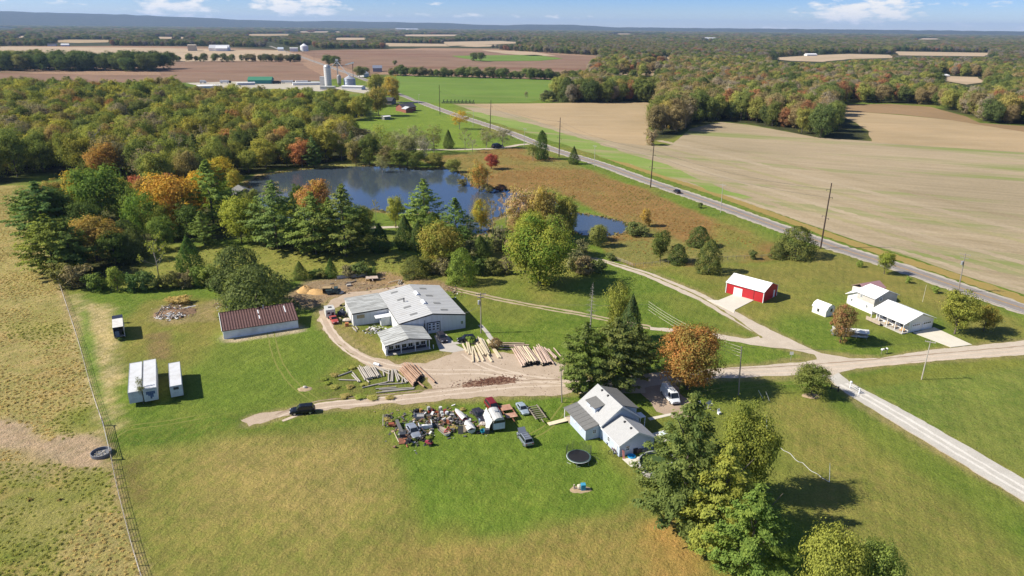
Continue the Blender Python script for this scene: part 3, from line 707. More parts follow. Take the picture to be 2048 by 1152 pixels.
def crown_pine(name, seed, tiers=17, per=60, base=.10, prof=None, needle=.05, dense=1.0, droop=.0, gap=.10):
    """white-pine crown: whorls of long level boughs with plumes along their outer part"""
    rg = np.random.default_rng(seed); P_, N_, A_, K_ = [], [], [], []
    prof = prof or (lambda u: .5 * min(1.0, (1 - u) * 1.55 + .06) * (0.62 + .38 * min(1, u / .22)))
    for i in range(tiers):
        u = i / (tiers - 1); z = base + (1 - base) * u * .975
        nb = rg.integers(5, 8)
        a0 = rg.uniform(0, 6.28)
        for k in range(nb):
            if rg.random() < gap: continue
            a = a0 + k * 6.283 / nb + rg.normal() * .25
            ln = prof(u) * rg.uniform(.80, 1.22); d = np.array([math.cos(a), math.sin(a), 0.])
            kk = np.clip(rg.normal(.4, .3), 0, 1)
            rise = rg.uniform(-.02, .10) * (1 - u) + .10 * u - droop
            m_ = max(2, int(8 * ln / .5))
            for j in range(m_):
                s = .28 + .72 * (j + rg.random() * .7) / m_
                n = max(3, int(per * dense * (.5 + .5 * s) / 4))
                side = (rg.random() - .5) * .16 * (1.05 - s * .7)
                p = d * ln * s + np.array([-d[1], d[0], 0]) * side * ln * 2.2 + np.array([0, 0, z + rise * s * s + rg.normal() * .006])
                P_.append(p + rg.normal(size=(n, 3)) * np.array([.024, .024, .009]) * (1 if u < .9 else .7))
                N_.append(np.array([0, 0, .9]) + d * .5 + rnd(rg, n) * .45); A_.append(d * 1.0 + np.array([0, 0, .35]) + rnd(rg, n) * .7)
                K_.append(np.full(n, kk) + rg.normal(size=n) * .12 + .12 * (s - .6))
    # leader
    n = 40; P_.append(np.stack([rg.normal(size=n) * .012, rg.normal(size=n) * .012, rg.uniform(.93, 1.0, n)], 1)); N_.append(rnd(rg, n)); A_.append(np.tile([0, 0, 1.], (n, 1)) + rnd(rg, n) * .3); K_.append(np.full(n, .5))
    P_, N_, A_, K_ = map(np.concatenate, (P_, N_, A_, K_)); n = len(P_)
    L_ = needle * rg.uniform(.7, 1.3, n)
    return leaves_mesh(name, P_, N_, L_, L_ * rg.uniform(.34, .5, n), A_, K_, rg)
def crown_cedar(name, seed, n=5200, prof=None, leaf=.045, wob=.18):
    """dense juniper cone of upright sprays"""
    rg = np.random.default_rng(seed)
    prof = prof or (lambda u: .5 * np.minimum(1, (1 - u) * 1.25) ** .85 * np.minimum(1, .72 + u * 1.6))
    u = rg.random(n) ** 1.25; a = rg.uniform(0, 6.283, n)
    lob = 1 + wob * (np.sin(a * 3 + seed + u * 9) * .5 + np.sin(a * 5 - u * 14 + seed * 2) * .5) + rg.normal(size=n) * .05
    r_ = prof(u) * lob * np.sqrt(rg.uniform(.55, 1, n)); z = .02 + u * .97
    P_ = np.stack([np.cos(a) * r_, np.sin(a) * r_, z + rg.normal(size=n) * .01], 1)
    out = np.stack([np.cos(a), np.sin(a), np.full(n, .45)], 1)
    N_ = out + rnd(rg, n) * .7; A_ = np.stack([np.cos(a) * .5, np.sin(a) * .5, np.full(n, 1.)], 1) + rnd(rg, n) * .35
    K_ = np.clip(.4 + .5 * np.sin(a * 4 + u * 20 + seed) + rg.normal(size=n) * .2, 0, 1)
    L_ = leaf * rg.uniform(.7, 1.3, n)
    return leaves_mesh(name, P_, N_, L_, L_ * .55, A_, K_, rg)
def branches(seed, levels=3, z0=.0, h=1.0, spread=.5, rad=.016, n0=9, up=.5, tip=.3):
    """bare limbs in a unit box"""
    rg = random.Random(seed); mb = MB(); tips = []
    mb.tube([(0, 0, z0), (.01, .005, h * .35), (-.005, .01, h * .7), (0, 0, h * .97)], [rad, rad * .8, rad * .5, rad * .12], 6)
    def grow(p, d, ln, r_, lv):
        q = p + d * ln * .55 + Vector((rg.uniform(-.03, .03), rg.uniform(-.03, .03), .02)) ; e = q + (d + Vector((0, 0, .25))).normalized() * ln * .45
        mb.tube([p, q, e], [r_, r_ * .65, r_ * .2], 4, cap=False); tips.append((q, e))
        if lv:
            for _ in range(3):
                s = rg.uniform(.3, .95); b = p.lerp(q, s / .6) if s < .6 else q.lerp(e, (s - .6) / .4)
                dd = (d + Vector((rg.uniform(-1, 1), rg.uniform(-1, 1), rg.uniform(-.2, .8))) * .75).normalized(); grow(b, dd, ln * rg.uniform(.4, .62), r_ * .5, lv - 1)
    for i in range(n0):
        z = h * (.25 + .68 * i / n0); a = i * 2.4 + rg.uniform(-.4, .4)
        d = Vector((math.cos(a), math.sin(a), up + rg.uniform(-.2, .2))).normalized()
        grow(Vector((0, 0, z)), d, spread * (1.05 - .75 * i / n0) * rg.uniform(.75, 1.1), rad * .45, levels - 1)
    return mb, tips
def trunk_mesh(name, seed, h=.62, rad=.022, limbs=6, m_=None):
    rg = random.Random(seed); mb = MB()
    mb.tube([(0, 0, -.01), (0, 0, .02), (.008, .004, h * .45), (-.01, .008, h * .8), (0, 0, h)], [rad * 1.5, rad, rad * .8, rad * .5, rad * .15], 7)
    for i in range(limbs):
        a = i * 2.4 + rg.random(); z = h * (.32 + .55 * i / max(1, limbs)); q = rg.uniform(.16, .30)
        mb.tube([(0, 0, z), (math.cos(a) * q * .5, math.sin(a) * q * .5, z + .10), (math.cos(a) * q, math.sin(a) * q, z + .24)], [rad * .5, rad * .33, rad * .1], 5, cap=False)
    return mb.mesh(name, m_ or BARK, True)
def sparse_crown(name, seed, per=5, leaf=.03, levels=3, spread=.42):
    mb, tips = branches(seed, levels, spread=spread); rg = np.random.default_rng(seed); P_ = []
    for q, e in tips:
        for s in rg.random(per): P_.append(np.array(q.lerp(e, s)) + rg.normal(size=3) * .018)
    P_ = np.array(P_); n = len(P_); L_ = leaf * rg.uniform(.7, 1.3, n)
    return leaves_mesh(name, P_, rnd(rg, n) + np.array([0, 0, .4]), L_, L_ * .8, rnd(rg, n), rg.random(n), rg), mb.mesh(name + '_limbs', BARKG, True)

CROWN, TRUNK = {}, {}
def variant(kind, crown, trunk): CROWN.setdefault(kind, []).append((crown, trunk))
TR1 = [trunk_mesh('broadleaf_trunk', s) for s in (1, 2, 3)]
for s in range(7): variant('broad', crown_broad('broadleaf_crown', 10 + s, lobes=8 + s % 5, clumps=150, per=62, leaf=.033, base=(.05, .02, .09)[s % 3], top_heavy=(.5, .6, .55)[s % 3]), TR1[s % 3])
for s in range(3): variant('broad_hd', crown_broad('broadleaf_crown', 40 + s, lobes=12, clumps=260, per=95, leaf=.024, base=.04), TR1[s % 3])
for s in range(3): variant('tall', crown_broad('broadleaf_crown', 60 + s, lobes=13, clumps=130, per=55, base=.03, leaf=.03), TR1[s])
for s in range(3): variant('open', crown_broad('broadleaf_crown', 80 + s, lobes=9, clumps=80, per=34, base=.14, leaf=.03), trunk_mesh('forked_trunk', 20 + s, .7, .018, 10, BARKG))
TRP = trunk_mesh('pine_trunk', 5, .93, .018, 0)
for s in range(4): variant('pine', crown_pine('pine_crown', 100 + s, per=80, gap=.12), TRP)
for s in range(3): variant('pine_round', crown_pine('pine_crown', 120 + s, tiers=20, per=95, base=.06, gap=.05, prof=lambda u: .5 * math.sin(math.pi * min(1, (u * .86 + .17))) ** .62), TRP)
for s in range(3): variant('pine_hd', crown_pine('pine_crown', 140 + s, tiers=24, per=165, base=.10, gap=.06, needle=.034, prof=lambda u: .5 * min(1, (1 - u) * 1.5 + .05) * (.72 + .28 * min(1, u / .2))), trunk_mesh('pine_trunk', 6, .93, .020, 5))
variant('spire', crown_pine('pine_crown', 160, tiers=20, per=60, base=.04, gap=.02, prof=lambda u: .5 * (1 - u) ** .9 + .03), TRP)
TRC = trunk_mesh('cedar_trunk', 8, .5, .02, 0)
for s in range(3): variant('cedar', crown_cedar('cedar_crown', 200 + s), TRC)
for s in range(2): variant('cedar_wide', crown_cedar('cedar_crown', 220 + s, 5200, lambda u: .5 * np.sqrt(np.clip(1 - (u * 1.02 - .12) ** 2 / .8, 0.02, 1)), .05, .26), TRC)
for s in range(4): variant('bush', crown_broad('bush_foliage', 240 + s, lobes=10, clumps=75, per=42, base=.0, leaf=.06, top_heavy=.25), trunk_mesh('bush_stem', 30 + s, .6, .02, 7))
for s in range(3):
    cm, lm = sparse_crown('thin_crown', 260 + s, 5, .034); variant('thin', cm, lm)
for s in range(2):
    cm, lm = sparse_crown('thin_crown', 270 + s, 2, .022, 4, .5); variant('twiggy', cm, lm)

TREES = []
LEAFGAIN = 2.3
_vi = {}
def tree(kind, b, h, w, tint, tint2=None, label=None, cat='tree', group=None, name=None, rz=None, sink=0.0, v=None, world=None, leafscale=1):
    """b = photo pixel of the foot (or world point), h/w metres"""
    b = G(*b) if world is None else Vector(world)
    vs_ = CROWN[kind]; i = _vi.get(kind, 0) if v is None else v; _vi[kind] = i + 1
    cm, tm = vs_[i % len(vs_)]
    nm = name or {'pine': 'pine_tree', 'pine_round': 'pine_tree', 'pine_hd': 'pine_tree', 'spire': 'pine_tree', 'cedar': 'cedar_tree', 'cedar_wide': 'cedar_tree', 'bush': 'bush', 'twiggy': 'bare_tree'}.get(kind, 'broadleaf_tree')
    o = thing(nm, label, cat, (b.x, b.y, -sink), random.uniform(0, 6.28) if rz is None else rz, group)
    o.scale = (w, w, h)
    c = link('foliage' if kind == 'bush' else 'crown', cm, o); c['tint'] = tuple(q * LEAFGAIN for q in tint); c['tint2'] = tuple(q * LEAFGAIN for q in (tint2 or tint))
    link('trunk' if kind != 'bush' else 'stem', tm, o)
    TREES.append(o); return o
def ptree(kind, xb, yb, ytop, wpx, tint, tint2=None, label=None, **k):
    """a tree from its photo foot, top row and width in pixels"""
    return tree(kind, (xb, yb), HT(xb, yb, ytop) * 1.0, wpx * MPP(xb, yb) * .98, tint, tint2, label, **k)
# leaf colours
DKG, MDG, LTG, YG = (.052, .072, .020), (.076, .102, .024), (.102, .132, .028), (.145, .152, .030)
OLV, GLD, ORG, RUSTC, REDC = (.100, .105, .030), (.26, .175, .028), (.27, .125, .030), (.19, .085, .035), (.23, .050, .035)
PNG, PNB, PNY = (.088, .118, .032), (.088, .120, .042), (.140, .155, .034)
CED, GRY, TANL, PNK = (.055, .068, .024), (.150, .135, .105), (.165, .125, .060), (.25, .16, .12)
GN_ = 'trees around the yard and pond'
def jitter_col(c, s=.16):
    k = random.uniform(1 - s, 1 + s); return (c[0] * k * random.uniform(.93, 1.07), c[1] * k, c[2] * k)
# ---- the large trees near the camera
ptree('pine_hd', 1360, 1062, 802, 205, (.058, .080, .025), (.095, .11, .03), 'largest dark green pine in the cluster beside the round swimming pool', v=0)
ptree('broad_hd', 1482, 992, 803, 124, (.088, .105, .024), YG, 'olive yellow leafy tree standing behind the pines by the pool', v=0)
ptree('pine_hd', 1432, 1112, 898, 168, PNY, (.15, .15, .03), 'yellowish pine in front of the dark pine by the pool', v=1)
ptree('pine_hd', 1490, 1176, 980, 180, (.078, .118, .028), LTG, 'bright green pine nearest the bottom edge, right of the yellowish pine', v=2)
ptree('broad_hd', 1646, 1245, 1060, 132, (.135, .145, .033), YG, 'yellow green leafy tree at the bottom edge, right of the tree shadow', v=1)
ptree('broad_hd', 1730, 1250, 1090, 132, (.105, .13, .036), LTG, 'pale green leafy tree at the bottom edge, rightmost of the cluster', v=2)
ptree('pine_round', 1168, 782, 652, 112, (.078, .096, .030), MDG, 'green pine with a forked leaning trunk left of the two by the blue house', v=0)
ptree('pine_round', 1226, 779, 645, 128, (.064, .080, .027), OLV, 'dark pine right of the two beside the blue house roof', v=1)
ptree('pine_round', 1270, 748, 655, 84, (.058, .074, .025), OLV, 'dark pine behind the two house pines, toward the lane', v=2)
ptree('tall', 1232, 682, 556, 62, YG, OLV, 'tall narrow yellow green tree behind the house pines')
ptree('cedar', 1258, 702, 588, 66, (.050, .075, .03), CED, 'dark narrow cedar behind the house pines, right of the yellow tree')
ptree('broad_hd', 1374, 778, 652, 132, (.21, .10, .035), (.12, .105, .03), 'orange and green maple beside the white van', v=1)
ptree('broad', 1622, 790, 731, 82, (.075, .095, .025), OLV, 'small spreading round tree beside the white gravel drive', v=1)
ptree('broad_hd', 1080, 570, 430, 146, (.075, .115, .020), (.155, .150, .028), 'large green maple standing alone on the lawn behind the workshop', v=0)
ptree('cedar_wide', 924, 566, 496, 58, (.11, .145, .03), MDG, 'light green cedar on the lawn with its shadow to the right')
dt = thing('dead_tree', 'bare dead spruce with short level branches among the house pines', 'tree', G(1181, 655))
mb = MB(); hh_ = HT(1181, 655, 565); mb.tube([(0, 0, 0), (0, .05, hh_ * .5), (.1, 0, hh_)], [.2, .12, .02], 6); mb.build('trunk', BARKG, dt)
mb = MB(); rg_ = random.Random(4)
for i in range(44):
    z = hh_ * (.22 + .75 * i / 44); a = i * 2.4; q = 2.3 * (1.05 - i / 46) * rg_.uniform(.6, 1.1)
    mb.tube([(0, 0, z), (math.cos(a) * q * .6, math.sin(a) * q * .6, z + .15), (math.cos(a) * q, math.sin(a) * q, z - .1)], [.05, .03, .01], 4, cap=False)
    mb.tube([(math.cos(a) * q * .5, math.sin(a) * q * .5, z + .1), (math.cos(a + .5) * q * .9, math.sin(a + .5) * q * .9, z)], [.025, .008], 4, cap=False)
mb.build('crown', BARKG, dt)
# ---- around the pond, workshop and lane
for a in (
 ('tall', 1045, 478, 368, 78, (.19, .155, .05), PNK, 'tall pale yellow tree with bare pink twigs by the pond narrows'),
 ('broad', 1082, 482, 372, 74, (.21, .165, .04), TANL, 'golden tree behind the big lawn maple, by the pond'),
 ('tall', 1112, 470, 384, 66, (.125, .155, .03), YG, 'yellow green tree behind the big maple, right of the golden one'),
 ('broad', 1132, 480, 392, 48, (.17, .155, .035), OLV, 'olive tree at the left end of the small blue pond'),
 ('thin', 1012, 450, 392, 54, PNK, (.22, .17, .12), 'thin pinkish tree half bare beside the pond'),
 ('thin', 985, 470, 400, 44, GRY, TANL, 'thin grey tree half bare on the near pond bank'),
 ('tall', 962, 462, 395, 44, YG, GLD, 'small yellow tree on the near pond bank'),
 ('broad', 884, 540, 444, 92, (.13, .14, .03), (.17, .13, .035), 'olive brown tree above the light green cedar behind the workshop'),
 ('pine', 850, 464, 364, 82, (.115, .155, .034), PNG, 'bright green pine standing in front of the pond'),
 ('pine', 912, 500, 402, 80, (.06, .10, .03), PNG, 'dark green pine right of the bright green pine by the pond'),
 ('cedar', 760, 503, 447, 48, (.030, .055, .018), CED, 'black green cedar standing alone in the meadow'),
 ('cedar', 811, 496, 430, 48, (.032, .055, .018), CED, 'dark cedar right of the lone black green one in the meadow'),
 ('cedar', 838, 500, 440, 42, (.040, .065, .02), CED, 'dark cedar below the bright green pine'),
 ('broad', 792, 458, 392, 38, (.17, .175, .04), YG, 'small yellow green tree on the pond lawn'),
 ('thin', 752, 440, 400, 26, YG, GRY, 'tiny thin yellow tree at the pond edge'),
 ('pine', 556, 498, 368, 104, PNB, PNG, 'blue green pine with layered boughs in the row below the pond', ),
 ('pine', 632, 508, 392, 100, (.105, .13, .032), PNG, 'yellowish pine with layered boughs in the row below the pond'),
 ('pine', 692, 512, 378, 106, PNG, OLV, 'dark green pine at the right end of the row below the pond'),
 ('broad', 636, 452, 360, 76, (.24, .16, .035), (.19, .09, .05), 'orange and pink tree behind the pine row at the pond'),
 ('thin', 556, 432, 370, 66, GRY, (.2, .17, .08), 'pale grey half bare tree at the left end of the pond'),
 ('broad', 600, 430, 368, 34, DKG, MDG, 'small dark round tree at the pond edge behind the pines'),
 ('broad', 484, 486, 392, 82, (.165, .18, .032), YG, 'yellow green tree at the left end of the pine row'),
 ('pine', 428, 452, 328, 110, (.115, .155, .036), PNG, 'bright green pine beside the grey cabin roof'),
 ('broad', 440, 372, 315, 72, (.22, .19, .028), GLD, 'bright yellow tree behind the bright pine by the cabin'),
 ('broad', 470, 388, 338, 38, (.22, .17, .03), YG, 'narrow yellow tree on the end of the pond dam'),
 ('broad', 352, 462, 345, 112, (.25, .165, .03), (.23, .125, .03), 'large golden orange tree left of the bright pine'),
 ('tall', 290, 480, 378, 72, (.075, .125, .026), LTG, 'tall green tree left of the golden orange one'),
 ('cedar_wide', 256, 505, 440, 72, CED, DKG, 'dark evergreen below the tall green tree'),
 ('broad', 205, 452, 332, 116, (.075, .115, .024), MDG, 'big round green tree at the left end of the tree row'),
 ('broad', 170, 440, 340, 70, OLV, GLD, 'olive tree at the left end of the tree row'),
 ('broad', 195, 520, 432, 104, (.145, .115, .032), (.2, .13, .04), 'brown tinged tree below the big round green tree'),
 ('broad', 232, 528, 462, 66, DKG, MDG, 'dark tree in the shade right of the brown tinged tree'),
 ('pine_round', 92, 478, 370, 106, (.055, .095, .032), PNG, 'blue green pine at the pasture fence, upper of the pair'),
 ('pine_round', 112, 548, 436, 104, (.085, .105, .025), PNY, 'pine with bare lower stems over the pasture fence'),
 ('pine_round', 150, 548, 450, 80, PNG, DKG, 'dark pine right of the one over the pasture fence'),
 ('thin', 318, 556, 476, 70, (.15, .17, .04), YG, 'small open yellow green tree with bare twigs behind the hedge'),
 ('cedar', 383, 545, 470, 56, (.045, .085, .022), DKG, 'pointed cedar behind the hedge, right of the open tree'),
 ('cedar_wide', 478, 578, 492, 104, (.066, .082, .028), CED, 'broad dark cedar behind the brown roofed shed, upper one'),
 ('cedar_wide', 515, 616, 530, 128, (.062, .078, .027), (.08, .095, .034), 'broad dark cedar overhanging the brown roofed shed'),
 ('cedar', 601, 558, 522, 32, CED, MDG, 'small dark cedar at the yard edge, larger left of two'),
 ('cedar', 663, 555, 516, 28, (.04, .075, .02), DKG, 'small narrow cedar at the yard edge, right of two'),
 ('cedar_wide', 829, 552, 512, 52, CED, OLV, 'rounded dark cedar bush behind the workshop'),
 ('broad', 1320, 522, 460, 42, DKG, OLV, 'green tree with a pale lower half in the rust coloured meadow'),
 ('cedar_wide', 1354, 526, 488, 38, CED, DKG, 'round cedar by the meadow fence beside the lane'),
 ('cedar_wide', 1417, 544, 480, 48, (.045, .06, .02), OLV, 'tall cedar above the red barn roof'),
 ('cedar_wide', 1397, 492, 453, 44, CED, DKG, 'round cedar out in the meadow behind the tall barn cedar'),
 ('cedar_wide', 1590, 512, 453, 72, (.05, .062, .022), OLV, 'bushy cedar at the foot of the tall leaning road pole'),
 ('cedar_wide', 1554, 516, 486, 32, CED, OLV, 'low cedar left of the bushy cedar by the road pole'),
 ('broad', 1292, 452, 416, 26, GLD, TANL, 'small golden tree by the little blue pond'),
 ('broad', 1194, 492, 448, 40, (.14, .15, .05), OLV, 'pale olive tree at the near shore of the little blue pond'),
 ('thin', 1486, 470, 440, 1, GRY, GRY, None),
 ('broad', 1768, 548, 503, 34, (.14, .165, .028), OLV, 'green tree on the lawn verge near the road and bush'),
 ('broad', 1909, 668, 582, 78, (.10, .115, .024), (.145, .14, .03), 'large round yellow green tree beside the white house drive'),
 ('broad', 1967, 662, 610, 48, (.11, .12, .03), (.19, .13, .03), 'smaller tree right of the large round tree by the drive'),
 ('broad', 1680, 686, 608, 56, (.17, .085, .045), (.085, .10, .03), 'reddish topped tree beside the covered boat on the lawn'),
 ('broad', 983, 338, 307, 34, (.19, .045, .04), (.17, .06, .03), 'small crimson red tree in the meadow beyond the pond'),
 ('tall', 958, 382, 318, 44, (.26, .13, .04), (.13, .15, .04), 'orange tree on the pond point'),
 ('thin', 975, 376, 340, 36, (.27, .12, .04), ORG, 'rust orange bush like tree on the pond point'),
 ('broad', 908, 345, 318, 34, (.15, .16, .045), OLV, 'pale green willow like tree at the pond shore'),
 ('cedar_wide', 1083, 318, 261, 26, (.045, .075, .022), DKG, 'tall dark evergreen by the road bend'),
 ('open', 1066, 322, 284, 28, OLV, DKG, 'leaning tree left of the dark evergreen by the road bend'),
 ('cedar', 1147, 328, 292, 24, DKG, CED, 'small evergreen at the roadside beyond the meadow'),
 ('open', 919, 258, 220, 42, (.24, .16, .035), GLD, 'lone golden tree on the lawn beside the road'),
 ('open', 973, 296, 256, 38, OLV, GRY, 'grey green tree by the lane mouth, left of two'),
 ('open', 1005, 296, 252, 44, (.12, .12, .06), GRY, 'grey green tree by the lane mouth, right of two'),
 ('cedar', 897, 297, 259, 24, DKG, CED, 'dark evergreen in the row of bare trees by the pond lawn'),
 ('open', 700, 300, 262, 40, (.14, .14, .04), YG, 'pale green open tree in the row above the pond, leftmost'),
 ('open', 762, 318, 250, 52, (.15, .155, .04), YG, 'yellow green open tree at the left end of the bare tree row'),
 ('open', 800, 312, 258, 48, (.13, .14, .06), GRY, 'open half bare tree in the row above the pond, second from the left'),
 ('open', 832, 310, 252, 50, (.13, .135, .05), GRY, 'open half bare tree in the row above the pond, third from the left'),
 ('open', 868, 306, 250, 50, (.12, .125, .05), OLV, 'open half bare tree in the row above the pond, beside the evergreen'),
 ('thin', 930, 300, 262, 34, GRY, OLV, 'thin bare tree right of the dark evergreen in the row'),
 ('thin', 945, 305, 278, 30, GRY, GRY, 'low bare tree in the row near the lane'),
 ('broad', 770, 334, 290, 40, (.14, .105, .06), OLV, 'brownish tree on the far pond shore'),
 ('broad', 800, 337, 298, 44, OLV, DKG, 'olive tree on the far pond shore left of the dark one'),
 ('broad', 832, 338, 302, 44, DKG, OLV, 'dark tree on the far pond shore at the meadow edge'),
 ('broad', 712, 330, 278, 40, OLV, TANL, 'brown olive tree at the pond dam end'),
 ('broad', 740, 332, 268, 46, DKG, OLV, 'dark green tree on the far pond shore at the dam'),
 ('broad', 757, 232, 172, 44, (.20, .155, .05), OLV, 'golden tree in front of the far farmyard'),
 ('broad', 785, 205, 150, 36, (.16, .145, .05), GLD, 'tall yellow olive tree beside the far road, right of two'),
 ('broad', 752, 190, 147, 38, OLV, (.16, .15, .04), 'yellow olive tree beside the far grain bins'),
 ('broad', 748, 212, 180, 40, DKG, OLV, 'dark tree in front of the dark roofed far house'),
):
    if a[7]: ptree(a[0], a[1], a[2], a[3], a[4] * (1.18 if 'pine' in a[0] else 1.06), a[5], a[6], a[7])
for x, y, yt, w in ((655, 318, 284, 34), (684, 322, 280, 40), (725, 318, 270, 40), (745, 322, 262, 40), (780, 326, 276, 44), (815, 330, 272, 42), (850, 326, 270, 40), (846, 300, 262, 36), (785, 300, 262, 36), (735, 296, 258, 38), (690, 310, 272, 34), (872, 336, 304, 40), (765, 345, 312, 34)):
    ti = jitter_col(random.choice([OLV, (.11, .11, .05), (.125, .125, .05), (.09, .10, .03), GRY]), .15); ptree(random.choice(['open', 'broad', 'open']), x, y, yt, w * 1.1, ti, tuple(c * 1.25 for c in ti), 'olive or grey tree in the thicket along the far shore of the pond', group='thicket along the far pond shore')
# ---- fill of the belt below the pond
for x, y, yt, w, ti, k in ((60, 450, 385, 60, PNG, 'pine'), (130, 470, 372, 64, DKG, 'broad'), (150, 410, 352, 56, OLV, 'broad'), (240, 420, 352, 60, YG, 'broad'), (262, 455, 372, 66, MDG, 'broad'), (300, 430, 352, 52, (.19, .13, .04), 'broad'), (318, 478, 402, 60, YG, 'broad'), (380, 478, 408, 62, DKG, 'broad'), (400, 432, 340, 56, GLD, 'broad'), (410, 490, 425, 56, PNG, 'pine'), (452, 440, 372, 54, MDG, 'broad'), (520, 478, 398, 58, PNG, 'pine'), (505, 440, 378, 44, (.11, .12, .035), 'broad'), (592, 486, 402, 60, PNY, 'pine'), (572, 460, 396, 50, MDG, 'broad'), (662, 486, 400, 58, PNG, 'pine'), (720, 490, 410, 54, DKG, 'broad'),
 (732, 466, 412, 40, OLV, 'broad'), (180, 480, 400, 70, DKG, 'broad'), (130, 520, 455, 60, PNG, 'pine_round'), (270, 520, 458, 54, CED, 'cedar_wide'), (330, 500, 432, 52, MDG, 'broad'), (1060, 500, 420, 60, YG, 'broad'), (1110, 510, 430, 56, OLV, 'broad'), (940, 490, 430, 40, OLV, 'open'), (1030, 480, 425, 44, TANL, 'open'), (1000, 500, 452, 36, GRY, 'thin'), (960, 515, 470, 44, DKG, 'cedar'), (110, 420, 360, 52, (.15, .12, .04), 'broad'), (340, 410, 346, 40, (.2, .09, .05), 'broad'), (282, 408, 350, 36, (.21, .08, .05), 'broad'), (210, 395, 340, 50, YG, 'broad'), (700, 462, 400, 44, PNG, 'pine'), (868, 492, 425, 40, DKG, 'cedar_wide'), (900, 515, 450, 44, DKG, 'broad')):
    q = {'pine': 'pine', 'pine_round': 'pine', 'cedar': 'cedar', 'cedar_wide': 'cedar', 'open': 'half bare tree', 'thin': 'half bare tree'}.get(k, 'tree'); cn = {DKG: 'dark green', MDG: 'green', YG: 'yellow green', OLV: 'olive', GLD: 'golden', PNG: 'green', PNY: 'yellowish', CED: 'dark', TANL: 'tan', GRY: 'grey'}.get(ti, 'autumn brown')
    ptree(k, x, y, yt, w * 1.1, jitter_col(ti, .1), tuple(c * 1.25 for c in ti), cn + ' ' + q + ' filling the belt of trees on the near side of the pond', group=cn + ' ' + q + 's of the belt below the pond')
# ---- bushes
def bushes(lst, tints, label, group, kind='bush'):
    for i, (x, y, w, h) in enumerate(lst):
        ti = tints[i % len(tints)]; s = MPP(x, y)
        tree(kind, (x, y), max(.5, h * s * 1.02), w * s, ti, tuple(c * 1.35 for c in ti), label, 'bush', group, name='bush')
bushes([(130, 572, 60, 50), (160, 575, 62, 54), (195, 580, 52, 38), (236, 582, 40, 52), (268, 582, 40, 40), (292, 580, 42, 44), (318, 578, 40, 30), (345, 576, 44, 36), (372, 574, 44, 34), (398, 572, 40, 46), (420, 570, 46, 44), (442, 580, 40, 30), (150, 545, 60, 50)],
       [(.085, .085, .03), (.10, .085, .045), (.07, .095, .025), (.11, .13, .03), (.05, .08, .025), (.06, .085, .03), (.08, .09, .03)], 'wild bush in the overgrown hedge along the back of the yard', 'overgrown hedge bushes')
bushes([(628, 556, 26, 18), (645, 556, 24, 16), (700, 552, 40, 22), (722, 552, 44, 30), (742, 552, 30, 20), (858, 546, 44, 32), (885, 548, 44, 34), (905, 545, 40, 34), (955, 548, 44, 38), (985, 548, 44, 36), (1012, 546, 36, 34), (640, 552, 20, 16)],
       [(.06, .085, .025), (.085, .09, .03), (.10, .09, .05), (.055, .075, .025)], 'low bush in the scrub behind the workshop', 'scrub bushes behind the workshop')
bushes([(1148, 540, 46, 50), (1170, 548, 44, 40), (1196, 545, 36, 28), (1160, 515, 40, 40), (1205, 478, 26, 20), (1222, 520, 26, 16), (1000, 500, 40, 44), (1025, 512, 36, 40), (965, 510, 40, 46), (940, 516, 44, 40)],
       [(.10, .10, .05), (.13, .105, .06), (.08, .095, .035)], 'scraggly bush beside the lane near the big maple', 'scrub bushes by the big maple')
bushes([(1270, 470, 44, 26), (1285, 472, 34, 20), (1506, 518, 20, 20), (1400, 416, 12, 12)], [(.07, .085, .03), (.08, .09, .035), CED], 'dark bush in the rust coloured meadow', 'bushes in the rust meadow')
bushes([(1719, 534, 14, 14), (1816, 566, 14, 14), (1871, 586, 18, 16)], [(.10, .13, .03)], 'small round shrub on the lawn along the road', 'lawn shrubs along the road')
bushes([(990, 697, 30, 24)], [(.115, .085, .045)], 'brown bush at the end of the walk by the pale timbers', None)
bushes([(941, 685, 24, 14)], [(.10, .14, .03)], 'green weed clump behind the pale timbers by the black car', None)
bushes([(365, 606, 40, 16), (345, 606, 30, 14)], [(.22, .17, .07)], 'dry grass clump on the back of the debris pile', 'dry clumps on the debris pile')
bushes([(540, 636, 50, 16), (500, 640, 30, 12)], [(.22, .17, .03)], 'yellow weed patch behind the brown roofed shed', 'yellow weeds behind the shed')
bushes([(1301, 290, 30, 32)], [(.15, .12, .075)], 'grey brown bush at the end of the field wood', None)
bushes([(905, 378, 0, 0)] if False else [(925, 372, 24, 16), (1000, 382, 30, 14), (975, 384, 30, 16)], [(.09, .08, .035), (.10, .06, .04)], 'low bush on the pond point', 'bushes on the pond point')
bushes([(655, 768, 16, 3), (668, 776, 22, 3), (690, 793, 26, 2.5), (720, 796, 26, 2.5), (745, 797, 26, 2.5), (668, 752, 20, 4), (690, 742, 18, 4), (705, 737, 16, 3), (780, 797, 22, 2.5), (648, 760, 16, 3), (730, 770, 20, 3), (700, 775, 20, 3)], [(.13, .155, .033), (.17, .165, .05), (.17, .145, .055)], 'tall weeds growing round the old grey poles', 'weeds round the poles')
bushes([(243, 646, 10, 16), (250, 672, 12, 12), (241, 681, 14, 8)], [(.05, .075, .025)], 'weed bush growing against the old truck box', 'weeds at the truck box')
for x, y, yt, w in ((287, 808, 752, 20),):
    ptree('open', x, y, yt, w, (.07, .075, .025), OLV, 'small sapling growing up between the two white trailers')
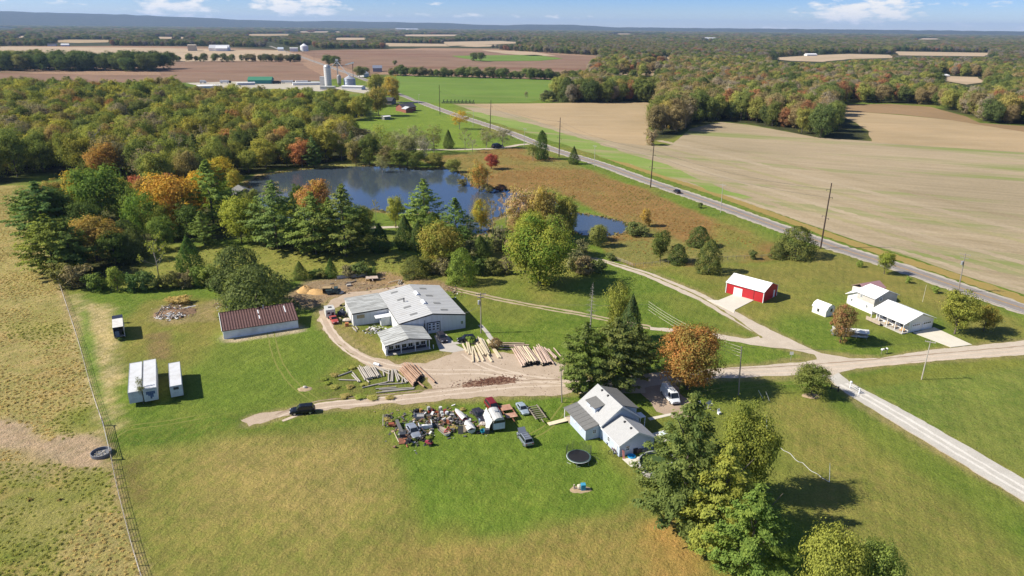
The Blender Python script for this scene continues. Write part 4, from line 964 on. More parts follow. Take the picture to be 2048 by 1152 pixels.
# ---- the wood left of the pond: the nearest trees each on their own, the rest one mass
def inside(pxpoly, n_try, step, jit=.42, z=0):
    p = gp(pxpoly, z); x0, x1 = min(q[0] for q in p), max(q[0] for q in p); y0, y1 = min(q[1] for q in p), max(q[1] for q in p)
    gx, gy = np.meshgrid(np.arange(x0, x1, step), np.arange(y0, y1, step)); gx = gx.ravel() + RNG.uniform(-jit, jit, gx.size) * step; gy = gy.ravel() + RNG.uniform(-jit, jit, gy.size) * step
    k = pip(p, gx, gy); return np.stack([gx[k], gy[k]], 1)
def toppx(P_, h):
    d = np.stack([P_[:, 0], P_[:, 1], np.broadcast_to(h, len(P_)) - CAMH], 1); w = d @ np.array(_f)
    return 1024 + FPX * (d @ np.array(_r)) / w, 576 - FPX * (d @ np.array(_u)) / w
PAL = [((.085, .102, .028), (.11, .122, .034), 'green'), ((.112, .126, .032), (.15, .152, .038), 'yellow green'), ((.15, .148, .034), (.19, .165, .036), 'yellow'), ((.115, .10, .042), (.15, .12, .05), 'olive brown'),
       ((.165, .115, .05), (.14, .12, .045), 'tan orange'), ((.14, .12, .085), (.11, .10, .05), 'grey half bare'), ((.062, .078, .026), (.082, .094, .03), 'dark green'), ((.20, .10, .045), (.18, .125, .045), 'orange')]
PW = np.array([.20, .27, .17, .12, .05, .07, .10, .02]); PW /= PW.sum()
WL = [(-500, 372), (20, 366), (70, 345), (150, 352), (250, 372), (330, 392), (420, 370), (490, 352), (560, 336), (640, 326), (706, 322), (716, 296), (655, 262), (660, 245), (735, 240), (740, 200), (690, 190), (560, 188), (430, 194), (330, 172), (170, 166), (0, 166), (-500, 166)]
Pw = inside(WL, 0, 9.0)
tx, ty = toppx(Pw, 14.5)
OPENL = [(430, 160), (760, 160), (760, 186), (640, 183), (560, 176), (430, 178), (330, 168)]
MEADOW = [(650, 252), (770, 252), (770, 220), (830, 210), (860, 260), (760, 268), (660, 268)]
keep = ~pip(OPENL, tx, ty) & (ty > 164 - (tx < 170) * 4)
Pw = Pw[keep]
Pw = Pw[np.argsort(np.hypot(Pw[:, 0], Pw[:, 1]))]
px_, py_ = toppx(Pw, 0); inview = (px_ > -60) & (px_ < 2110)
MASS = []          # (x, y, h, w, tint, tint2, kind index)
cnt = 0
for i, (x, y) in enumerate(Pw):
    u = vnoise(np.array([x]), np.array([y]), 45, 70)[0]
    pw = PW.copy(); 
    if u > .6: pw[1] *= 2.2; pw[2] *= 2.0
    if u < .4: pw[0] *= 2; pw[6] *= 2
    if px_[i] < 330 and py_[i] > 250: pw[4] *= 2; pw[5] *= 2.5
    k = RNG.choice(len(PAL), p=pw / pw.sum()); h = RNG.uniform(9.5, 19) * (.85 + .3 * u); w = min(15, max(7, h * RNG.uniform(.60, 1.0))); a_, b_, cn = PAL[k]
    a_, b_ = jitter_col(a_, .22), jitter_col(b_, .2)
    if inview[i] and cnt < 140:
        kind = 'thin' if k == 5 and random.random() < .6 else 'open' if k == 5 else ('pine' if k == 6 and random.random() < .3 else 'broad')
        tree(kind, None, h, w, a_, b_, cn + (' pine' if kind == 'pine' else ' tree') + ' in the autumn wood left of the pond', 'tree', cn + (' pines' if kind == 'pine' else ' trees') + ' of the wood left of the pond', world=(x, y, 0)); cnt += 1
    else: MASS.append((x, y, h, w, a_, b_, RNG.integers(0, 7)))
for (x, y, h, w, a_, b_, lb) in ((215, 335, 17, 15, (.20, .13, .035), (.19, .105, .036), 'large golden orange tree rising inside the autumn wood'), (605, 305, 14, 13, (.23, .095, .045), (.21, .115, .045), 'bright orange red tree at the right edge of the autumn wood'), (690, 250, 14, 12, (.27, .12, .045), (.2, .12, .05), 'orange maple beside the far lawn'),
                     (672, 248, 12, 9, (.26, .14, .05), (.2, .12, .05), 'narrow tan orange tree beside the far lawn'), (717, 268, 12, 14, (.12, .10, .05), (.15, .12, .06), 'round olive brown tree on the edge of the far lawn'), (710, 262, 14, 9, (.05, .07, .02), DKG, 'dark green tree on the edge of the far lawn'), (680, 278, 11, 11, (.22, .105, .05), (.15, .1, .05), 'rusty orange tree in front of the far lawn')):
    tree('broad', (x, y + 30), h, w, a_, b_, lb)
tree('pine', (628, 336), 15, 9.5, PNB, PNG, 'pale blue green pine on the pond dam')
# ---- field wood on the right: its front trees singly
RPAL = [((.075, .090, .026), (.105, .115, .035), 'green'), ((.115, .125, .035), (.16, .155, .045), 'yellow green'), ((.125, .10, .05), (.16, .125, .065), 'brown'), ((.17, .135, .04), (.15, .14, .05), 'golden'),
        ((.13, .115, .085), (.16, .13, .10), 'grey half bare'), ((.052, .068, .024), (.07, .085, .03), 'dark green'), ((.19, .085, .045), (.15, .10, .05), 'russet')]
RW = np.array([.25, .17, .19, .09, .14, .13, .05]); RW /= RW.sum()
EDGE = [(1106, 205), (1180, 206), (1250, 205), (1318, 205), (1330, 216), (1312, 248), (1302, 270), (1330, 274), (1352, 268), (1385, 248), (1440, 240), (1500, 246), (1580, 262), (1640, 276), (1700, 284), (1738, 281), (1742, 262), (1712, 240), (1672, 224), (1652, 213), (1700, 207), (1780, 206), (1860, 212), (1930, 231), (1965, 246), (2048, 252), (2300, 262)]
R1 = EDGE + [(2700, 262), (3200, 58), (1200, 58), (1205, 112), (1176, 158), (1120, 180)]
R2 = [(-1500, 50), (-1500, 93), (0, 93), (330, 94), (480, 98), (560, 98), (700, 97), (850, 99), (1000, 100), (1075, 105), (1210, 112), (1300, 112), (3200, 100), (3200, 60)]
CLEAR = [[(1522, 116), (1620, 110), (1700, 107), (1782, 109), (1794, 117), (1700, 119), (1640, 126), (1570, 124)], [(1780, 102), (1985, 105), (1975, 114), (1796, 112)], [(1876, 151), (1968, 154), (1982, 166), (1940, 172), (1886, 163)],
         [(876, 84), (1000, 81), (1065, 86), (900, 93)], [(760, 86), (892, 88), (902, 94), (780, 94)], [(1276, 118), (1345, 113), (1345, 120), (1290, 123)], [(1236, 140), (1335, 141), (1312, 153), (1228, 151)],
         [(368, 92), (460, 92), (462, 103), (368, 103)], [(575, 92), (625, 90), (628, 103), (575, 104)], [(1836, 148), (1900, 148), (1900, 156), (1836, 156)], [(0, 92), (330, 92), (640, 96), (640, 104), (0, 104)], [(-200, 52), (0, 54), (60, 58), (0, 60)],
         [(520, 80), (560, 88), (600, 100), (590, 104), (545, 95)],
         [(1640, 213), (1700, 207), (1790, 206), (1870, 212), (1935, 231), (1970, 246), (2048, 252), (2300, 268), (2300, 320), (1900, 300), (1742, 284), (1742, 262), (1712, 240)]]
FARF = []
_rr = random.Random(5)
for i, (cx, cy, w, hh) in enumerate(((150, 83, 160, 3.5), (40, 74, 90, 2), (330, 76, 120, 2), (520, 70, 130, 2), (690, 78, 110, 2.5), (840, 71, 160, 2), (1420, 81, 60, 1.5), (1850, 78, 90, 1.4), (620, 64, 150, 1.2), (1250, 68, 130, 1.0), (950, 92, 70, 2.5))):
    sk = _rr.uniform(-.25, .25) * w; q = [(cx - w / 2, cy + hh * .3), (cx - w * .1, cy - hh), (cx + w / 2 + sk, cy - hh * .8), (cx + w * .42, cy + hh * .6), (cx + w * .05, cy + hh)]
    FARF.append(q); CLEAR.append(q); sheet('distant_field', q, .8, PALE if i % 3 else TAN2, 40, 4, 60)
def allowed(P_, h):
    ok = np.ones(len(P_), bool)
    for f_ in (0.0, .5, .95):
        x, y = toppx(P_, h * f_)
        for c in CLEAR: ok &= ~pip(c, x, y)
    return ok
P1 = inside(R1, 0, 11.0) if False else None
def wedge(d0, d1, step):
    """points spread over the view wedge between two distances"""
    out = []; a_lim = R(41)
    gx, gy = np.meshgrid(np.arange(-d1 * .66, d1 * .66, step), np.arange(d0 * .70, d1, step)); gx = gx.ravel(); gy = gy.ravel()
    gx = gx + RNG.uniform(-.45, .45, gx.size) * step; gy = gy + RNG.uniform(-.45, .45, gy.size) * step
    d = np.hypot(gx, gy); k = (d >= d0) & (d < d1) & (np.abs(np.arctan2(gx, gy)) < a_lim); return np.stack([gx[k], gy[k]], 1)
single = 0
for d0, d1, st, hs, ws in ((380, 760, 9.0, 1.32, 1.0), (760, 1500, 10.5, 1.15, 1.05), (1500, 3200, 15.0, 1.05, 1.35), (3200, 6500, 27.0, 1.1, 2.3), (6500, 14000, 62.0, 1.25, 5.0)):
    P_ = wedge(d0, d1, st); x, y = toppx(P_, 0)
    k = pip(R1, x, y) | pip(R2, x, y); P_ = P_[k]
    h = RNG.uniform(10, 17, len(P_)) * hs; k = allowed(P_, h); P_, h = P_[k], h[k]
    gap = vnoise(P_[:, 0], P_[:, 1], 420, 90)
    if d0 > 1500: k = ~((gap > .80) & (RNG.random(len(P_)) < .9)); P_, h, gap = P_[k], h[k], gap[k]
    order = np.argsort(np.hypot(P_[:, 0], P_[:, 1])); P_, h = P_[order], h[order]
    x, y = toppx(P_, 0); u = vnoise(P_[:, 0], P_[:, 1], 60 if d0 < 1500 else 260, 71)
    for i in range(len(P_)):
        rw = RW.copy()
        if u[i] > .62: rw[2] *= 2.0; rw[4] *= 1.8
        if u[i] < .40: rw[0] *= 1.8; rw[5] *= 2.4
        kk = RNG.choice(len(RPAL), p=rw / rw.sum()); a_, b_, cn = RPAL[kk]; w = h[i] * RNG.uniform(.64, .9) * ws
        a_, b_ = jitter_col(a_, .26), jitter_col(b_, .2)
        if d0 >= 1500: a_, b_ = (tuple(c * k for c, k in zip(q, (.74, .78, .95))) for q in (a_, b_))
        if single < 70 and d0 < 500 and -20 < x[i] < 2068:
            kind = 'open' if kk == 4 else 'broad'
            tree(kind, None, h[i], w, a_, b_, cn + ' tree along the edge of the field wood on the right', 'tree', cn + ' trees of the field wood', world=(P_[i][0], P_[i][1], 0)); single += 1
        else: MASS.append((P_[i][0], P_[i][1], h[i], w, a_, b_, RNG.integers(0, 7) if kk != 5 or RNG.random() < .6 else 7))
# ---- lines of trees between the far fields (each its own thing where it can be told apart)
def row(p0, p1, n, h0, h1, label, group, tints, jy=6, kinds=('broad',)):
    a, b = G(*p0), G(*p1)
    for i in range(n):
        p = a.lerp(b, (i + random.uniform(.1, .9)) / n); h = random.uniform(h0, h1); ti = jitter_col(random.choice(tints), .2)
        MASS.append((p.x + random.uniform(-2, 2), p.y + random.uniform(-jy, jy), h, h * random.uniform(.85, 1.3), ti, tuple(c * 1.3 for c in ti), random.randrange(7)))
row((775, 151), (1165, 161), 84, 7, 15, 'tree in the dark hedgerow behind the green field', 'hedgerow trees behind the green field', [(.085, .085, .04), (.06, .075, .028), (.11, .09, .055), (.075, .09, .03)], 8, ('broad', 'broad', 'open'))
row((1075, 205), (1110, 200), 3, 7, 10, 'dark small tree in the corner of the green field', 'corner trees of the green field', [(.07, .08, .035)], 6)
tree('open', (1052, 200), 9, 5, GRY, OLV, 'lone bare sapling standing in the green field')
a, b = G(-120, 140), G(318, 141)
for i in range(150):
    u = (i + random.random() * .8) / 150; ti = jitter_col(random.choice([(.042, .06, .022), (.05, .07, .026), (.065, .08, .03)] if u > .42 else [(.12, .12, .045), (.085, .09, .035), (.07, .085, .03)]), .15); p = a.lerp(b, u); h = random.uniform(18, 28)
    MASS.append((p.x, p.y + random.uniform(-25, 60), h, h * random.uniform(.85, 1.15), ti, tuple(c * 1.25 for c in ti), random.randrange(7)))
row((328, 123), (470, 124), 14, 7, 17, 'shrubby tree in the line between the far pale and brown fields', 'far field line', [(.075, .085, .04), (.06, .07, .03)], 8)
row((485, 123), (600, 124), 20, 9, 15, 'shrubby tree in the line beside the far road', 'far road side line', [(.10, .09, .05), (.06, .065, .035)], 8, ('broad', 'open'))
for x, y, h, w, ti, lb in ((948, 122, 17, 20, (.055, .07, .026), 'dark round tree alone in the far green field, left one'), (962, 123, 18, 20, (.05, .065, .024), 'dark round tree alone in the far green field, right one'), (790, 131, 9, 10, (.09, .095, .045), 'small round tree alone in the far brown field'),
                      (657, 131, 18, 24, (.05, .068, .026), 'dark tree behind the tall white silo, left one'), (672, 132, 17, 22, (.052, .068, .026), 'dark tree behind the tall white silo, right one'), (719, 155, 15, 20, (.085, .09, .04), 'grey green tree at the far farmhouse'), (732, 152, 12, 15, (.08, .09, .04), 'grey green tree right of the far farmhouse tree')):
    tree('broad', (x, y), h, w, ti, tuple(c * 1.3 for c in ti), lb)
# ---- the mass of woodland: one object
def scatter(name, rows, kinds):
    n = len(rows); me = bpy.data.meshes.new(name); me.vertices.add(n)
    xy = np.array([(r_[0], r_[1], 0) for r_ in rows]); me.vertices.foreach_set('co', xy.ravel().astype(np.float32))
    def at(nm, tp, arr, key):
        a_ = me.attributes.new(nm, tp, 'POINT'); a_.data.foreach_set(key, np.asarray(arr, dtype=np.int32 if tp == 'INT' else np.float32).ravel())
    at('size', 'FLOAT_VECTOR', [(r_[3], r_[3], r_[2]) for r_ in rows], 'vector'); at('turn', 'FLOAT_VECTOR', [(0, 0, random.uniform(0, 6.28)) for _ in rows], 'vector')
    at('tint', 'FLOAT_COLOR', [(*(q * LEAFGAIN for q in r_[4]), 1) for r_ in rows], 'color'); at('tint2', 'FLOAT_COLOR', [(*(q * LEAFGAIN for q in r_[5]), 1) for r_ in rows], 'color'); at('sort', 'INT', [int(r_[6]) for r_ in rows], 'value')
    o = link(name, me); ng = bpy.data.node_groups.new(name + '_planting', 'GeometryNodeTree')
    ng.interface.new_socket('Geometry', in_out='INPUT', socket_type='NodeSocketGeometry'); ng.interface.new_socket('Geometry', in_out='OUTPUT', socket_type='NodeSocketGeometry')
    gi, go = ng.nodes.new('NodeGroupInput'), ng.nodes.new('NodeGroupOutput'); jn = ng.nodes.new('GeometryNodeJoinGeometry')
    def named(nm, tp):
        q = ng.nodes.new('GeometryNodeInputNamedAttribute'); q.data_type = tp; q.inputs[0].default_value = nm; return q.outputs[0]
    sz, tn, so = named('size', 'FLOAT_VECTOR'), named('turn', 'FLOAT_VECTOR'), named('sort', 'INT')
    for i, src in enumerate(kinds):
        oi = ng.nodes.new('GeometryNodeObjectInfo'); oi.inputs['Object'].default_value = src; oi.transform_space = 'ORIGINAL'
        cm = ng.nodes.new('FunctionNodeCompare'); cm.data_type = 'INT'; cm.operation = 'EQUAL'; ng.links.new(so, cm.inputs[2]); cm.inputs[3].default_value = i
        ip = ng.nodes.new('GeometryNodeInstanceOnPoints'); ng.links.new(gi.outputs[0], ip.inputs['Points']); ng.links.new(cm.outputs[0], ip.inputs['Selection']); ng.links.new(oi.outputs['Geometry'], ip.inputs['Instance'])
        e2r = ng.nodes.new('FunctionNodeEulerToRotation'); ng.links.new(tn, e2r.inputs[0]); ng.links.new(e2r.outputs[0], ip.inputs['Rotation']); ng.links.new(sz, ip.inputs['Scale'])
        ng.links.new(ip.outputs[0], jn.inputs[0])
    ng.links.new(jn.outputs[0], go.inputs[0])
    md = o.modifiers.new('planting', 'NODES'); md.node_group = ng; return tag(o, kind='stuff')
srcs = []
for kn, n_ in (('broad', 7), ('cedar_wide', 1)):
    for i in range(n_):
        cm = CROWN[kn][i][0]; srcs.append(next(o for o in bpy.data.objects if o.type == 'MESH' and o.data == cm))
fw = scatter('woodland', MASS, srcs)
print('MASS', len(MASS), 'TREES', len(TREES))
# ---- blue ridge on the horizon, left
hb = MB(); N_ = 200; hv = []
for i in range(N_ + 1):
    px = -900 + i * 4200 / N_; d_ = 15500
    dr = (G(px, 300) - Vector((0, 0, 0))).normalized(); dr.z = 0; dr.normalize()
    prof = [(-900, 16), (0, 22), (160, 26), (300, 30), (420, 35), (520, 40), (640, 43.5), (680, 41.5), (760, 43.5), (830, 45), (900, 46), (960, 49), (1010, 50), (1060, 48.5), (1130, 49), (1165, 51.5), (1200, 54.2), (1400, 56), (1800, 60), (2048, 63), (3300, 76)]
    yy = np.interp(px, [a for a, _ in prof], [b for _, b in prof]) + (random.random() - .5) * .8
    el_ = px_dir(px, yy)[1]; hgt = CAMH + math.tan(el_) * d_
    hv.append((dr, max(5, hgt)))
v, f = [], []
for i, (dr, hg) in enumerate(hv):
    for (dd, k) in ((12500, -.02), (13600, .35), (14600, .78), (15500, 1.0), (17500, .9), (21000, -.02)):
        p = dr * dd; v.append((p.x, p.y, max(-3, hg * k + (random.random() - .5) * 8 * (k > 0))))
    if i:
        for j in range(5): f.append(((i - 1) * 6 + j, i * 6 + j, i * 6 + j + 1, (i - 1) * 6 + j + 1))
me = bpy.data.meshes.new('hills'); me.from_pydata(v, [], f); t = NT('wooded_hill'); p = t.pos()
me.materials.append(t.out(t.principled(t.mix(t.ramp(t.noise(p, .012, 6, .7), .35, .65), (.040, .048, .024), (.085, .08, .045)), .95, 0, t.bump(t.noise(p, .02, 5), 1, 20), .05))); me.update()
for pl in me.polygons: pl.use_smooth = True
tag(link('hills', me), kind='structure')
# ---------------------------------------------------------------- rank grass of the pasture and the rust meadow: tufts nobody could count
def tuft_mesh(name, seed, n=26):
    rg = np.random.default_rng(seed); a = rg.uniform(0, 6.283, n); r_ = rg.uniform(0, .38, n); P_ = np.stack([np.cos(a) * r_, np.sin(a) * r_, rg.uniform(.05, .32, n)], 1)
    lean = np.stack([np.cos(a) * .8, np.sin(a) * .8, np.full(n, 1.)], 1) + rnd(rg, n) * .4; N_ = np.stack([np.cos(a) * .5, np.sin(a) * .5, np.full(n, 1.1)], 1) + rnd(rg, n) * .5
    L_ = rg.uniform(.35, .75, n); return leaves_mesh(name, P_, N_, L_, L_ * .22, lean, rg.random(n), rg)
def tufts(name, polys, holes, step, tints, hs, src):
    rows = []
    for pl in polys:
        Q = inside(pl, 0, step, .5); hx, hy = toppx(Q, 0)
        for h_ in holes: k = ~pip(h_, hx, hy); Q, hx, hy = Q[k], hx[k], hy[k]
        u = fbm(Q[:, 0], Q[:, 1], 9, 120); k = (u > .40) | (RNG.random(len(Q)) < .25); Q, u = Q[k], u[k]
        g = fbm(Q[:, 0], Q[:, 1], 22, 31)
        for (x, y), q, gg in zip(Q, u, g):
            ti = jitter_col(tints[1] if gg > .52 and (y < 150 or name == 'meadow_grass') else tints[0], .22); s = random.uniform(*hs) * (.7 + q * .7); rows.append((x, y, s * random.uniform(.5, .9), s, tuple(c / LEAFGAIN for c in ti), tuple(c * 1.3 / LEAFGAIN for c in ti), random.randrange(len(src))))
    return scatter(name, rows, src)
TS = []
for k in range(2):
    o = link('grass_tuft', tuft_mesh('grass_tuft', 300 + k)); o.location = G(120 - 60 * k, 1000); o['tint'] = (.3, .22, .09); o['tint2'] = (.24, .2, .07); tag(o, kind='stuff'); TS.append(o)
PAST = [(-60, 380), (48, 372), (98, 520), (154, 690), (200, 850), (230, 1000), (284, 1160), (-60, 1190)]
tufts('pasture_grass', [PAST], [[(-60, 845), (40, 848), (95, 882), (208, 872), (218, 930), (150, 938), (40, 900), (-60, 895)]], .85, [(.44, .35, .145), (.27, .28, .07)], (.35, .75), TS)
tufts('meadow_grass', [[(850, 322), (960, 303), (1040, 300), (1120, 322), (1300, 388), (1420, 442), (1560, 498), (1500, 516), (1290, 530), (1230, 512), (1200, 472), (1260, 440), (1160, 402), (1100, 378), (1010, 382), (910, 345)]], [PONDS[1]], 1.9, [(.33, .18, .065), (.24, .225, .065)], (.45, .9), TS)
tufts('scrub_grass', [[(150, 500), (300, 492), (700, 502), (1000, 520), (1180, 500), (1200, 540), (1000, 556), (840, 552), (590, 556), (450, 568), (180, 572)]], [], 1.8, [(.30, .28, .085), (.30, .28, .085)], (.45, .9), TS)
rows = []
for P_ in PONDS:
    L = [Vector(p) for p in gp(P_)]
    for a, b in zip(L, L[1:] + L[:1]):
        for i in range(int((b - a).length * 2.2)):
            p = a.lerp(b, random.random()) + Vector((random.gauss(0, .7), random.gauss(0, .7))); ti = jitter_col(random.choice([(.34, .27, .12), (.16, .17, .05), (.28, .2, .09)]), .25); s = random.uniform(.4, 1.3)
            rows.append((p.x, p.y, s * 1.5, s, tuple(c / LEAFGAIN for c in ti), tuple(c * 1.3 / LEAFGAIN for c in ti), random.randrange(2)))
scatter('shore_reeds', rows, TS)
# ---------------------------------------------------------------- buildings
class Fr:
    """a building's own axes: x along its front, y into it"""
    def __init__(s, ox, oy, az): s.o = Vector((ox, oy, 0)); s.a = R(az); s.ex = Vector((math.cos(s.a), math.sin(s.a), 0)); s.ey = Vector((-math.sin(s.a), math.cos(s.a), 0))
    def loc(s, px, py, z=0):
        d = G(px, py, z) - s.o; return d.dot(s.ex), d.dot(s.ey)
    def on(s, px, py, zf):
        z = 3.0
        for _ in range(12): x, y = s.loc(px, py, z); z = zf(x, y)
        return x, y, z
    def thing(s, name, label, cat, group=None): return thing(name, label, cat, s.o, s.a, group)
FACE = {'front': 0, 'right': R(90), 'back': R(180), 'left': R(-90)}
TRIM = mat('white_trim', (.70, .71, .73), .6, var=.04)
def place(o, x, y, z, face): o.location = (x, y, z); o.rotation_euler = (0, 0, FACE[face]); return o
_wm = {}
def window(th, x, y, z, w, h, face, fm=None, cols=2, rows=2, gm=None, name='window'):
    """framed window: z is its middle; pane set back in the frame"""
    fm = fm or TRIM; gm = gm or GLASS; k = (w, h, fm.name, cols, rows, gm.name)
    if k not in _wm:
        t_ = .09; a = MB()
        a.box(-w / 2, w / 2, -.05, .06, h / 2 - t_, h / 2); a.box(-w / 2, w / 2, -.07, .06, -h / 2, -h / 2 + t_); a.box(-w / 2, -w / 2 + t_, -.05, .06, -h / 2 + t_, h / 2 - t_); a.box(w / 2 - t_, w / 2, -.05, .06, -h / 2 + t_, h / 2 - t_)
        for i in range(1, cols): q = -w / 2 + w * i / cols; a.box(q - .02, q + .02, -.035, .05, -h / 2 + t_, h / 2 - t_)
        for j in range(1, rows): q = -h / 2 + h * j / rows; a.box(-w / 2 + t_, w / 2 - t_, -.03, .045, q - .02, q + .02)
        b = MB(); b.box(-w / 2 + t_, w / 2 - t_, -.012, .02, -h / 2 + t_, h / 2 - t_); _wm[k] = (a.mesh('window_frame', fm), b.mesh('pane', gm))
    o = link(name, _wm[k][0], th); link('pane', _wm[k][1], o); return place(o, x, y, z, face)
def gable(th, x0, x1, y0, y1, ev, rd, wm, rm, over=.35, thick=.12, rx=None, seam=0, eaves=None, ev2=None, wall='wall', roof='roof', fm=None):
    """walls with a ridge running in y at rx, and two roof slopes"""
    rx = (x0 + x1) / 2 if rx is None else rx; ev2 = ev if ev2 is None else ev2
    w = MB(); w.prism([(x0, -.1), (x1, -.1), (x1, ev2), (rx, rd), (x0, ev)], y0, y1); w.build(wall, wm, th)
    r_ = MB(); sl = (rd - ev) / (rx - x0); sr = (rd - ev2) / (x1 - rx)
    up = .04 + thick
    L0 = (x0 - over, ev - sl * over + up); R0 = (x1 + over, ev2 - sr * over + up); T = (rx, rd + up)
    r_.slab([(L0[0], y0 - over, L0[1]), (T[0], y0 - over, T[1]), (T[0], y1 + over, T[1]), (L0[0], y1 + over, L0[1])], thick)
    r_.slab([(T[0], y0 - over, T[1]), (R0[0], y0 - over, R0[1]), (R0[0], y1 + over, R0[1]), (T[0], y1 + over, T[1])], thick)
    if seam:
        n = int((y1 - y0 + 2 * over) / seam)
        for i in range(n + 1):
            y = y0 - over + .05 + (y1 - y0 + 2 * over - .1) * i / n
            r_.beam((L0[0], y, L0[1] + .015), (T[0], y, T[1] + .015), .06, .05); r_.beam((T[0], y, T[1] + .015), (R0[0], y, R0[1] + .015), .06, .05)
    o = r_.build(roof, rm, th)
    if fm:
        f = MB(); e = .025
        for a, b in ((L0, T), (T, R0)): f.hexa([(a[0], y0 - over - e, a[1] - .26), (b[0], y0 - over - e, b[1] - .26), (b[0], y0 - over + .02 - e, b[1] - .26), (a[0], y0 - over + .02 - e, a[1] - .26), (a[0], y0 - over - e, a[1]), (b[0], y0 - over - e, b[1]), (b[0], y0 - over + .02 - e, b[1]), (a[0], y0 - over + .02 - e, a[1])])
        f.box(L0[0] - e, L0[0] - .003, y0 - over, y1 + over, L0[1] - .24, L0[1] - .02); f.build('fascia', fm, th)
    return o
t = NT('white_metal_siding'); p = t.obj()
st = t.noise(t.mapping(p, (3, 3, .12)), 1, 5, .7)
c = t.mix(t.ramp(st, .35, .7), (.70, .71, .72), (.56, .555, .54)); c = t.mix(t.math('MULTIPLY', t.ramp(t.noise(t.mapping(p, (.8, .8, .5)), 1, 6, .75), .60, .72), .55), c, (.36, .30, .24))
SIDING = t.out(t.principled(c, .55, 0, None, .3))
t = NT('worn_metal_roof'); p = t.obj()
st = t.noise(t.mapping(p, (.25, 2.2, 1)), 1, 6, .7)
c = t.mix(t.ramp(st, .3, .7), (.50, .505, .50), (.42, .42, .415)); c = t.mix(t.math('MULTIPLY', t.ramp(t.noise(p, .30, 7, .72), .50, .72), .55), c, (.36, .34, .30))
SHOPROOF = t.out(t.principled(c, .5, 0, None, .3))
t = NT('office_roof'); p = t.obj()
st = t.noise(t.mapping(p, (.3, 1.6, 1)), 1, 6, .7)
c = t.mix(t.ramp(st, .4, .62), (.50, .51, .49), (.27, .27, .25))
OFFROOF = t.out(t.principled(c, .5, 0, None, .3))
SKYL = mat('skylight_plastic', (.20, .20, .19), .4, var=.1); FASC = mat('dark_fascia', (.03, .028, .026), .6)
# ---- workshop
F_ = Fr(-25.15, 143.7, 22.8)
sh = F_.thing('workshop', 'large white metal workshop with low gabled roof and skylights', 'building')
gable(sh, 0, 15.6, 0, 20.5, 3.4, 4.72, SIDING, SHOPROOF, .10, .08, seam=1.0, fm=FASC)
zr = lambda x, y: (3.4 + 1.32 * (x / 7.8) if x < 7.8 else 4.72 - 1.32 * ((x - 7.8) / 7.8)) + .14
for (a, b) in ((760, 228), (825, 300), (893, 380), (957, 450), (1053, 190), (1118, 262), (1197, 338), (1270, 406)):
    x, y, z = F_.on(640 + a * .1953, 540 + b * .1953, zr); s = .169 if x < 7.8 else -.169
    mb = MB(); mb.hexa([(-.85, -.42, -.85 * s - .02), (.85, -.42, .85 * s - .02), (.85, .42, .85 * s - .02), (-.85, .42, -.85 * s - .02), (-.85, -.42, -.85 * s + .045), (.85, -.42, .85 * s + .045), (.85, .42, .85 * s + .045), (-.85, .42, -.85 * s + .045)])
    mb.build('skylight', SKYL, sh).location = (x, y, z)
for (a, b) in ((968, 240), (1052, 328)):
    x, y, z = F_.on(640 + a * .1953, 540 + b * .1953, lambda x, y: 4.95)
    mb = MB(); mb.prism([(-.42, -.2), (.42, -.2), (.42, .25), (.2, .45), (-.2, .45), (-.42, .25)], -1.15, 1.15); mb.build('ridge_vent', TRIM, sh).location = (7.8, y, 4.78)
x, y, z = F_.on(640 + 860 * .1953, 540 + 325 * .1953, zr); mb = MB(); mb.tube([(x, y, z - .1), (x, y, z + .75)], .13, 8); mb.tube([(x, y, z + .75), (x, y, z + .88)], .22, 8); mb.build('chimney_pipe', DARK, sh)
xa = F_.loc(640 + 1095 * .1953, 540 + 640 * .1953)[0]; xb = F_.loc(640 + 1222 * .1953, 540 + 628 * .1953)[0]
mb = MB(); mb.box(xa - .14, xb + .14, -.05, .02, 0, 2.62); mb.box(xa - .14, xa, -.09, -.055, 0, 2.75); mb.box(xb, xb + .14, -.09, -.055, 0, 2.75); mb.box(xa, xb, -.09, -.055, 2.55, 2.75)
dr_ = mb.build('overhead_door', mat('black_door_frame', (.02, .02, .02), .6), sh)
w_ = (xb - xa)
for k in range(4):
    mb = MB(); mb.box(xa + .02, xb - .02, -.085, -.055, .03 + k * .63, .03 + k * .63 + .60); mb.build('door_panel', TRIM, dr_)
    if k:
        for j in range(3):
            mb = MB(); q = xa + w_ * (j + .5) / 3; mb.box(q - .27, q + .27, -.10, -.087, .18 + k * .63, .50 + k * .63); mb.build('pane', GLASS, dr_)
xw = F_.loc(640 + 1447 * .1953, 540 + 590 * .1953)[0]; window(sh, xw, -.02, 1.55, .75, .95, 'front', cols=1, rows=1, gm=mat('greenish_pane', (.20, .24, .17), .2))
xg = F_.loc(640 + 1075 * .1953, 540 + 640 * .1953)[0] - .3
mb = MB(); mb.box(xg - .28, xg + .1, -.4, -.02, .6, 1.9); mb.box(xg - .1, xg + .05, -.3, -.02, 2.1, 2.7); mb.tube([(xg, -.2, 1.9), (xg, -.2, 3.5)], .05, 6); mb.build('meter_box', mat('grey_box', (.10, .10, .11), .6), sh)
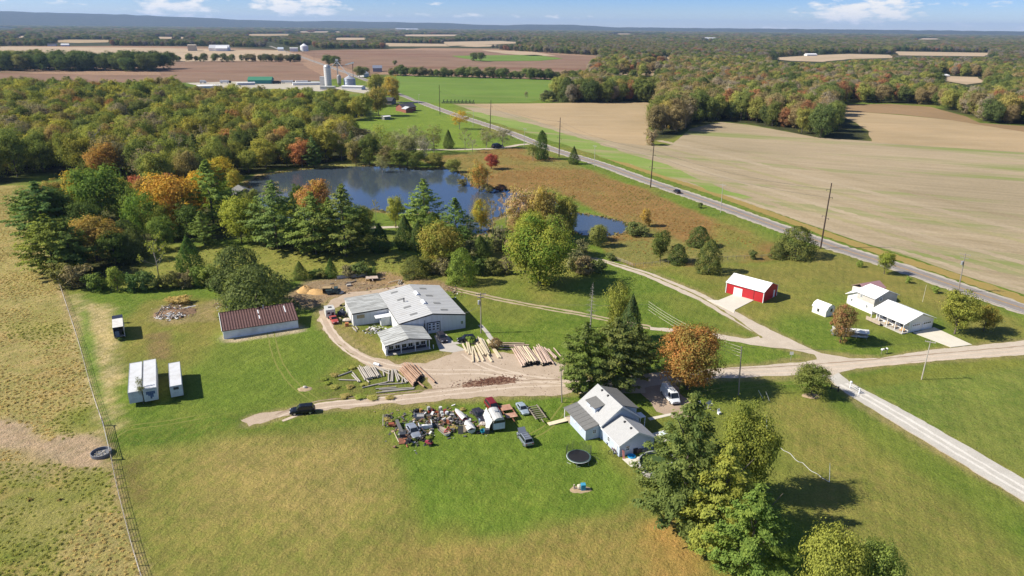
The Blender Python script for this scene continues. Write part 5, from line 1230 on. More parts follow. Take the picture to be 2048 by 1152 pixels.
# lean-to on its left side
mb = MB(); mb.hexa([(-8.4, 10.5, -.1), (-.01, 10.5, -.1), (-.01, 20.9, -.1), (-8.4, 20.9, -.1), (-8.4, 10.5, 3.1), (-.01, 10.5, 3.32), (-.01, 20.9, 3.32), (-8.4, 20.9, 3.1)]); mb.build('wall', SIDING, sh)
mb = MB(); mb.slab([(-8.6, 10.3, 3.22), (-.12, 10.3, 3.46), (-.12, 21.1, 3.46), (-8.6, 21.1, 3.22)], .10)
for i in range(13): mb.beam((-8.6, 10.4 + i * .87, 3.235), (-.14, 10.4 + i * .87, 3.475), .06, .05)
mb.build('roof', OFFROOF, sh)
mb = MB(); mb.hexa([(-8.62, 10.25, 2.95), (-.1, 10.25, 3.19), (-.1, 10.29, 3.19), (-8.62, 10.29, 2.95), (-8.62, 10.25, 3.2), (-.1, 10.25, 3.44), (-.1, 10.29, 3.44), (-8.62, 10.29, 3.2)]); mb.build('fascia', FASC, sh)
mb = MB(); mb.box(-7.5, -5.7, 10.44, 10.51, 1.75, 2.6); mb.build('boarded_window', mat('plywood', (.36, .29, .17), .9, var=.2), sh)
mb = MB(); mb.box(-8.45, -8.39, 12.2, 13.2, 0, 2.1); mb.build('door', mat('grey_door', (.33, .34, .36), .6), sh)
mb = MB(); mb.box(-8.45, -8.39, 16.6, 19.6, 0, 2.6); mb.build('sliding_door', mat('shed_door', (.5, .5, .5), .6), sh)
mb = MB(); mb.box(-2.4, -.05, 8.2, 10.45, 0, 2.05); mb.build('side_shed', SIDING, sh)
mb = MB(); mb.slab([(-3.6, 8.0, 2.15), (-.03, 8.0, 2.25), (-.03, 10.24, 2.3), (-3.6, 10.24, 2.2)], .06); mb.build('side_shed_roof', TRIM, sh)
for k in range(9):
    mb = MB(); mb.box(-.06, .06, -.04, -.0, 0, 2.0); o = mb.build('siding_rib', TRIM, sh); o.location = (-2.3 + k * .27, 8.2, 0)
# office in front
off = F_.thing('office', 'small white roofed office with dark porch windows joined to the workshop front', 'building')
mb = MB(); mb.prism([(-4.4, 0), (4.4, 0), (4.4, 2.25), (.1, 3.15), (-4.4, 2.25)], -6.7, -.12); mb.build('wall', SIDING, off)
rb = MB(); rb.slab([(-5.15, -8.1, 2.37), (.1, -8.1, 3.34), (.1, -.14, 3.34), (-5.15, -.14, 2.37)], .10); rb.slab([(.1, -8.1, 3.34), (5.2, -8.1, 2.37), (5.2, -.14, 2.37), (.1, -.14, 3.34)], .10)
for i in range(10):
    y = -8.0 + i * .86; rb.beam((-5.15, y, 2.385), (.1, y, 3.355), .06, .05); rb.beam((.1, y, 3.355), (5.2, y, 2.385), .06, .05)
rb.build('roof', OFFROOF, off)
mb = MB()
for a, b in (((-5.15, 2.37), (.1, 3.34)), ((.1, 3.34), (5.2, 2.37))): mb.hexa([(a[0], -8.14, a[1] - .2), (b[0], -8.14, b[1] - .2), (b[0], -8.105, b[1] - .2), (a[0], -8.105, a[1] - .2), (a[0], -8.14, a[1]), (b[0], -8.14, b[1]), (b[0], -8.105, b[1]), (a[0], -8.105, a[1])])
mb.build('fascia', FASC, off)
mb = MB(); mb.prism([(-4.9, 2.2), (4.9, 2.2), (.1, 3.1)], -8.0, -7.94); mb.build('gable_board', SIDING, off)
DKW = mat('dark_wainscot', (.035, .035, .04), .7)
mb = MB(); mb.box(-4.2, 4.2, -6.78, -6.71, .02, .85); mb.build('dark_wainscot', DKW, off)
for k in range(6): window(off, -3.55 + k * 1.42, -6.72, 1.45, 1.12, 1.5, 'front', cols=2, rows=1)
for k in range(4):
    mb = MB(); mb.box(-.08, .08, -.08, .08, .05, 2.3); o = mb.build('porch_post', TRIM, off); o.location = (-4.75 + k * 3.12, -7.85, 0)
mb = MB(); mb.box(-5, 4.9, -8.1, -6.79, .0, .10); mb.build('porch_floor', CONC, off)
mb = MB(); mb.box(-5.0, -4.92, -7.85, -4.6, .1, 1.5); mb.box(-4.91, -4.45, -6.7, -4.6, .1, 2.2); mb.build('side_panel', TRIM, off)
mb = MB(); mb.box(5.4, 5.55, -8.1, -7.95, 0, .9); b_ = mb.build('bollard', TRIM); b_.location = F_.o; b_.rotation_euler = (0, 0, F_.a); tag(b_, 'short white post at the right corner of the office porch', 'post')
# ---- long shed with brown ribbed roof
F_ = Fr(-64.17, 142.15, 25.0)
ls = F_.thing('long_shed', 'long low white shed with brown ribbed metal roof', 'building')
BLOCK = mat('white_block', (.76, .78, .80), .75, var=.05, dirt=(.5, .5, .5), dscale=.25)
HB, DB = 3.30, 7.2
mb = MB(); mb.hexa([(0, 0, -.1), (16.2, 0, -.1), (16.2, DB, -.1), (0, DB, -.1), (0, 0, 2.02), (16.2, 0, 2.02), (16.2, DB, HB - .1), (0, DB, HB - .1)]); mb.build('wall', BLOCK, ls)
BROOF = mat('brown_roof', (.060, .030, .027), .6, var=.2, scale=.8, spec=.2); BRIB = mat('brown_rib', (.165, .095, .085), .55, var=.2, scale=.8)
sl = (HB - 2.0) / DB; z0 = 2.10
mb = MB(); mb.slab([(-.15, -.35, z0 - .35 * sl + .05), (16.35, -.35, z0 - .35 * sl + .05), (16.35, DB + .2, z0 + (DB + .2) * sl + .05), (-.15, DB + .2, z0 + (DB + .2) * sl + .05)], .09); mb.build('roof', BROOF, ls)
mb = MB(); mb.beam((0, -.36, z0 - .35 * sl + .085), (0, DB + .21, z0 + (DB + .2) * sl + .085), .30, .07); rib = mb.mesh('roof_rib', BRIB)
for k in range(28): link('roof_rib', rib, ls).location = (.25 + k * .585, 0, 0)
mb = MB(); mb.beam((-.22, -.36, z0 - .35 * sl + .04), (-.22, DB + .2, z0 + (DB + .2) * sl + .04), .1, .32); mb.build('barge_board', TRIM, ls)
mb = MB(); mb.beam((-.1, DB + .22, z0 + (DB + .2) * sl + .1), (16.3, DB + .22, z0 + (DB + .2) * sl + .1), .16, .16); mb.build('ridge_cap', BROOF, ls)
for x in (8.15, 14.05):
    for s0, s1 in ((.12, .34), (.46, .66)) if x < 10 else ((.1, .5),):
        mb = MB(); mb.beam((x, DB * (1 - s0), z0 + DB * (1 - s0) * sl + .14), (x, DB * (1 - s1), z0 + DB * (1 - s1) * sl + .14), .22, .05); mb.build('skylight_strip', TRIM, ls)
mb = MB(); mb.tube([(9.5, DB - .5, 3.2), (9.5, DB - .5, 4.1)], .13, 8); mb.tube([(9.5, DB - .5, 4.1), (9.5, DB - .5, 4.2)], .2, 8); mb.build('flue', STEEL, ls)
# ---- pale blue house
t = NT('pale_blue_siding'); p = t.obj(); s_ = t.n('ShaderNodeSeparateXYZ'); t.l(p, s_.inputs[0])
fr_ = t.math('FRACT', t.math('MULTIPLY', s_.outputs[2], 6.5))
c = t.mix(t.ramp(t.noise(p, .9, 5, .6), .3, .7), (.47, .535, .66), (.52, .575, .69))
HSID = t.out(t.principled(t.mix(t.ramp(fr_, .0, .16), (.35, .40, .51), c), .6, 0, t.bump(fr_, .6, .03), .3))
def shingle(name, a, b, d):
    t = NT(name); p = t.obj(); br = t.n('ShaderNodeTexBrick'); t.l(t.mapping(p, (1, 1, 1)), br.inputs['Vector']); br.inputs['Scale'].default_value = 3.2
    for i, q in (('Color1', a), ('Color2', b), ('Mortar', d)): br.inputs[i].default_value = (*q, 1)
    br.inputs['Mortar Size'].default_value = .012
    c = t.mix(t.math('MULTIPLY', t.ramp(t.noise(p, .8, 6, .7), .45, .7), .35), br.outputs[0], d)
    return t.out(t.principled(c, .9, 0, None, .15))
SHING = shingle('grey_shingles', (.37, .37, .37), (.42, .42, .415), (.29, .29, .285)); SHING2 = shingle('dark_grey_shingles', (.155, .155, .15), (.19, .185, .18), (.12, .12, .115))
F_ = Fr(15.5, 103.2, 22.5)
hs = F_.thing('house', 'pale blue house with grey shingle roofs, dormer and rear wing', 'house')
gable(hs, 0, 7.36, 0, 8.2, 2.8, 5.55, HSID, SHING, .28, .14, fm=TRIM)
# enclosed side porch on the left
mb = MB(); mb.hexa([(-2.72, .6, -.1), (-.02, .6, -.1), (-.02, 6.4, -.1), (-2.72, 6.4, -.1), (-2.72, .6, 2.1), (-.02, .6, 2.62), (-.02, 6.4, 2.62), (-2.72, 6.4, 2.1)]); mb.build('porch_wall', HSID, hs)
mb = MB(); mb.slab([(-3.0, .35, 2.19), (-.3, .35, 2.76), (-.3, 8.6, 2.76), (-3.0, 8.6, 2.19)], .11)
for k in range(8): mb.beam((-3.0, .5 + k * 1.14, 2.20), (-.3, .5 + k * 1.14, 2.77), .05, .05)
mb.build('porch_roof', SHING2, hs)
for x, y in ((-2.8, 8.4), (-1.4, 8.45)): mb = MB(); mb.box(x - .06, x + .06, y - .06, y + .06, 0, 2.2); mb.build('porch_post', TRIM, hs)
mb = MB(); mb.box(-2.8, -.05, 6.45, 8.4, 0, .35); mb.build('porch_floor', mat('deck_boards', (.5, .42, .32), .8), hs)
window(hs, -1.05, .59, 1.45, .72, .8, 'front'); window(hs, -2.73, 2.4, 1.4, .7, .3, 'left', cols=1, rows=1); window(hs, -2.73, 4.6, 1.4, .7, .3, 'left', cols=1, rows=1)
# wing toward the camera
wx0, wx1 = .15, 6.75
gable(hs, wx0, wx1, -5.75, -.02, 2.2, 3.95, HSID, SHING, .25, .13, wall='wing_wall', roof='wing_roof', fm=TRIM)
window(hs, wx0 + 1.55, -5.76, 1.35, .78, .95, 'front'); window(hs, wx0 + 4.9, -5.76, 1.35, .78, .95, 'front')
window(hs, wx0 - .01, -2.2, 1.35, .7, 1.0, 'left'); mb = MB(); mb.box(wx0 - .06, wx0 + .0, -5.0, -4.2, .05, 2.0); mb.build('door', mat('white_door', (.6, .6, .58), .5), hs)
# dormers
mb = MB(); mb.hexa([(.4, 3.2, 2.9), (2.4, 3.2, 2.9), (2.4, 6.2, 2.9), (.4, 6.2, 2.9), (.4, 3.2, 4.2), (2.9, 3.2, 4.65), (2.9, 6.2, 4.65), (.4, 6.2, 4.2)]); mb.build('dormer_wall', HSID, hs)
mb = MB(); mb.slab([(.12, 3.0, 4.27), (3.1, 3.0, 4.80), (3.1, 6.4, 4.80), (.12, 6.4, 4.27)], .1); mb.build('dormer_roof', SHING2, hs)
window(hs, .39, 4.7, 3.75, .6, .55, 'left', cols=1, rows=1)
mb = MB(); mb.hexa([(4.4, .95, 2.75), (7.34, .95, 2.75), (7.34, 8.1, 2.75), (4.4, 8.1, 2.75), (4.4, .95, 5.0), (7.34, .95, 4.02), (7.34, 8.1, 4.02), (4.4, 8.1, 5.0)]); mb.build('dormer_wall', HSID, hs)
mb = MB(); mb.slab([(3.9, .75, 5.42), (7.65, .75, 4.06), (7.65, 8.35, 4.06), (3.9, 8.35, 5.42)], .1); mb.build('dormer_roof', SHING2, hs)
for (a, b) in ((637, 208), (697, 263)):
    x, y, z = F_.on(1080 + a * .1953, 740 + b * .1953, lambda x, y: 2.8 + 2.75 * min(x, 7.36 - x) / 3.68 + .2); mb = MB(); mb.box(x - .16, x + .16, y - .16, y + .16, z - .15, z + .16); mb.build('roof_vent', DARK, hs)
for (a, b) in ((868, 532), (933, 597)):
    x, y, z = F_.on(1080 + a * .1953, 740 + b * .1953, lambda x, y: 2.2 + 1.75 * min(x - wx0, wx1 - x) / 3.3 + .2); mb = MB(); mb.box(x - .16, x + .16, y - .16, y + .16, z - .15, z + .16); mb.build('roof_vent', DARK, hs)
mb = MB(); mb.slab([(7.45, .2, 2.45), (8.9, .2, 2.35), (8.9, 1.9, 2.35), (7.45, 1.9, 2.45)], .08); mb.box(8.75, 8.87, .3, .42, 0, 2.27); mb.box(8.75, 8.87, 1.7, 1.82, 0, 2.27); mb.build('entry_canopy', TRIM, hs)
mb = MB(); mb.slab([(-6.4, 7.1, .08), (-2.82, 6.9, .40), (-2.82, 7.9, .40), (-6.4, 8.1, .08)], .09); rp = mb.build('ramp', mat('pale_boards', (.62, .53, .38), .8, var=.1)); rp.location = F_.o; rp.rotation_euler = (0, 0, F_.a); tag(rp, 'pale wooden ramp leading up to the side porch of the blue house', 'ramp')
# ---- red barn
F_ = Fr(57.09, 174.86, -44.6)
bn = F_.thing('barn', 'red metal barn with bright white roof and white roll door', 'barn')
RED = mat('barn_red', (.42, .022, .028), .55, var=.06); BRW = mat('bright_metal_roof', (.80, .80, .80), .5, var=.02)
LX, DY, EV, RD = 10.4, 7.7, 2.95, 4.45
mb = MB(); k = [(0, -.1), (DY, -.1), (DY, EV), (DY / 2, RD), (0, EV)]
mb.v = [(0, y, z) for y, z in k] + [(LX, y, z) for y, z in k]; mb.f = [(4, 3, 2, 1, 0), (5, 6, 7, 8, 9)] + [(i, (i + 1) % 5, 5 + (i + 1) % 5, 5 + i) for i in range(5)]; mb.mi = [0] * 7; mb.build('wall', RED, bn)
s_ = (RD - EV) / (DY / 2); o_ = .3
mb = MB(); mb.slab([(-.25, -o_, EV - s_ * o_ + .14), (LX + .25, -o_, EV - s_ * o_ + .14), (LX + .25, DY / 2, RD + .14), (-.25, DY / 2, RD + .14)], .08); mb.slab([(-.25, DY / 2, RD + .14), (LX + .25, DY / 2, RD + .14), (LX + .25, DY + o_, EV - s_ * o_ + .14), (-.25, DY + o_, EV - s_ * o_ + .14)], .08)
for i in range(12): x = -.2 + i * .98; mb.beam((x, -o_, EV - s_ * o_ + .15), (x, DY / 2, RD + .15), .04, .04)
mb.build('roof', BRW, bn)
for x, y in ((-.03, -.03), (LX + .03, -.03), (LX + .03, DY + .03)): mb = MB(); mb.box(x - .09, x + .09, y - .09, y + .09, 0, EV - .15); mb.build('corner_trim', TRIM, bn)
mb = MB(); mb.box(2.15, 4.55, -.06, .0, 0, 2.15); d_ = mb.build('roll_door', BRW, bn)
mb = MB(); mb.box(7.75, 7.83, -.05, .0, 0, 2.75); mb.build('sliding_door_edge', FASC, bn); mb = MB(); mb.box(4.95, 10.2, -.07, -.0, 2.70, 2.80); mb.build('door_track', FASC, bn)
mb = MB(); mb.box(LX, LX + .06, 5.6, 6.5, .05, 2.0); mb.build('side_door', TRIM, bn)
# ---- white house
F_ = Fr(90.4, 148.3, 22.9)
wh = F_.thing('house', 'white house with bright white metal roof, round gable window and garage wing', 'house')
WSID = mat('white_siding', (.70, .69, .66), .6, var=.03); TANS = mat('tan_siding', (.60, .56, .50), .6, var=.04)
mb = MB(); mb.prism([(2.1, -.1), (10.1, -.1), (10.1, 2.45), (5.5, 4.2), (2.1, 2.95)], .3, 9.2); mb.build('wing_wall', WSID, wh)
mb = MB(); s1 = (4.45 - 2.55) / 5.5; mb.slab([(0, -.1, 2.62), (5.5, -.1, 4.50), (5.5, 9.6, 4.50), (0, 9.6, 2.62)], .09); mb.slab([(5.5, -.1, 4.50), (10.5, -.1, 2.62), (10.5, 9.6, 2.62), (5.5, 9.6, 4.50)], .09)
for i in range(11): mb.beam((0, i * .95, 2.635), (5.5, i * .95, 4.515), .04, .04)
mb.build('wing_roof', BRW, wh)
for x0 in (3.0, 6.6):
    mb = MB(); mb.box(x0, x0 + 2.9, .22, .31, .03, 2.15); d_ = mb.build('garage_door', TRIM, wh)
    for k in range(4): mb = MB(); mb.box(x0 + .25 + k * .62, x0 + .72 + k * .62, .205, .225, 1.55, 1.85); mb.build('pane', GLASS, d_)
for y in (.25, 2.4, 4.6, 6.9, 9.1): mb = MB(); mb.box(.2, .34, y - .07, y + .07, .0, 2.55); mb.build('porch_post', TRIM, wh)
mb = MB(); mb.box(.1, 2.08, .2, 9.4, 0, .22); mb.build('porch_floor', CONC, wh)
mb = MB(); mb.box(-.8, .08, 5.6, 9.6, .25, .42); mb.box(-.8, -.72, 5.6, 9.6, .42, 1.2); mb.build('deck', mat('deck_wood', (.40, .33, .26), .8, var=.2), wh)
for y, w2 in ((2.0, 1.2), (4.4, 1.0), (6.9, .9)): window(wh, 2.09, y, 1.5, w2, 1.1, 'left', cols=2, rows=1)
for y, c_ in ((1.1, (.45, .28, .12)), (3.2, (.30, .24, .18)), (5.4, (.42, .33, .22)), (7.9, (.33, .29, .25))):
    mb = MB(); mb.box(.8, 1.4, y - .5, y + .5, .5, .62); mb.box(1.36, 1.42, y - .5, y + .5, .62, 1.1)
    for sx in (.85, 1.33):
        for sy in (-.42, .42): mb.box(sx - .03, sx + .03, y + sy - .03, y + sy + .03, .22, .5)
    b_ = mb.build('bench', mat('bench_wood_%d' % int(y * 10), c_, .8)); b_.location = F_.o; b_.rotation_euler = (0, 0, F_.a)
    tag(b_, {1: 'orange brown bench on the porch nearest the garage doors', 3: 'brown bench second along the white house porch', 5: 'tan bench third along the white house porch', 7: 'grey bench by the deck end of the white house porch'}[int(y)], 'bench')
# its two storey part
F2 = Fr(89.2, 160.4, 22.5)
def inwh(v): d = F2.o + F2.ex * v[0] + F2.ey * v[1] - F_.o; return (d.dot(F_.ex), d.dot(F_.ey), v[2])
mb = MB(); W_, D_, M_ = 7.6, 8.0, 5.2
bt = [inwh((0, 0, -.1)), inwh((W_, 0, -.1)), inwh((W_, D_, -.1)), inwh((0, D_, -.1))]
mb.hexa(bt + [inwh((0, 0, 2.55)), inwh((W_, 0, 2.55)), inwh((W_, D_, 2.55)), inwh((0, D_, 2.55))]); mb.build('wall', WSID, wh)
mb = MB(); k_ = [(0, 2.55), (W_, 2.55), (W_, 4.3), (W_ / 2, 5.75), (0, 4.3)]
mb.v = [inwh((x, 0.01, z)) for x, z in k_] + [inwh((x, M_, z)) for x, z in k_]; mb.f = [(0, 1, 2, 3, 4), (9, 8, 7, 6, 5)] + [((i + 1) % 5, i, 5 + i, 5 + (i + 1) % 5) for i in range(5)]; mb.mi = [0] * 7; mb.build('upper_wall', mat('tan_gable', (.50, .47, .43), .6), wh)
def rslab(q, t_, nm, m_):
    mb = MB(); top = [inwh(p_) for p_ in q]; mb.hexa([(a, b, c - t_) for a, b, c in top] + top); return mb.build(nm, m_, wh)
rslab([(-.4, -.35, 4.28), (W_ / 2, -.35, 5.92), (W_ / 2, M_ + .02, 5.92), (-.4, M_ + .02, 4.28)], .1, 'roof', BRW); rslab([(W_ / 2, -.35, 5.92), (W_ + .4, -.35, 4.28), (W_ + .4, M_ + .02, 4.28), (W_ / 2, M_ + .02, 5.92)], .1, 'roof', BRW)
rslab([(-.4, M_ + .03, 4.26), (W_ / 2, M_ + .03, 5.90), (W_ / 2, D_ + .4, 3.6), (-.6, D_ + .4, 2.65)], .1, 'roof', BRW); rslab([(W_ / 2, M_ + .03, 5.90), (W_ + .4, M_ + .03, 4.26), (W_ + .4, D_ + .4, 2.65), (W_ / 2, D_ + .4, 3.6)], .1, 'roof', BRW)
mb = MB(); mb.v = [inwh(p_) for p_ in ((0, M_, 2.5), (0, D_, 2.5), (0, M_, 4.25), (.02, D_, 2.62))]; mb.f = [(0, 1, 3, 2)]; mb.mi = [0]; mb.build('upper_wall', WSID, wh)
ring = MB(); pr = [inwh((W_ * .26 + .62 * math.cos(a), -.06, 3.75 + .62 * math.sin(a))) for a in [i * math.pi / 8 for i in range(16)]]; ring.face(pr); ring.build('round_window', TRIM, wh)
ring = MB(); pr = [inwh((W_ * .26 + .36 * math.cos(a), -.075, 3.75 + .36 * math.sin(a))) for a in [i * math.pi / 8 for i in range(16)]]; ring.face(pr); ring.build('pane', mat('pale_pane', (.30, .32, .35), .2), wh)
for y, z in ((1.9, 1.5), (6.6, 1.5), (4.0, 3.5)):
    p_ = inwh((-.02, y, z)); window(wh, *p_, .6, .75, 'left')
MAUV = mat('mauve_roof', (.33, .19, .20), .6, var=.06)
mb = MB(); mb.hexa([inwh((3.2, 5.4, 0)), inwh((9.4, 5.4, 0)), inwh((9.4, 9.8, 0)), inwh((3.2, 9.8, 0)), inwh((3.2, 5.4, 3.9)), inwh((9.4, 5.4, 3.9)), inwh((9.4, 9.8, 3.9)), inwh((3.2, 9.8, 3.9))]); mb.build('rear_wall', TANS, wh)
rslab([(2.9, 5.1, 3.95), (9.8, 5.1, 3.95), (9.8, 7.6, 5.2), (2.9, 7.6, 5.2)], .1, 'rear_roof', MAUV); rslab([(2.9, 7.6, 5.2), (9.8, 7.6, 5.2), (9.8, 10.1, 3.95), (2.9, 10.1, 3.95)], .1, 'rear_roof', MAUV)
# ---- gambrel shed
F_ = Fr(74.84, 161.80, -60.0)
gs = F_.thing('garden_shed', 'small white gambrel roofed shed on the lawn', 'shed')
k_ = [(0, -.05), (3.1, -.05), (3.1, 1.75), (2.6, 2.55), (1.55, 3.0), (.5, 2.55), (0, 1.75)]
mb = MB(); n = 7; mb.v = [(0, y, z) for y, z in k_] + [(3.95, y, z) for y, z in k_]; mb.f = [tuple(range(n))[::-1], tuple(range(n, 2 * n))] + [(i, (i + 1) % n, n + (i + 1) % n, n + i) for i in range(n)]; mb.mi = [0] * 9; mb.build('wall', mat('shed_cream', (.72, .70, .66), .6, var=.02), gs)
mb = MB()
for (a, b) in (((-.12, 1.68), (.45, 2.6)), ((.45, 2.6), (1.55, 3.07)), ((1.55, 3.07), (2.65, 2.6)), ((2.65, 2.6), (3.22, 1.68))): mb.slab([(-.15, a[0], a[1]), (4.1, a[0], a[1]), (4.1, b[0], b[1]), (-.15, b[0], b[1])] , .06)
mb.build('roof', BRW, gs)
window(gs, 1.7, -.01, 1.1, .5, .7, 'front', fm=DARK, cols=1); window(gs, 3.96, 1.9, 1.5, .6, .8, 'right', fm=DARK)
# ---- cabin by the pond
F_ = Fr(*G(470, 402)[:2], 35.0)
cb = F_.thing('cabin', 'grey roofed cabin half hidden by pines at the pond', 'house')
gable(cb, 0, 8, 0, 8, 2.4, 4.4, mat('cabin_wood', (.16, .15, .15), .8), SHING2, .5, .15)
# ---------------------------------------------------------------- vehicles
def paint(name, col, rough=.28, metal=.25): return mat('paint_' + name, col, rough, metal, .03, spec=.5)
TYRE = mat('tyre', (.018, .018, .018), .9); RIM = mat('alloy', (.45, .45, .46), .35, .7); LAMPW = mat('headlamp_glass', (.70, .72, .75), .15); LAMPR = mat('tail_lamp_red', (.40, .02, .02), .25)
_wheel = {}
def wheels(th, xs_, hw, r_=.31, wd=.2):
    k = (r_, wd)
    if k not in _wheel:
        a = MB(); b = MB()
        pr = [(r_ * .62, -wd / 2), (r_ * .96, -wd / 2), (r_, -wd / 4), (r_, wd / 4), (r_ * .96, wd / 2), (r_ * .62, wd / 2), (r_ * .62, -wd / 2)]
        a.lathe(pr, 14); b.lathe([(0.001, -wd * .35), (r_ * .61, -wd * .35), (r_ * .61, wd * .45), (0.001, wd * .38)], 10)
        for q in (a, b): q.v = [(x, z, y) for x, y, z in q.v]
        _wheel[k] = (a.mesh('tyre', TYRE), b.mesh('rim', RIM))
    for x in xs_:
        for s in (-1, 1):
            w = link('wheel', _wheel[k][0], th); w.location = (x, s * (hw - wd * .4), r_); rm_ = link('rim', _wheel[k][1], w); w.rotation_euler = (0, 0, 0 if s > 0 else math.pi)
STY = { # L, W, H, belt, nose, tail, windscreen foot, roof front, roof back, rear glass foot, hood z, tail z
 'sedan': (4.4, 1.66, 1.33, .86, .62, .78, 1.0, .30, -.85, -1.50, .82, .90),
 'suv':   (4.4, 1.74, 1.60, 1.0, .78, .95, 1.05, .45, -1.75, -2.02, .98, 1.0),
 'minivan': (4.6, 1.78, 1.66, 1.0, .70, .95, 1.45, .65, -1.85, -2.1, .92, 1.0),
 'van':   (5.6, 1.95, 2.2, 1.25, .85, 1.2, 2.15, 1.55, -2.7, -2.76, 1.15, 1.25),
 'pickup': (5.0, 1.76, 1.62, 1.02, .82, .98, .85, .35, -.55, -.80, 1.0, 1.0)}
def car(name, label, cat, rear, front, style, pm, sc=1.0, hood_open=False, rails=False, group=None, shift=0):
    """a road vehicle; rear and front are the photo pixels its ends stand over"""
    a, b = G(*rear), G(*front); d = (b - a); c = (a + b) / 2; th = thing(name, label, cat, c, math.atan2(d.y, d.x), group); th.scale = (sc, sc, sc)
    L, W_, H, bl, nz, tz, wf, rf, rb_, gf, hz_, tlz = STY[style]; h = L / 2; w = W_ / 2
    sec = [(-h, .42, tz * .92, w * .86), (-h + .10, .26, tlz, w * .96), (gf - .05 if style not in ('pickup',) else -h + .5, .22, max(tlz, bl - .06), w), (0, .20, bl, w), (wf, .20, (hz_ + bl) / 2, w), (h - .55, .22, hz_ - .04, w * .97), (h - .10, .26, nz, w * .90), (h, .40, nz * .88, w * .80)]
    mb = MB(); rings = []
    for x, zb, zt, hw in sec:
        q = [(-hw * .92, zb), (-hw, zb + .16), (-hw, zt - .16), (-hw * .90, zt - .03), (-hw * .5, zt), (hw * .5, zt), (hw * .90, zt - .03), (hw, zt - .16), (hw, zb + .16), (hw * .92, zb)]
        k = len(mb.v); mb.v += [(x, y, z) for y, z in q]; rings.append(k)
    n = 10
    for i in range(len(rings) - 1):
        for j in range(n): mb.f.append((rings[i] + j, rings[i] + (j + 1) % n, rings[i + 1] + (j + 1) % n, rings[i + 1] + j)); mb.mi.append(0)
    mb.f += [tuple(rings[0] + j for j in range(n))[::-1], tuple(rings[-1] + j for j in range(n))]; mb.mi += [0, 0]
    # cabin
    bw, tw = w * .94, w * .78; zb = bl - .04; zt = H
    P_ = {(i, s): v for s in (-1, 1) for i, v in enumerate([(wf, s * bw, zb), (rf, s * tw, zt - .03), (rb_, s * tw, zt - .03), (gf, s * bw, zb)])}
    k = len(mb.v); mb.v += [P_[(i, -1)] for i in range(4)] + [P_[(i, 1)] for i in range(4)]
    mb.f += [(k, k + 1, k + 2, k + 3), (k + 7, k + 6, k + 5, k + 4), (k, k + 4, k + 5, k + 1), (k + 2, k + 6, k + 7, k + 3)]; mb.mi += [0] * 4
    rm_ = (rf + rb_) / 2
    mb.hexa([(rb_ - .03, -tw - .02, zt - .05), (rf + .05, -tw - .02, zt - .05), (rf + .05, tw + .02, zt - .05), (rb_ - .03, tw + .02, zt - .05), (rb_ + .12, -tw * .86, zt + .03), (rf - .15, -tw * .86, zt + .03), (rf - .15, tw * .86, zt + .03), (rb_ + .12, tw * .86, zt + .03)])
    mb.build('body', pm, th)
    def gl(nm, q, out, ins=.10):
        q = [Vector(v) for v in q]; ce = sum(q, Vector()) / 4; o = Vector(out) * .012; g = MB(); g.face([ce + (v - ce) * (1 - ins) + o for v in q]); g.build(nm, GLASS, th)
    gl('windscreen', [P_[(0, -1)], P_[(0, 1)], P_[(1, 1)], P_[(1, -1)]], (1, 0, .8)); gl('rear_window', [P_[(3, 1)], P_[(3, -1)], P_[(2, -1)], P_[(2, 1)]], (-1, 0, .6), .14)
    for s in (-1, 1):
        if style == 'van': A0, A1, A2, A3 = P_[(0, s)], P_[(1, s)], tuple(Vector(P_[(1, s)]) + Vector((-.9, 0, 0))), tuple(Vector(P_[(0, s)]) + Vector((-1.5, 0, 0)))
        else: A0, A1, A2, A3 = (P_[(i, s)] for i in range(4))
        q = [A0, A1, A2, A3] if s < 0 else [A3, A2, A1, A0]; gl('side_window', q, (0, s, .1), .13)
    for s in (-1, 1):
        q = MB(); q.box(h - .14, h + .005, s * w * .62 - .18, s * w * .62 + .18, nz - .17, nz - .03); q.build('headlight', LAMPW, th)
        q = MB(); q.box(-h - .005, -h + .1, s * w * .70 - .13, s * w * .70 + .13, tz - .28, tz - .08); q.build('taillight', LAMPR, th)
        q = MB(); q.box(wf - .35, wf - .15, s * (w + .08) - .08, s * (w + .08) + .08, bl - .02, bl + .13); q.build('mirror', BLACK if style != 'sedan' else pm, th)
    q = MB(); q.box(h - .06, h + .03, -w * .8, w * .8, .25, .45); q.box(-h - .03, -h + .06, -w * .84, w * .84, .27, .47); q.build('bumper', BLACK if style in ('van', 'suv', 'pickup') else pm, th)
    q = MB(); q.box(h - .02, h + .012, -w * .4, w * .4, nz - .22, nz - .06); q.build('grille', BLACK, th)
    wheels(th, (h - .85, -h + .85), w, .32 if style != 'van' else .34)
    if rails:
        q = MB()
        for s in (-1, 1): q.tube([(rb_ + .2, s * tw * .8, zt + .08), (rf - .2, s * tw * .8, zt + .08)], .03, 6)
        for x in (rb_ + .4, rm_, rf - .4): q.tube([(x, -tw * .8, zt + .09), (x, tw * .8, zt + .09)], .025, 6)
        q.build('roof_rack', DARK, th)
    if hood_open:
        q = MB(); q.hexa([(wf - .02, -w * .84, hz_ + .05), (wf + .9, -w * .80, hz_ + .82), (wf + .9, w * .80, hz_ + .82), (wf - .02, w * .84, hz_ + .05), (wf - .05, -w * .84, hz_ + .09), (wf + .87, -w * .80, hz_ + .86), (wf + .87, w * .80, hz_ + .86), (wf - .05, w * .84, hz_ + .09)]); q.build('hood', pm, th)
        q = MB(); q.box(wf + .02, h - .15, -w * .7, w * .7, hz_ - .12, hz_ + .0); q.build('engine', BLACK, th)
    return th
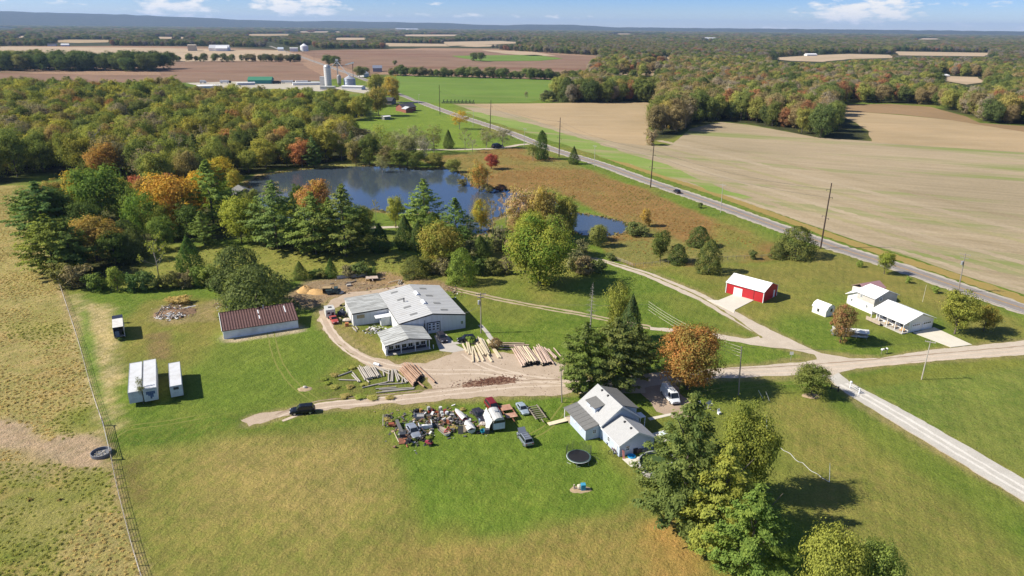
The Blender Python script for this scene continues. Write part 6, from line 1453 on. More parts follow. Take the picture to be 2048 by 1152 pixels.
SILV = paint('silver', (.40, .43, .48), .3, .5); PALEB = paint('pale_blue', (.42, .50, .56), .35, .4); CRED = paint('dark_red', (.22, .018, .022), .3); CBLK = paint('black', (.012, .013, .016), .2); CGRY = paint('grey', (.30, .33, .37), .3, .5); CDRK = paint('dark', (.035, .033, .045), .4); CWHT = paint('white', (.68, .70, .73), .35, 0)
car('suv', 'black station wagon on the bare track at the lower left', 'car', (630, 823), (581, 828), 'suv', CBLK)
car('car', 'black hatchback on the grass beside the workshop', 'car', (950, 681), (916, 684), 'suv', CBLK, .92)
car('car', 'black car in the shade at the workshop overhead door', 'car', (876, 668), (893, 692), 'suv', CDRK, .95)
car('car', 'silver sedan parked among the junk at its left end', 'car', (818, 852), (836, 882), 'sedan', SILV)
car('minivan', 'dark red minivan parked behind the camper', 'van', (975, 806), (994, 830), 'minivan', CRED, .95)
car('pickup_truck', 'dark pickup truck with faded roof parked left of the red minivan', 'truck', (951, 824), (971, 850), 'pickup', CDRK, .95)
car('car', 'pale blue sedan right of the rusty flatbed trailer', 'car', (1037, 810), (1053, 833), 'sedan', PALEB, .88)
car('suv', 'grey station wagon with its hood up on the lawn', 'car', (1060, 897), (1040, 869), 'suv', CGRY, .95, hood_open=True, rails=True)
car('van', 'white cargo van parked behind the blue house', 'van', (1328, 783), (1353, 812), 'van', CWHT, .95)
car('car', 'dark car driving on the paved road', 'car', (1360, 389), (1347, 383), 'suv', CDRK, 1.0)
car('pickup_truck', 'faded red pickup truck beside the workshop lean-to', 'truck', (661, 630), (676, 656), 'pickup', paint('faded_red', (.36, .06, .05), .6, 0), .85)
# ---- semi trailers and the truck box
TRW = mat('trailer_white', (.58, .59, .60), .5, var=.05, dirt=(.45, .44, .42), dscale=.35); TRF = mat('trailer_front', (.50, .53, .58), .6, var=.12, dirt=(.30, .31, .33), dscale=.8); BLUEP = mat('old_blue_print', (.07, .11, .22), .7, var=.2)
def trailer(label, fl, azf, Lh, W_, H, grp, dec=None, zb=.75):
    a = G(*fl); th = thing('trailer', label, 'trailer', (a.x, a.y, 0), R(azf), grp)
    mb = MB(); mb.box(0, W_, 0, Lh, zb, H); mb.build('body', TRW, th)
    mb = MB(); mb.box(.03, W_ - .03, -.025, -.004, zb + .05, H - .06); mb.build('nose_panel', TRF, th)
    for k in range(int(Lh / 1.5)): mb = MB(); mb.box(-.012, -.002, .4 + k * 1.5, .46 + k * 1.5, zb + .1, H - .1); mb.box(W_ + .002, W_ + .012, .4 + k * 1.5, .46 + k * 1.5, zb + .1, H - .1); mb.build('side_rib', STEEL, th)
    mb = MB()
    for q in ((0, W_, 0, .09), (0, W_, Lh - .09, Lh)): mb.box(q[0], q[1], q[2], q[3], H + .002, H + .035)
    mb.box(0, .07, .09, Lh - .09, H + .002, H + .035); mb.box(W_ - .07, W_, .09, Lh - .09, H + .002, H + .035); mb.build('roof_rail', STEEL, th)
    mb = MB(); mb.box(.5, .62, 1.6, 1.72, 0, zb); mb.box(W_ - .62, W_ - .5, 1.6, 1.72, 0, zb); mb.build('landing_gear', DARK, th)
    for y in (Lh - 2.3, Lh - 1.1):
        for x in (.25, W_ - .25):
            q = MB(); q.lathe([(.001, -.2), (.45, -.2), (.47, 0), (.45, .2), (.001, .2)], 14); q.v = [(z_, y_, x_) for x_, y_, z_ in q.v]; o = q.build('wheel', TYRE, th); o.location = (x, y, .47)
    if dec: dec(th, W_, Lh, H, zb)
    return th
def dec_mid(th, W_, Lh, H, zb):
    m_ = BLUEP; q = MB(); rg = random.Random(3)
    for i, j in ((1, 5), (2, 5), (3, 5), (4, 5), (5, 5), (1, 4), (2, 4), (3, 4), (4, 4), (5, 4), (2, 3), (3, 3), (4, 3), (3, 2), (4, 2), (3, 1)): q.box(.15 + i * .3, .44 + i * .3, -.04, -.028, zb + .15 + j * .3, zb + .44 + j * .3)
    q.build('peeled_print', m_, th)
    q = MB()
    for i in range(24): x = .25 + i * .075; y = 1.05 + rg.uniform(-.2, .2); q.box(x, x + .1, y, y + rg.uniform(.15, .4), H + .003, H + .012)
    q.build('roof_patch', BLUEP, th)
def dec_right(th, W_, Lh, H, zb): q = MB(); q.box(.6, 1.5, -.05, -.028, H - .75, H - .25); q.build('vent_grille', DARK, th)
trailer('white box trailer leftmost of three, beside the fence strip', (261, 815), 26, 13.2, 2.25, 2.95, None)
trailer('white box trailer in the middle with peeling blue print on its nose', (291, 811), 26, 13.0, 2.3, 3.25, None, dec_mid)
trailer('shorter white box trailer, rightmost of three, apart from the pair', (344, 802), 26, 10.6, 2.1, 2.95, None, dec_right)
a = G(230, 682); th = thing('truck_box', 'old white truck body with open dark rear end, standing alone', 'truck', (a.x, a.y, 0), R(29))
mb = MB(); mb.box(0, 2.1, .8, 7.8, .5, .6); mb.box(0, .05, .0, 7.8, .6, 3.1); mb.box(2.05, 2.1, .0, 7.8, .6, 3.1); mb.box(.05, 2.05, 7.75, 7.8, .6, 3.1); mb.build('body', TRW, th)
mb = MB(); mb.box(0, 2.1, 0, 5.4, 3.1, 3.16); mb.build('roof', mat('box_roof', (.60, .585, .55), .7, var=.12, dirt=(.4, .37, .33)), th)
mb = MB(); mb.box(.0, 2.1, 5.45, 7.8, 3.05, 3.12); mb.build('roof_hatch', mat('dark_roof_hatch', (.02, .025, .05), .5), th)
mb = MB(); mb.box(.25, 1.1, .4, 1.0, .6, 2.0); mb.build('open_door', mat('blue_door', (.10, .16, .26), .6), th)
wheels(th, (), 1); 
for y in (1.5, 6.5):
    for x in (.2, 1.9): q = MB(); q.lathe([(.001, -.13), (.42, -.13), (.44, 0), (.42, .13), (.001, .13)], 12); q.v = [(z_, y_, x_) for x_, y_, z_ in q.v]; o = q.build('wheel', TYRE, th); o.location = (x, y, .44)
# ---- old white camper with rounded roof, in the junk row
a, b = G(1000, 866), G(983, 833); d = b - a
th = thing('camper', 'old white camper trailer with rounded roof and torn tarp', 'camper', a + d * .5, math.atan2(d.y, d.x) - math.pi / 2)
Lc, wc, hc = 4.7, 1.08, 2.7
mb = MB(); sec = [(-wc, .45), (-wc, 1.9), (-wc * .82, 2.4), (-wc * .45, 2.68), (0, 2.75), (wc * .45, 2.68), (wc * .82, 2.4), (wc, 1.9), (wc, .45)]
for i, (y, s, dz) in enumerate(((-Lc / 2, .97, -.02), (-Lc / 2 + .5, 1, 0), (Lc / 2 - .9, 1, 0), (Lc / 2, .9, -.5))):
    mb.v += [(x * s, y, z + (dz if z > 1 else 0)) for x, z in sec]
n = len(sec)
for i in range(3):
    for j in range(n - 1): mb.f.append((i * n + j, i * n + j + 1, (i + 1) * n + j + 1, (i + 1) * n + j)); mb.mi.append(0)
mb.f += [tuple(range(n)), tuple(3 * n + j for j in range(n))[::-1]]; mb.mi += [0, 0]; mb.build('body', mat('camper_white', (.42, .42, .41), .55, var=.08, dirt=(.42, .41, .38)), th, False)
mb = MB(); mb.box(-1.0, 1.0, -Lc / 2 - .03, -Lc / 2 + .02, 1.72, 2.22); mb.build('rear_window', GLASS, th)
for s in (-1, 1): mb = MB(); mb.box(min(.02 * s, s * 1.0), max(.02 * s, s * 1.0), -Lc / 2 - .035, -Lc / 2 + .02, .55, 1.68); mb.build('rear_door', mat('camper_door', (.52, .58, .66), .5), th)
mb = MB(); mb.box(-.25, .25, -.4, .1, 2.74, 2.9); mb.build('roof_vent', STEEL, th); wheels(th, (), 1)
for s in (-1, 1): q = MB(); q.lathe([(.001, -.1), (.33, -.1), (.33, .1), (.001, .1)], 12); q.v = [(z_, y_, x_) for x_, y_, z_ in q.v]; o = q.build('wheel', TYRE, th); o.location = (s * (wc - .05), 0, .33)
mb = MB(); rg = random.Random(8); pts = []
for i in range(9):
    for j in range(6):
        y = -Lc / 2 + .1 + i * .55; u = j / 5; pts.append((-wc * .9 - .12 - u * .9 - rg.uniform(0, .15), y + rg.uniform(-.1, .1), max(.03, 2.35 * (1 - u) ** .8 + rg.uniform(-.08, .1))))
mb.v = pts; mb.f = [(i * 6 + j, (i + 1) * 6 + j, (i + 1) * 6 + j + 1, i * 6 + j + 1) for i in range(8) for j in range(5)]; mb.mi = [0] * 40
o = mb.build('tarp', mat('white_tarp', (.52, .52, .50), .6, var=.06)); o.location = th.location; o.rotation_euler = th.rotation_euler; tag(o, 'torn white tarp hanging down the left side of the old camper', 'tarp')
# ---- small white camper shell by the lean-to
a = G(662, 637); th = thing('camper', 'small white pickup camper behind the faded red pickup truck', 'camper', a, R(22))
mb = MB(); mb.prism([(-1.1, .4), (1.1, .4), (1.1, 2.3), (-1.1, 2.3)], -.1, 3.0); mb.build('body', OFFWHITE, th); mb = MB(); mb.box(-.8, -.1, -.13, -.1, 1.2, 1.7); mb.box(.2, .8, -.13, -.1, .8, 1.6); mb.build('window', GLASS, th); mb = MB(); mb.box(-.3, .5, 1.1, 1.9, 2.3, 2.38); mb.build('roof_hatch', DARK, th)
mb = MB(); mb.box(-.7, .7, .2, 2.8, 0, .4); mb.build('stand', DARK, th)
# ---- rusty flatbed and stripped trailer frame
def flat(label, rear, front, W_, L, boards, nm):
    a, b = G(*rear), G(*front); d = b - a; th = thing(nm, label, 'trailer', (a + b) / 2, math.atan2(d.y, d.x)); mb = MB()
    for s in (-1, 1): mb.box(-L / 2, L / 2, s * W_ / 2 - .07, s * W_ / 2 + .07, .5, .66)
    mb.box(L / 2, L / 2 + 1.2, -.06, .06, .45, .58); mb.build('frame', RUST if boards else WOOD, th)
    n = 12 if boards else 7
    for k in range(n):
        q = MB(); x = -L / 2 + (k + .5) * L / n; ww = L / n * .92 if boards else .14
        q.box(x - ww / 2, x + ww / 2, -W_ / 2, W_ / 2, .665 if boards else .5, .72 if boards else .62)
        if boards and k in (5, 6, 7) : continue
        q.build('board' if boards else 'cross_member', boards if boards else WOOD, th)
    for s in (-1, 1): q = MB(); q.lathe([(.001, -.1), (.34, -.1), (.34, .1), (.001, .1)], 12); q.v = [(x_, z_, y_) for x_, y_, z_ in q.v]; o = q.build('wheel', TYRE, th); o.location = (-.3, s * (W_ / 2 + .18), .34)
    return th
flat('rusty flatbed trailer with pinkish boards and a hole in its deck', (1006, 812), (1028, 846), 2.0, 4.6, mat('pink_boards', (.44, .24, .17), .85, var=.25, scale=.8, dirt=(.55, .42, .30)), 'flatbed_trailer')
flat('bare wooden trailer frame with cross bars on the lawn edge', (1064, 817), (1082, 842), 1.9, 4.8, None, 'bare_trailer')
# ---- covered boat on the lawn of the white house
a, b = G(1662, 668), G(1735, 676); d = b - a; th = thing('boat', 'covered pontoon boat under a white canopy on the lawn', 'boat', (a + b) / 2, math.atan2(d.y, d.x)); L = d.length
mb = MB(); mb.v = []; N = 9
for i in range(N):
    for j in range(7):
        u = i / (N - 1); v_ = j / 6; mb.v.append((-L / 2 + u * L, -1.25 + v_ * 2.5, 1.95 - .5 * (v_ * 2 - 1) ** 2 - .15 * math.sin(u * 9) ** 2 * .4))
mb.f = [(i * 7 + j, (i + 1) * 7 + j, (i + 1) * 7 + j + 1, i * 7 + j + 1) for i in range(N - 1) for j in range(6)]; mb.mi = [0] * len(mb.f); mb.build('cover', mat('canvas_white', (.70, .69, .65), .7, var=.03), th)
for s in (-1, 1): q = MB(); q.tube([(-L / 2, s * .8, .5), (L / 2 - .6, s * .8, .5), (L / 2, s * .8, .7)], [.28, .28, .05], 10); q.build('pontoon', STEEL, th)
q = MB(); q.box(-L / 2 + .1, L / 2 - .2, -1.15, 1.15, .78, .86)
q.build('deck', mat('boat_deck', (.35, .34, .32), .8), th)
for x in (-L / 2 + .3, -L / 6, L / 6, L / 2 - .4):
    q = MB()
    for s in (-1, 1): q.tube([(x, s * 1.15, 0), (x, s * 1.15, 1.5)], .04, 6)
    q.build('canopy_post', STEEL, th)
# ---------------------------------------------------------------- timber on the yard
def woodmat(name, a, b): 
    t = NT(name); p = t.obj(); n_ = t.noise(t.mapping(p, (6, 6, .5)), 1, 5, .7)
    return t.out(t.principled(t.mix(t.ramp(n_, .3, .7), a, b), .85, 0, None, .15))
PALEW = woodmat('peeled_timber', (.50, .42, .28), (.62, .54, .40)); PINKW = woodmat('pink_pole', (.34, .225, .17), (.54, .44, .37)); GREYW = woodmat('grey_pole', (.30, .27, .23), (.46, .42, .37)); BRNW = woodmat('brown_log', (.26, .145, .09), (.45, .32, .235)); BUTT = mat('tarred_butt', (.018, .016, .016), .9)
def log(p, q, r_, m_, label, group, z=None, butt=None, square=False, z2=None, name='log'):
    a, b = G(*p), G(*q); z = r_ if z is None else z; a.z = z; b.z = z if z2 is None else z2
    d = b - a; L = d.length; mb = MB()
    if square: mb.hexa([(-r_, -r_, 0), (r_, -r_, 0), (r_, r_, 0), (-r_, r_, 0), (-r_, -r_, L), (r_, -r_, L), (r_, r_, L), (-r_, r_, L)])
    else: mb.tube([(0, 0, 0), (random.uniform(-.04, .04), random.uniform(-.03, .03), L * .5), (0, 0, L)], [r_ * .82, r_ * .93, r_], 9)
    if butt: mb.tube([(0, 0, L - .01), (0, 0, L + .28)], [r_ * 1.03, r_ * 1.03], 9, 1)
    o = mb.build(name, [m_, butt or m_], None, False); o.location = a; o.rotation_euler = d.to_track_quat('Z', 'Y').to_euler()
    return tag(o, label, 'log', group)
Z4 = lambda x, y: (880 + x * .127, 650 + y * .127)
for i, (a, b, c_, d_) in enumerate([(355, 305, 425, 435), (415, 262, 455, 470), (437, 250, 490, 470), (505, 350, 520, 595), (518, 350, 612, 585), (556, 332, 690, 575), (580, 315, 688, 500), (600, 330, 720, 488), (622, 330, 735, 490), (640, 318, 752, 490), (596, 222, 770, 500), (680, 245, 778, 445), (664, 262, 768, 440), (755, 240, 960, 530), (742, 248, 930, 528), (735, 470, 820, 590), (630, 240, 742, 440)]):
    log(Z4(a, b), Z4(c_, d_), .155, PALEW, 'pale peeled timber in the spread pile by the black car', 'pale timbers in the spread pile', z=.16 + (.3 if i in (10, 6, 8, 16) else 0), square=True, name='timber')
for (a, b, c_, d_) in ((905, 290, 1330, 300), (900, 318, 1400, 325), (900, 345, 1300, 345), (905, 385, 1130, 385), (470, 275, 620, 282), (480, 300, 600, 305)):
    log(Z4(a, b), Z4(c_, d_), .15, PINKW, 'long pinkish pole lying crosswise between the two pale piles', 'crosswise poles behind the piles', z=.16, name='pole_log')
def stack(t0, t1, b0, b1, n, rows, r_, m_, butt, label, group, name='pole_log'):
    """poles side by side from tops t0..t1 to butts b0..b1, in rows on one another"""
    for k in range(rows):
        m = n - k * 2
        for i in range(m):
            u = (i + .5 + k) / n; j = random.uniform(-.09, .09); ju = random.uniform(-.5, .5) / n * (.6 if k else .2)
            ju *= 1.6; T = (t0[0] + (t1[0] - t0[0]) * (u + ju), t0[1] + (t1[1] - t0[1]) * (u + ju)); B = (b0[0] + (b1[0] - b0[0]) * u, b0[1] + (b1[1] - b0[1]) * u)
            T2 = (T[0] + (B[0] - T[0]) * j, T[1] + (B[1] - T[1]) * j); B2 = (B[0] + (B[0] - T[0]) * random.uniform(-.05, .05), B[1] + (B[1] - T[1]) * random.uniform(-.05, .05))
            log(T2, B2, r_ * random.uniform(.85, 1.12), m_ if random.random() < .75 else PALEW if m_ is PINKW else m_, label, group, z=r_ + k * r_ * 1.72, butt=butt, name=name)
stack(Z4(1125, 392), Z4(1420, 372), Z4(1288, 655), Z4(1600, 610), 11, 3, .165, PINKW, BUTT, 'pinkish pole with tarred butt in the big stack beside the pines', 'poles of the pinkish stack')
stack(Z4(1440, 380), Z4(1660, 385), Z4(1580, 640), Z4(1800, 600), 8, 2, .155, PINKW, BUTT, 'pinkish pole with tarred butt in the big stack beside the pines', 'poles of the pinkish stack')
for (a, b, c_, d_) in ((1520, 355, 1700, 560), (1550, 340, 1690, 540), (1790, 400, 1950, 580), (1700, 415, 1840, 540), (1640, 390, 1830, 560), (1740, 590, 1790, 640), (1720, 420, 1800, 545)):
    log(Z4(a, b), Z4(c_, d_), .14, PINKW, 'thin pole lying loose across the right end of the pinkish stack', 'loose poles on the pinkish stack', z=.6, z2=.45, name='pole_log')
Z3 = lambda x, y: (640 + x * .1172, 690 + y * .1172)
stack(Z3(1325, 425), Z3(1560, 345), Z3(1590, 715), Z3(1760, 545), 9, 3, .165, BRNW, BUTT, 'orange brown log in the tarred pile at the yard entrance', 'logs of the orange brown pile', name='log')
for (a, b, c_, d_) in ((1560, 340, 1740, 530), (1650, 375, 1960, 655), (1500, 350, 1700, 560), (1640, 640, 1780, 735), (1400, 430, 1600, 690)):
    log(Z3(a, b), Z3(c_, d_), .16, BRNW, 'orange brown log lying loose on the tarred pile', 'loose logs of the orange brown pile', z=.5, z2=.3, butt=BUTT)
stack(Z3(640, 400), Z3(960, 400), Z3(760, 610), Z3(1060, 545), 10, 2, .15, GREYW, None, 'weathered grey pole in the slanting stack among the weeds', 'poles of the slanting grey stack')
for (a, b, c_, d_) in ((820, 300, 1000, 420), (1000, 420, 1190, 510), (960, 400, 1190, 460), (560, 480, 690, 640), (545, 520, 660, 640), (320, 540, 545, 460), (320, 605, 640, 615), (1320, 495, 1500, 640), (1180, 440, 1170, 640), (1225, 430, 1215, 640), (1245, 430, 1240, 640), (1270, 430, 1330, 640), (1290, 430, 1360, 610), (1410, 580, 1405, 670), (1440, 570, 1470, 660), (1075, 440, 1095, 545), (800, 610, 840, 650)):
    log(Z3(a, b), Z3(c_, d_), .15, GREYW, 'weathered grey pole lying loose in the weeds left of the brown logs', 'loose grey poles in the weeds', z=.18, name='pole_log')
for (a, b, c_, d_) in ((1010, 770, 1615, 740), (960, 825, 1605, 760), (720, 740, 1130, 650), (820, 710, 1240, 620), (1000, 690, 1440, 660), (1060, 800, 1480, 770), (950, 760, 1300, 730)):
    log(Z3(a, b), Z3(c_, d_), .13, GREYW, 'long grey pole lying along the edge of the track below the pile', 'long poles along the track', z=.15, name='pole_log')
mb = MB(); mb.tube([(0, -.7, 0), (0, .7, 0)], .30, 14); o = mb.build('pipe', TRIM); o.location = G(*Z3(970, 350)) + Vector((0, 0, .3)); o.rotation_euler = (0, 0, R(60)); tag(o, 'short fat white pipe lying at the top of the grey poles', 'pipe')
# scattered bark on the yard
mb = MB(); rg = random.Random(12)
for i in range(420):
    u, v_ = rg.gauss(0, .42), rg.gauss(0, .34); p = G(978 + u * 70, 763 - u * 7 + v_ * 12); a = rg.uniform(0, 3.1); s = rg.uniform(.06, .22); mb.beam((p.x, p.y, .06), (p.x + math.cos(a) * s * 2, p.y + math.sin(a) * s * 2, .06 + rg.uniform(0, .1)), s * .5, .05)
tag(mb.build('bark', mat('bark_bits', (.13, .055, .035), .95, var=.4, scale=6)), kind='stuff')
mb = MB()
for i in range(420):
    px, py = rg.uniform(640, 1140), rg.uniform(700, 800)
    if 860 < px < 1150 and py > 704 or py > 775: p = G(px, py); a = rg.uniform(0, 3.1); s = rg.uniform(.04, .14); mb.beam((p.x, p.y, .03), (p.x + math.cos(a) * s * 2, p.y + math.sin(a) * s * 2, .05), s * .6, .04)
tag(mb.build('wood_litter', mat('wood_bits', (.17, .11, .07), .95, var=.4, scale=6)), kind='stuff')
# ---------------------------------------------------------------- heaps
def heap(name, label, cat, px, rx, ry, h, m_, rz=0, seed=1, n=26):
    c = G(*px); mb = MB(); rg = np.random.default_rng(seed)
    mb.v = [(0, 0, h * .97)]; R_ = 7
    for i in range(1, R_ + 1):
        for j in range(n):
            u = i / R_; t_ = 6.283 * j / n; q = 1 + rg.normal() * .06; mb.v.append((math.cos(t_) * rx * u * q, math.sin(t_) * ry * u * q, max(-.05, h * (1 - u ** 1.35) * (1 + rg.normal() * .12) - (.05 if i == R_ else 0))))
    for j in range(n): mb.f.append((0, 1 + j, 1 + (j + 1) % n))
    for i in range(R_ - 1):
        for j in range(n): mb.f.append((1 + i * n + j, 1 + (i + 1) * n + j, 1 + (i + 1) * n + (j + 1) % n, 1 + i * n + (j + 1) % n))
    mb.mi = [0] * len(mb.f); o = mb.build(name, m_, None, True); o.location = c; o.rotation_euler = (0, 0, rz); return tag(o, label, cat)
SAWD = mat('sawdust', (.50, .315, .135), .95, var=.12, scale=2, bump=.6)
heap('sawdust_pile', 'orange tan sawdust pile behind the yard track, its taller left end', 'pile', (612, 582), 2.6, 2.1, 1.5, SAWD, .3, 1)
heap('sawdust_pile', 'orange tan sawdust pile behind the yard track, its lower right end', 'pile', (632, 585), 3.2, 1.8, 1.0, SAWD, -.2, 2)
DIRTM = mat('dirt_mound', (.36, .27, .17), .95, var=.2, scale=2, bump=.5)
heap('dirt_mound', 'small dirt mound with a pale stone alone on the lawn', 'mound', (610, 778), 1.5, 1.1, .22, DIRTM, 0, 3)
mb = MB(); mb.blob((0, 0, .3), (.45, .35, .28), 0, 10, 4, .15); o = mb.build('stone', mat('pale_stone', (.55, .50, .43), .9)); o.location = G(610, 777); tag(o, 'pale stone sitting on the small dirt mound', 'stone')
heap('dirt_mound', 'low earth mound round the foot of the spreading drive tree', 'mound', (1622, 792), 1.9, 1.2, .18, DIRTM, 0, 5)
# debris pile: rubble too small to pick apart, with what can be told apart on top
dc = G(347, 632); mb = MB(); rg = random.Random(21)
mats = [mat('rubble_white', (.58, .57, .56), .85, var=.2), mat('rubble_brown', (.20, .115, .075), .95, var=.3), mat('rubble_grey', (.085, .085, .088), .9, var=.3), mat('rubble_tan', (.36, .27, .17), .95, var=.2)]
def debris(mb, px, py, n, sx, sy, hmax, wts, smin=.1, smax=.6):
    for i in range(n):
        x, y = px + rg.gauss(0, sx), py + rg.gauss(0, sy); p = G(x, y); s = rg.uniform(smin, smax); a = rg.uniform(0, 6.28); e = max(0, 1 - ((x - px) / (2 * sx)) ** 2 - ((y - py) / (2 * sy)) ** 2)
        z = hmax * e * rg.uniform(.2, 1); d = Vector((math.cos(a) * s, math.sin(a) * s, rg.uniform(-.3, .5) * s)); c = Vector((p.x, p.y, z + .05)); mb.beam(c, c + d, s * rg.uniform(.2, .7), s * rg.uniform(.08, .3), rg.choices(range(4), wts)[0])
debris(mb, 352, 622, 240, 18, 6, 1.0, (2, 5, 3, 3)); debris(mb, 345, 633, 150, 14, 3.2, .7, (7, 1, 2, 1), .15, .7); debris(mb, 332, 634, 60, 8, 3, .3, (6, 1, 2, 1))
tag(mb.build('debris', mats), kind='stuff')
for i, (a, b) in enumerate((((312, 634), (325, 620)), ((310, 630), (335, 618)), ((318, 637), (330, 622)), ((356, 620), (392, 617)), ((326, 622), (345, 612)))):
    log(a, b, .11, TRIM if i == 3 else WOOD, 'white pipe lying across the debris pile' if i == 3 else 'dark board leaning on the left side of the debris pile', None if i == 3 else 'boards on the debris pile', z=.25, z2=.75, name='board')
heap('rubble_mound', 'brown mound under the debris pile in the yard corner', 'mound', (350, 626), 5.2, 3.2, .8, mat('rubble_soil', (.22, .14, .085), .95, var=.3, scale=2, bump=.5), .3, 9)
mb = MB(); debris(mb, 752, 572, 60, 40, 7, .1, (1, 5, 2, 3), .15, .6); debris(mb, 690, 575, 40, 26, 6, .1, (1, 4, 3, 2), .1, .5); debris(mb, 752, 661, 90, 12, 4, .35, (6, 1, 4, 2), .15, .7); debris(mb, 688, 632, 50, 8, 10, .5, (2, 2, 5, 1), .15, .6); debris(mb, 905, 585, 60, 10, 6, .5, (2, 4, 3, 3), .15, .7); debris(mb, 440, 612, 40, 9, 3, .5, (4, 3, 2, 2), .15, .5)
debris(mb, 645, 555, 10, 30, 4, .1, (1, 3, 3, 1)); tag(mb.build('scrap_litter', mats), kind='stuff')
# ---------------------------------------------------------------- single pieces lying about
def item(name, label, cat, px, mb, m_, rz=0.0, group=None, z=0.0, smooth=False):
    o = mb.build(name, m_, None, smooth); p = G(*px); o.location = (p.x, p.y, z); o.rotation_euler = (0, 0, rz); return tag(o, label, cat, group)
def bx_(*a): mb = MB(); mb.box(*a); return mb
cols = {}
def pm(name, c, rough=.6): return mat('stuff_' + name, c, rough, var=.15)
# behind the workshop
mb = MB(); mb.slab([(-1.6, -1.1, .9), (1.6, -1.1, .75), (1.6, 1.1, .75), (-1.6, 1.1, .9)], .12); mb.box(-.1, .1, -2.2, -1.1, .5, .62); mb.tube([(-1.7, 0, .35), (-1.5, 0, .35)], .35, 10); mb.tube([(1.5, 0, .35), (1.7, 0, .35)], .35, 10)
item('wagon', 'small flat farm wagon with pale boards behind the workshop', 'wagon', (744, 560), mb, pm('pale_boards', (.50, .40, .33)), .3)
mb = MB(); mb.box(-1.1, 1.1, -.8, .8, .0, .12); mb.box(-1.1, -1.0, -.8, .8, .1, 1.5); mb.box(1.0, 1.1, -.8, .8, .1, 1.5); mb.box(-1.1, 1.1, -.8, .8, 1.5, 1.62); mb.box(-1.0, 1.0, .7, .8, .1, 1.5)
item('crate', 'open fronted wooden box beside the sawdust pile', 'crate', (655, 586), mb, pm('box_wood', (.36, .26, .14)), .1)
mb = MB(); mb.box(-1.9, 1.9, -.9, .9, .5, 1.0); mb.box(.2, 1.2, -.8, .8, 1.0, 1.7); mb.box(-1.9, -.2, -.9, .9, 1.0, 1.25); [mb.tube([(x, s * .9, .4), (x, s * 1.1, .4)], .4, 10) for x in (-1.2, 1.2) for s in (-1, 1)]
item('tractor', 'dark low machine parked beside the open fronted box', 'machine', (667, 587), mb, pm('dark_green', (.045, .07, .075)), .2)
mb = MB(); mb.blob((0, 0, .3), (.9, .7, .35), 0, 10, 6); item('pipe_scrap', 'small pale tank lying right of the dark machine', 'tank', (681, 587), mb, OFFWHITE, .4)
mb = MB(); mb.hexa([(-4.2, -.4, 0), (4.2, -.4, 0), (4.2, .4, 0), (-4.2, .4, 0), (-4.2, -.4, .7), (4.2, -.4, .9), (4.2, .4, .9), (-4.2, .4, .7)]); item('sheet_stack', 'long low stack of pale sheet metal at the back of the yard', 'stack', (705, 554), mb, mat('sheet_grey', (.42, .44, .46), .5, .3, var=.25), .35)
for i, (a, b) in enumerate((((690, 570), (712, 563)), ((694, 566), (706, 565)), ((660, 569), (668, 568)), ((758, 560), (770, 558)))): log(a, b, .16, WOOD, 'dark beam lying on the bare ground behind the workshop', 'beams behind the workshop', z=.2, name='beam')
for i, (a, b) in enumerate((((777, 568), (800, 562)), ((780, 567), (798, 563)), ((796, 570), (800, 563)), ((800, 570), (804, 563)))): log(a, b, .16, PALEW if i < 2 else GREYW, 'pale plank in the small pile behind the workshop roof corner', 'planks at the workshop roof corner', z=.35, name='plank')
item('block', 'pale concrete block lying behind the workshop', 'block', (698, 572), bx_(-.6, .6, -.4, .4, 0, .5), CONC, .4)
for i, (x, y, s) in enumerate(((684, 620, .8), (693, 634, .7), (700, 645, .6), (682, 612, .6), (690, 612, .6))):
    mb = MB(); mb.lathe([(s * .3, .0), (s * .55, .0), (s * .6, .14), (s * .55, .28), (s * .3, .28), (s * .3, 0)], 14); item('tyre', 'old black tyre by the left wall of the lean-to', 'tyre', (x, y), mb, TYRE, 0, 'tyres by the lean-to')
item('tarp_heap', 'dark blue covered heap beside the faded red pickup', 'heap', (684, 630), MB().blob((0, 0, .5), (1.1, .9, .8), 0, 12, 5, .2), pm('navy', (.03, .04, .07)), .2)
item('camper_shell', 'pale overturned cap at the front corner of the lean-to', 'cap', (694, 642), MB().blob((0, 0, .3), (1.0, .8, .4), 0, 12, 7, .12), pm('beige', (.52, .45, .38)), .2)
for i, (x, y) in enumerate(((706, 660), (709, 662), (712, 658))): log((x - 1, y - 5), (x + 4, y + 2), .13, GREYW, 'short grey log in front of the lean-to corner', 'short logs at the lean-to corner')
item('bin', 'orange bin near the lean-to corner', 'bin', (694, 652), bx_(-.4, .4, -.4, .4, 0, .8), pm('orange', (.42, .15, .06)), .3)
# junk row: Z6 = its enlarged coordinates
Z6 = lambda x, y: (760 + x * .0977, 790 + y * .0977)
def mower(name, label, px, col, rz):
    th = thing(name, label, 'mower', G(*px), rz); mb = MB(); mb.box(-.55, .15, -.35, .35, .28, .62); mb.hexa([(.1, -.25, .3), (.75, -.22, .3), (.75, .22, .3), (.1, .25, .3), (.1, -.25, .75), (.7, -.2, .68), (.7, .2, .68), (.1, .25, .75)]); mb.build('body', pm('mower_' + str(int(col[0] * 100)), col, .45), th)
    mb = MB(); mb.box(-.45, -.05, -.22, .22, .62, .72); mb.box(-.5, -.4, -.22, .22, .72, 1.05); mb.build('seat', BLACK, th)
    for x, y, r_ in ((-.35, .38, .26), (-.35, -.38, .26), (.6, .33, .18), (.6, -.33, .18)): q = MB(); q.lathe([(.001, -.08), (r_, -.08), (r_, .08), (.001, .08)], 10); q.v = [(a, c, b) for a, b, c in q.v]; o = q.build('wheel', TYRE, th); o.location = (x, y, r_)
    mb = MB(); mb.tube([(.15, 0, .7), (.0, 0, 1.05)], .025, 6); mb.lathe([(.14, 1.04), (.19, 1.06), (.14, 1.08)], 10); mb.build('steering_wheel', BLACK, th); return th
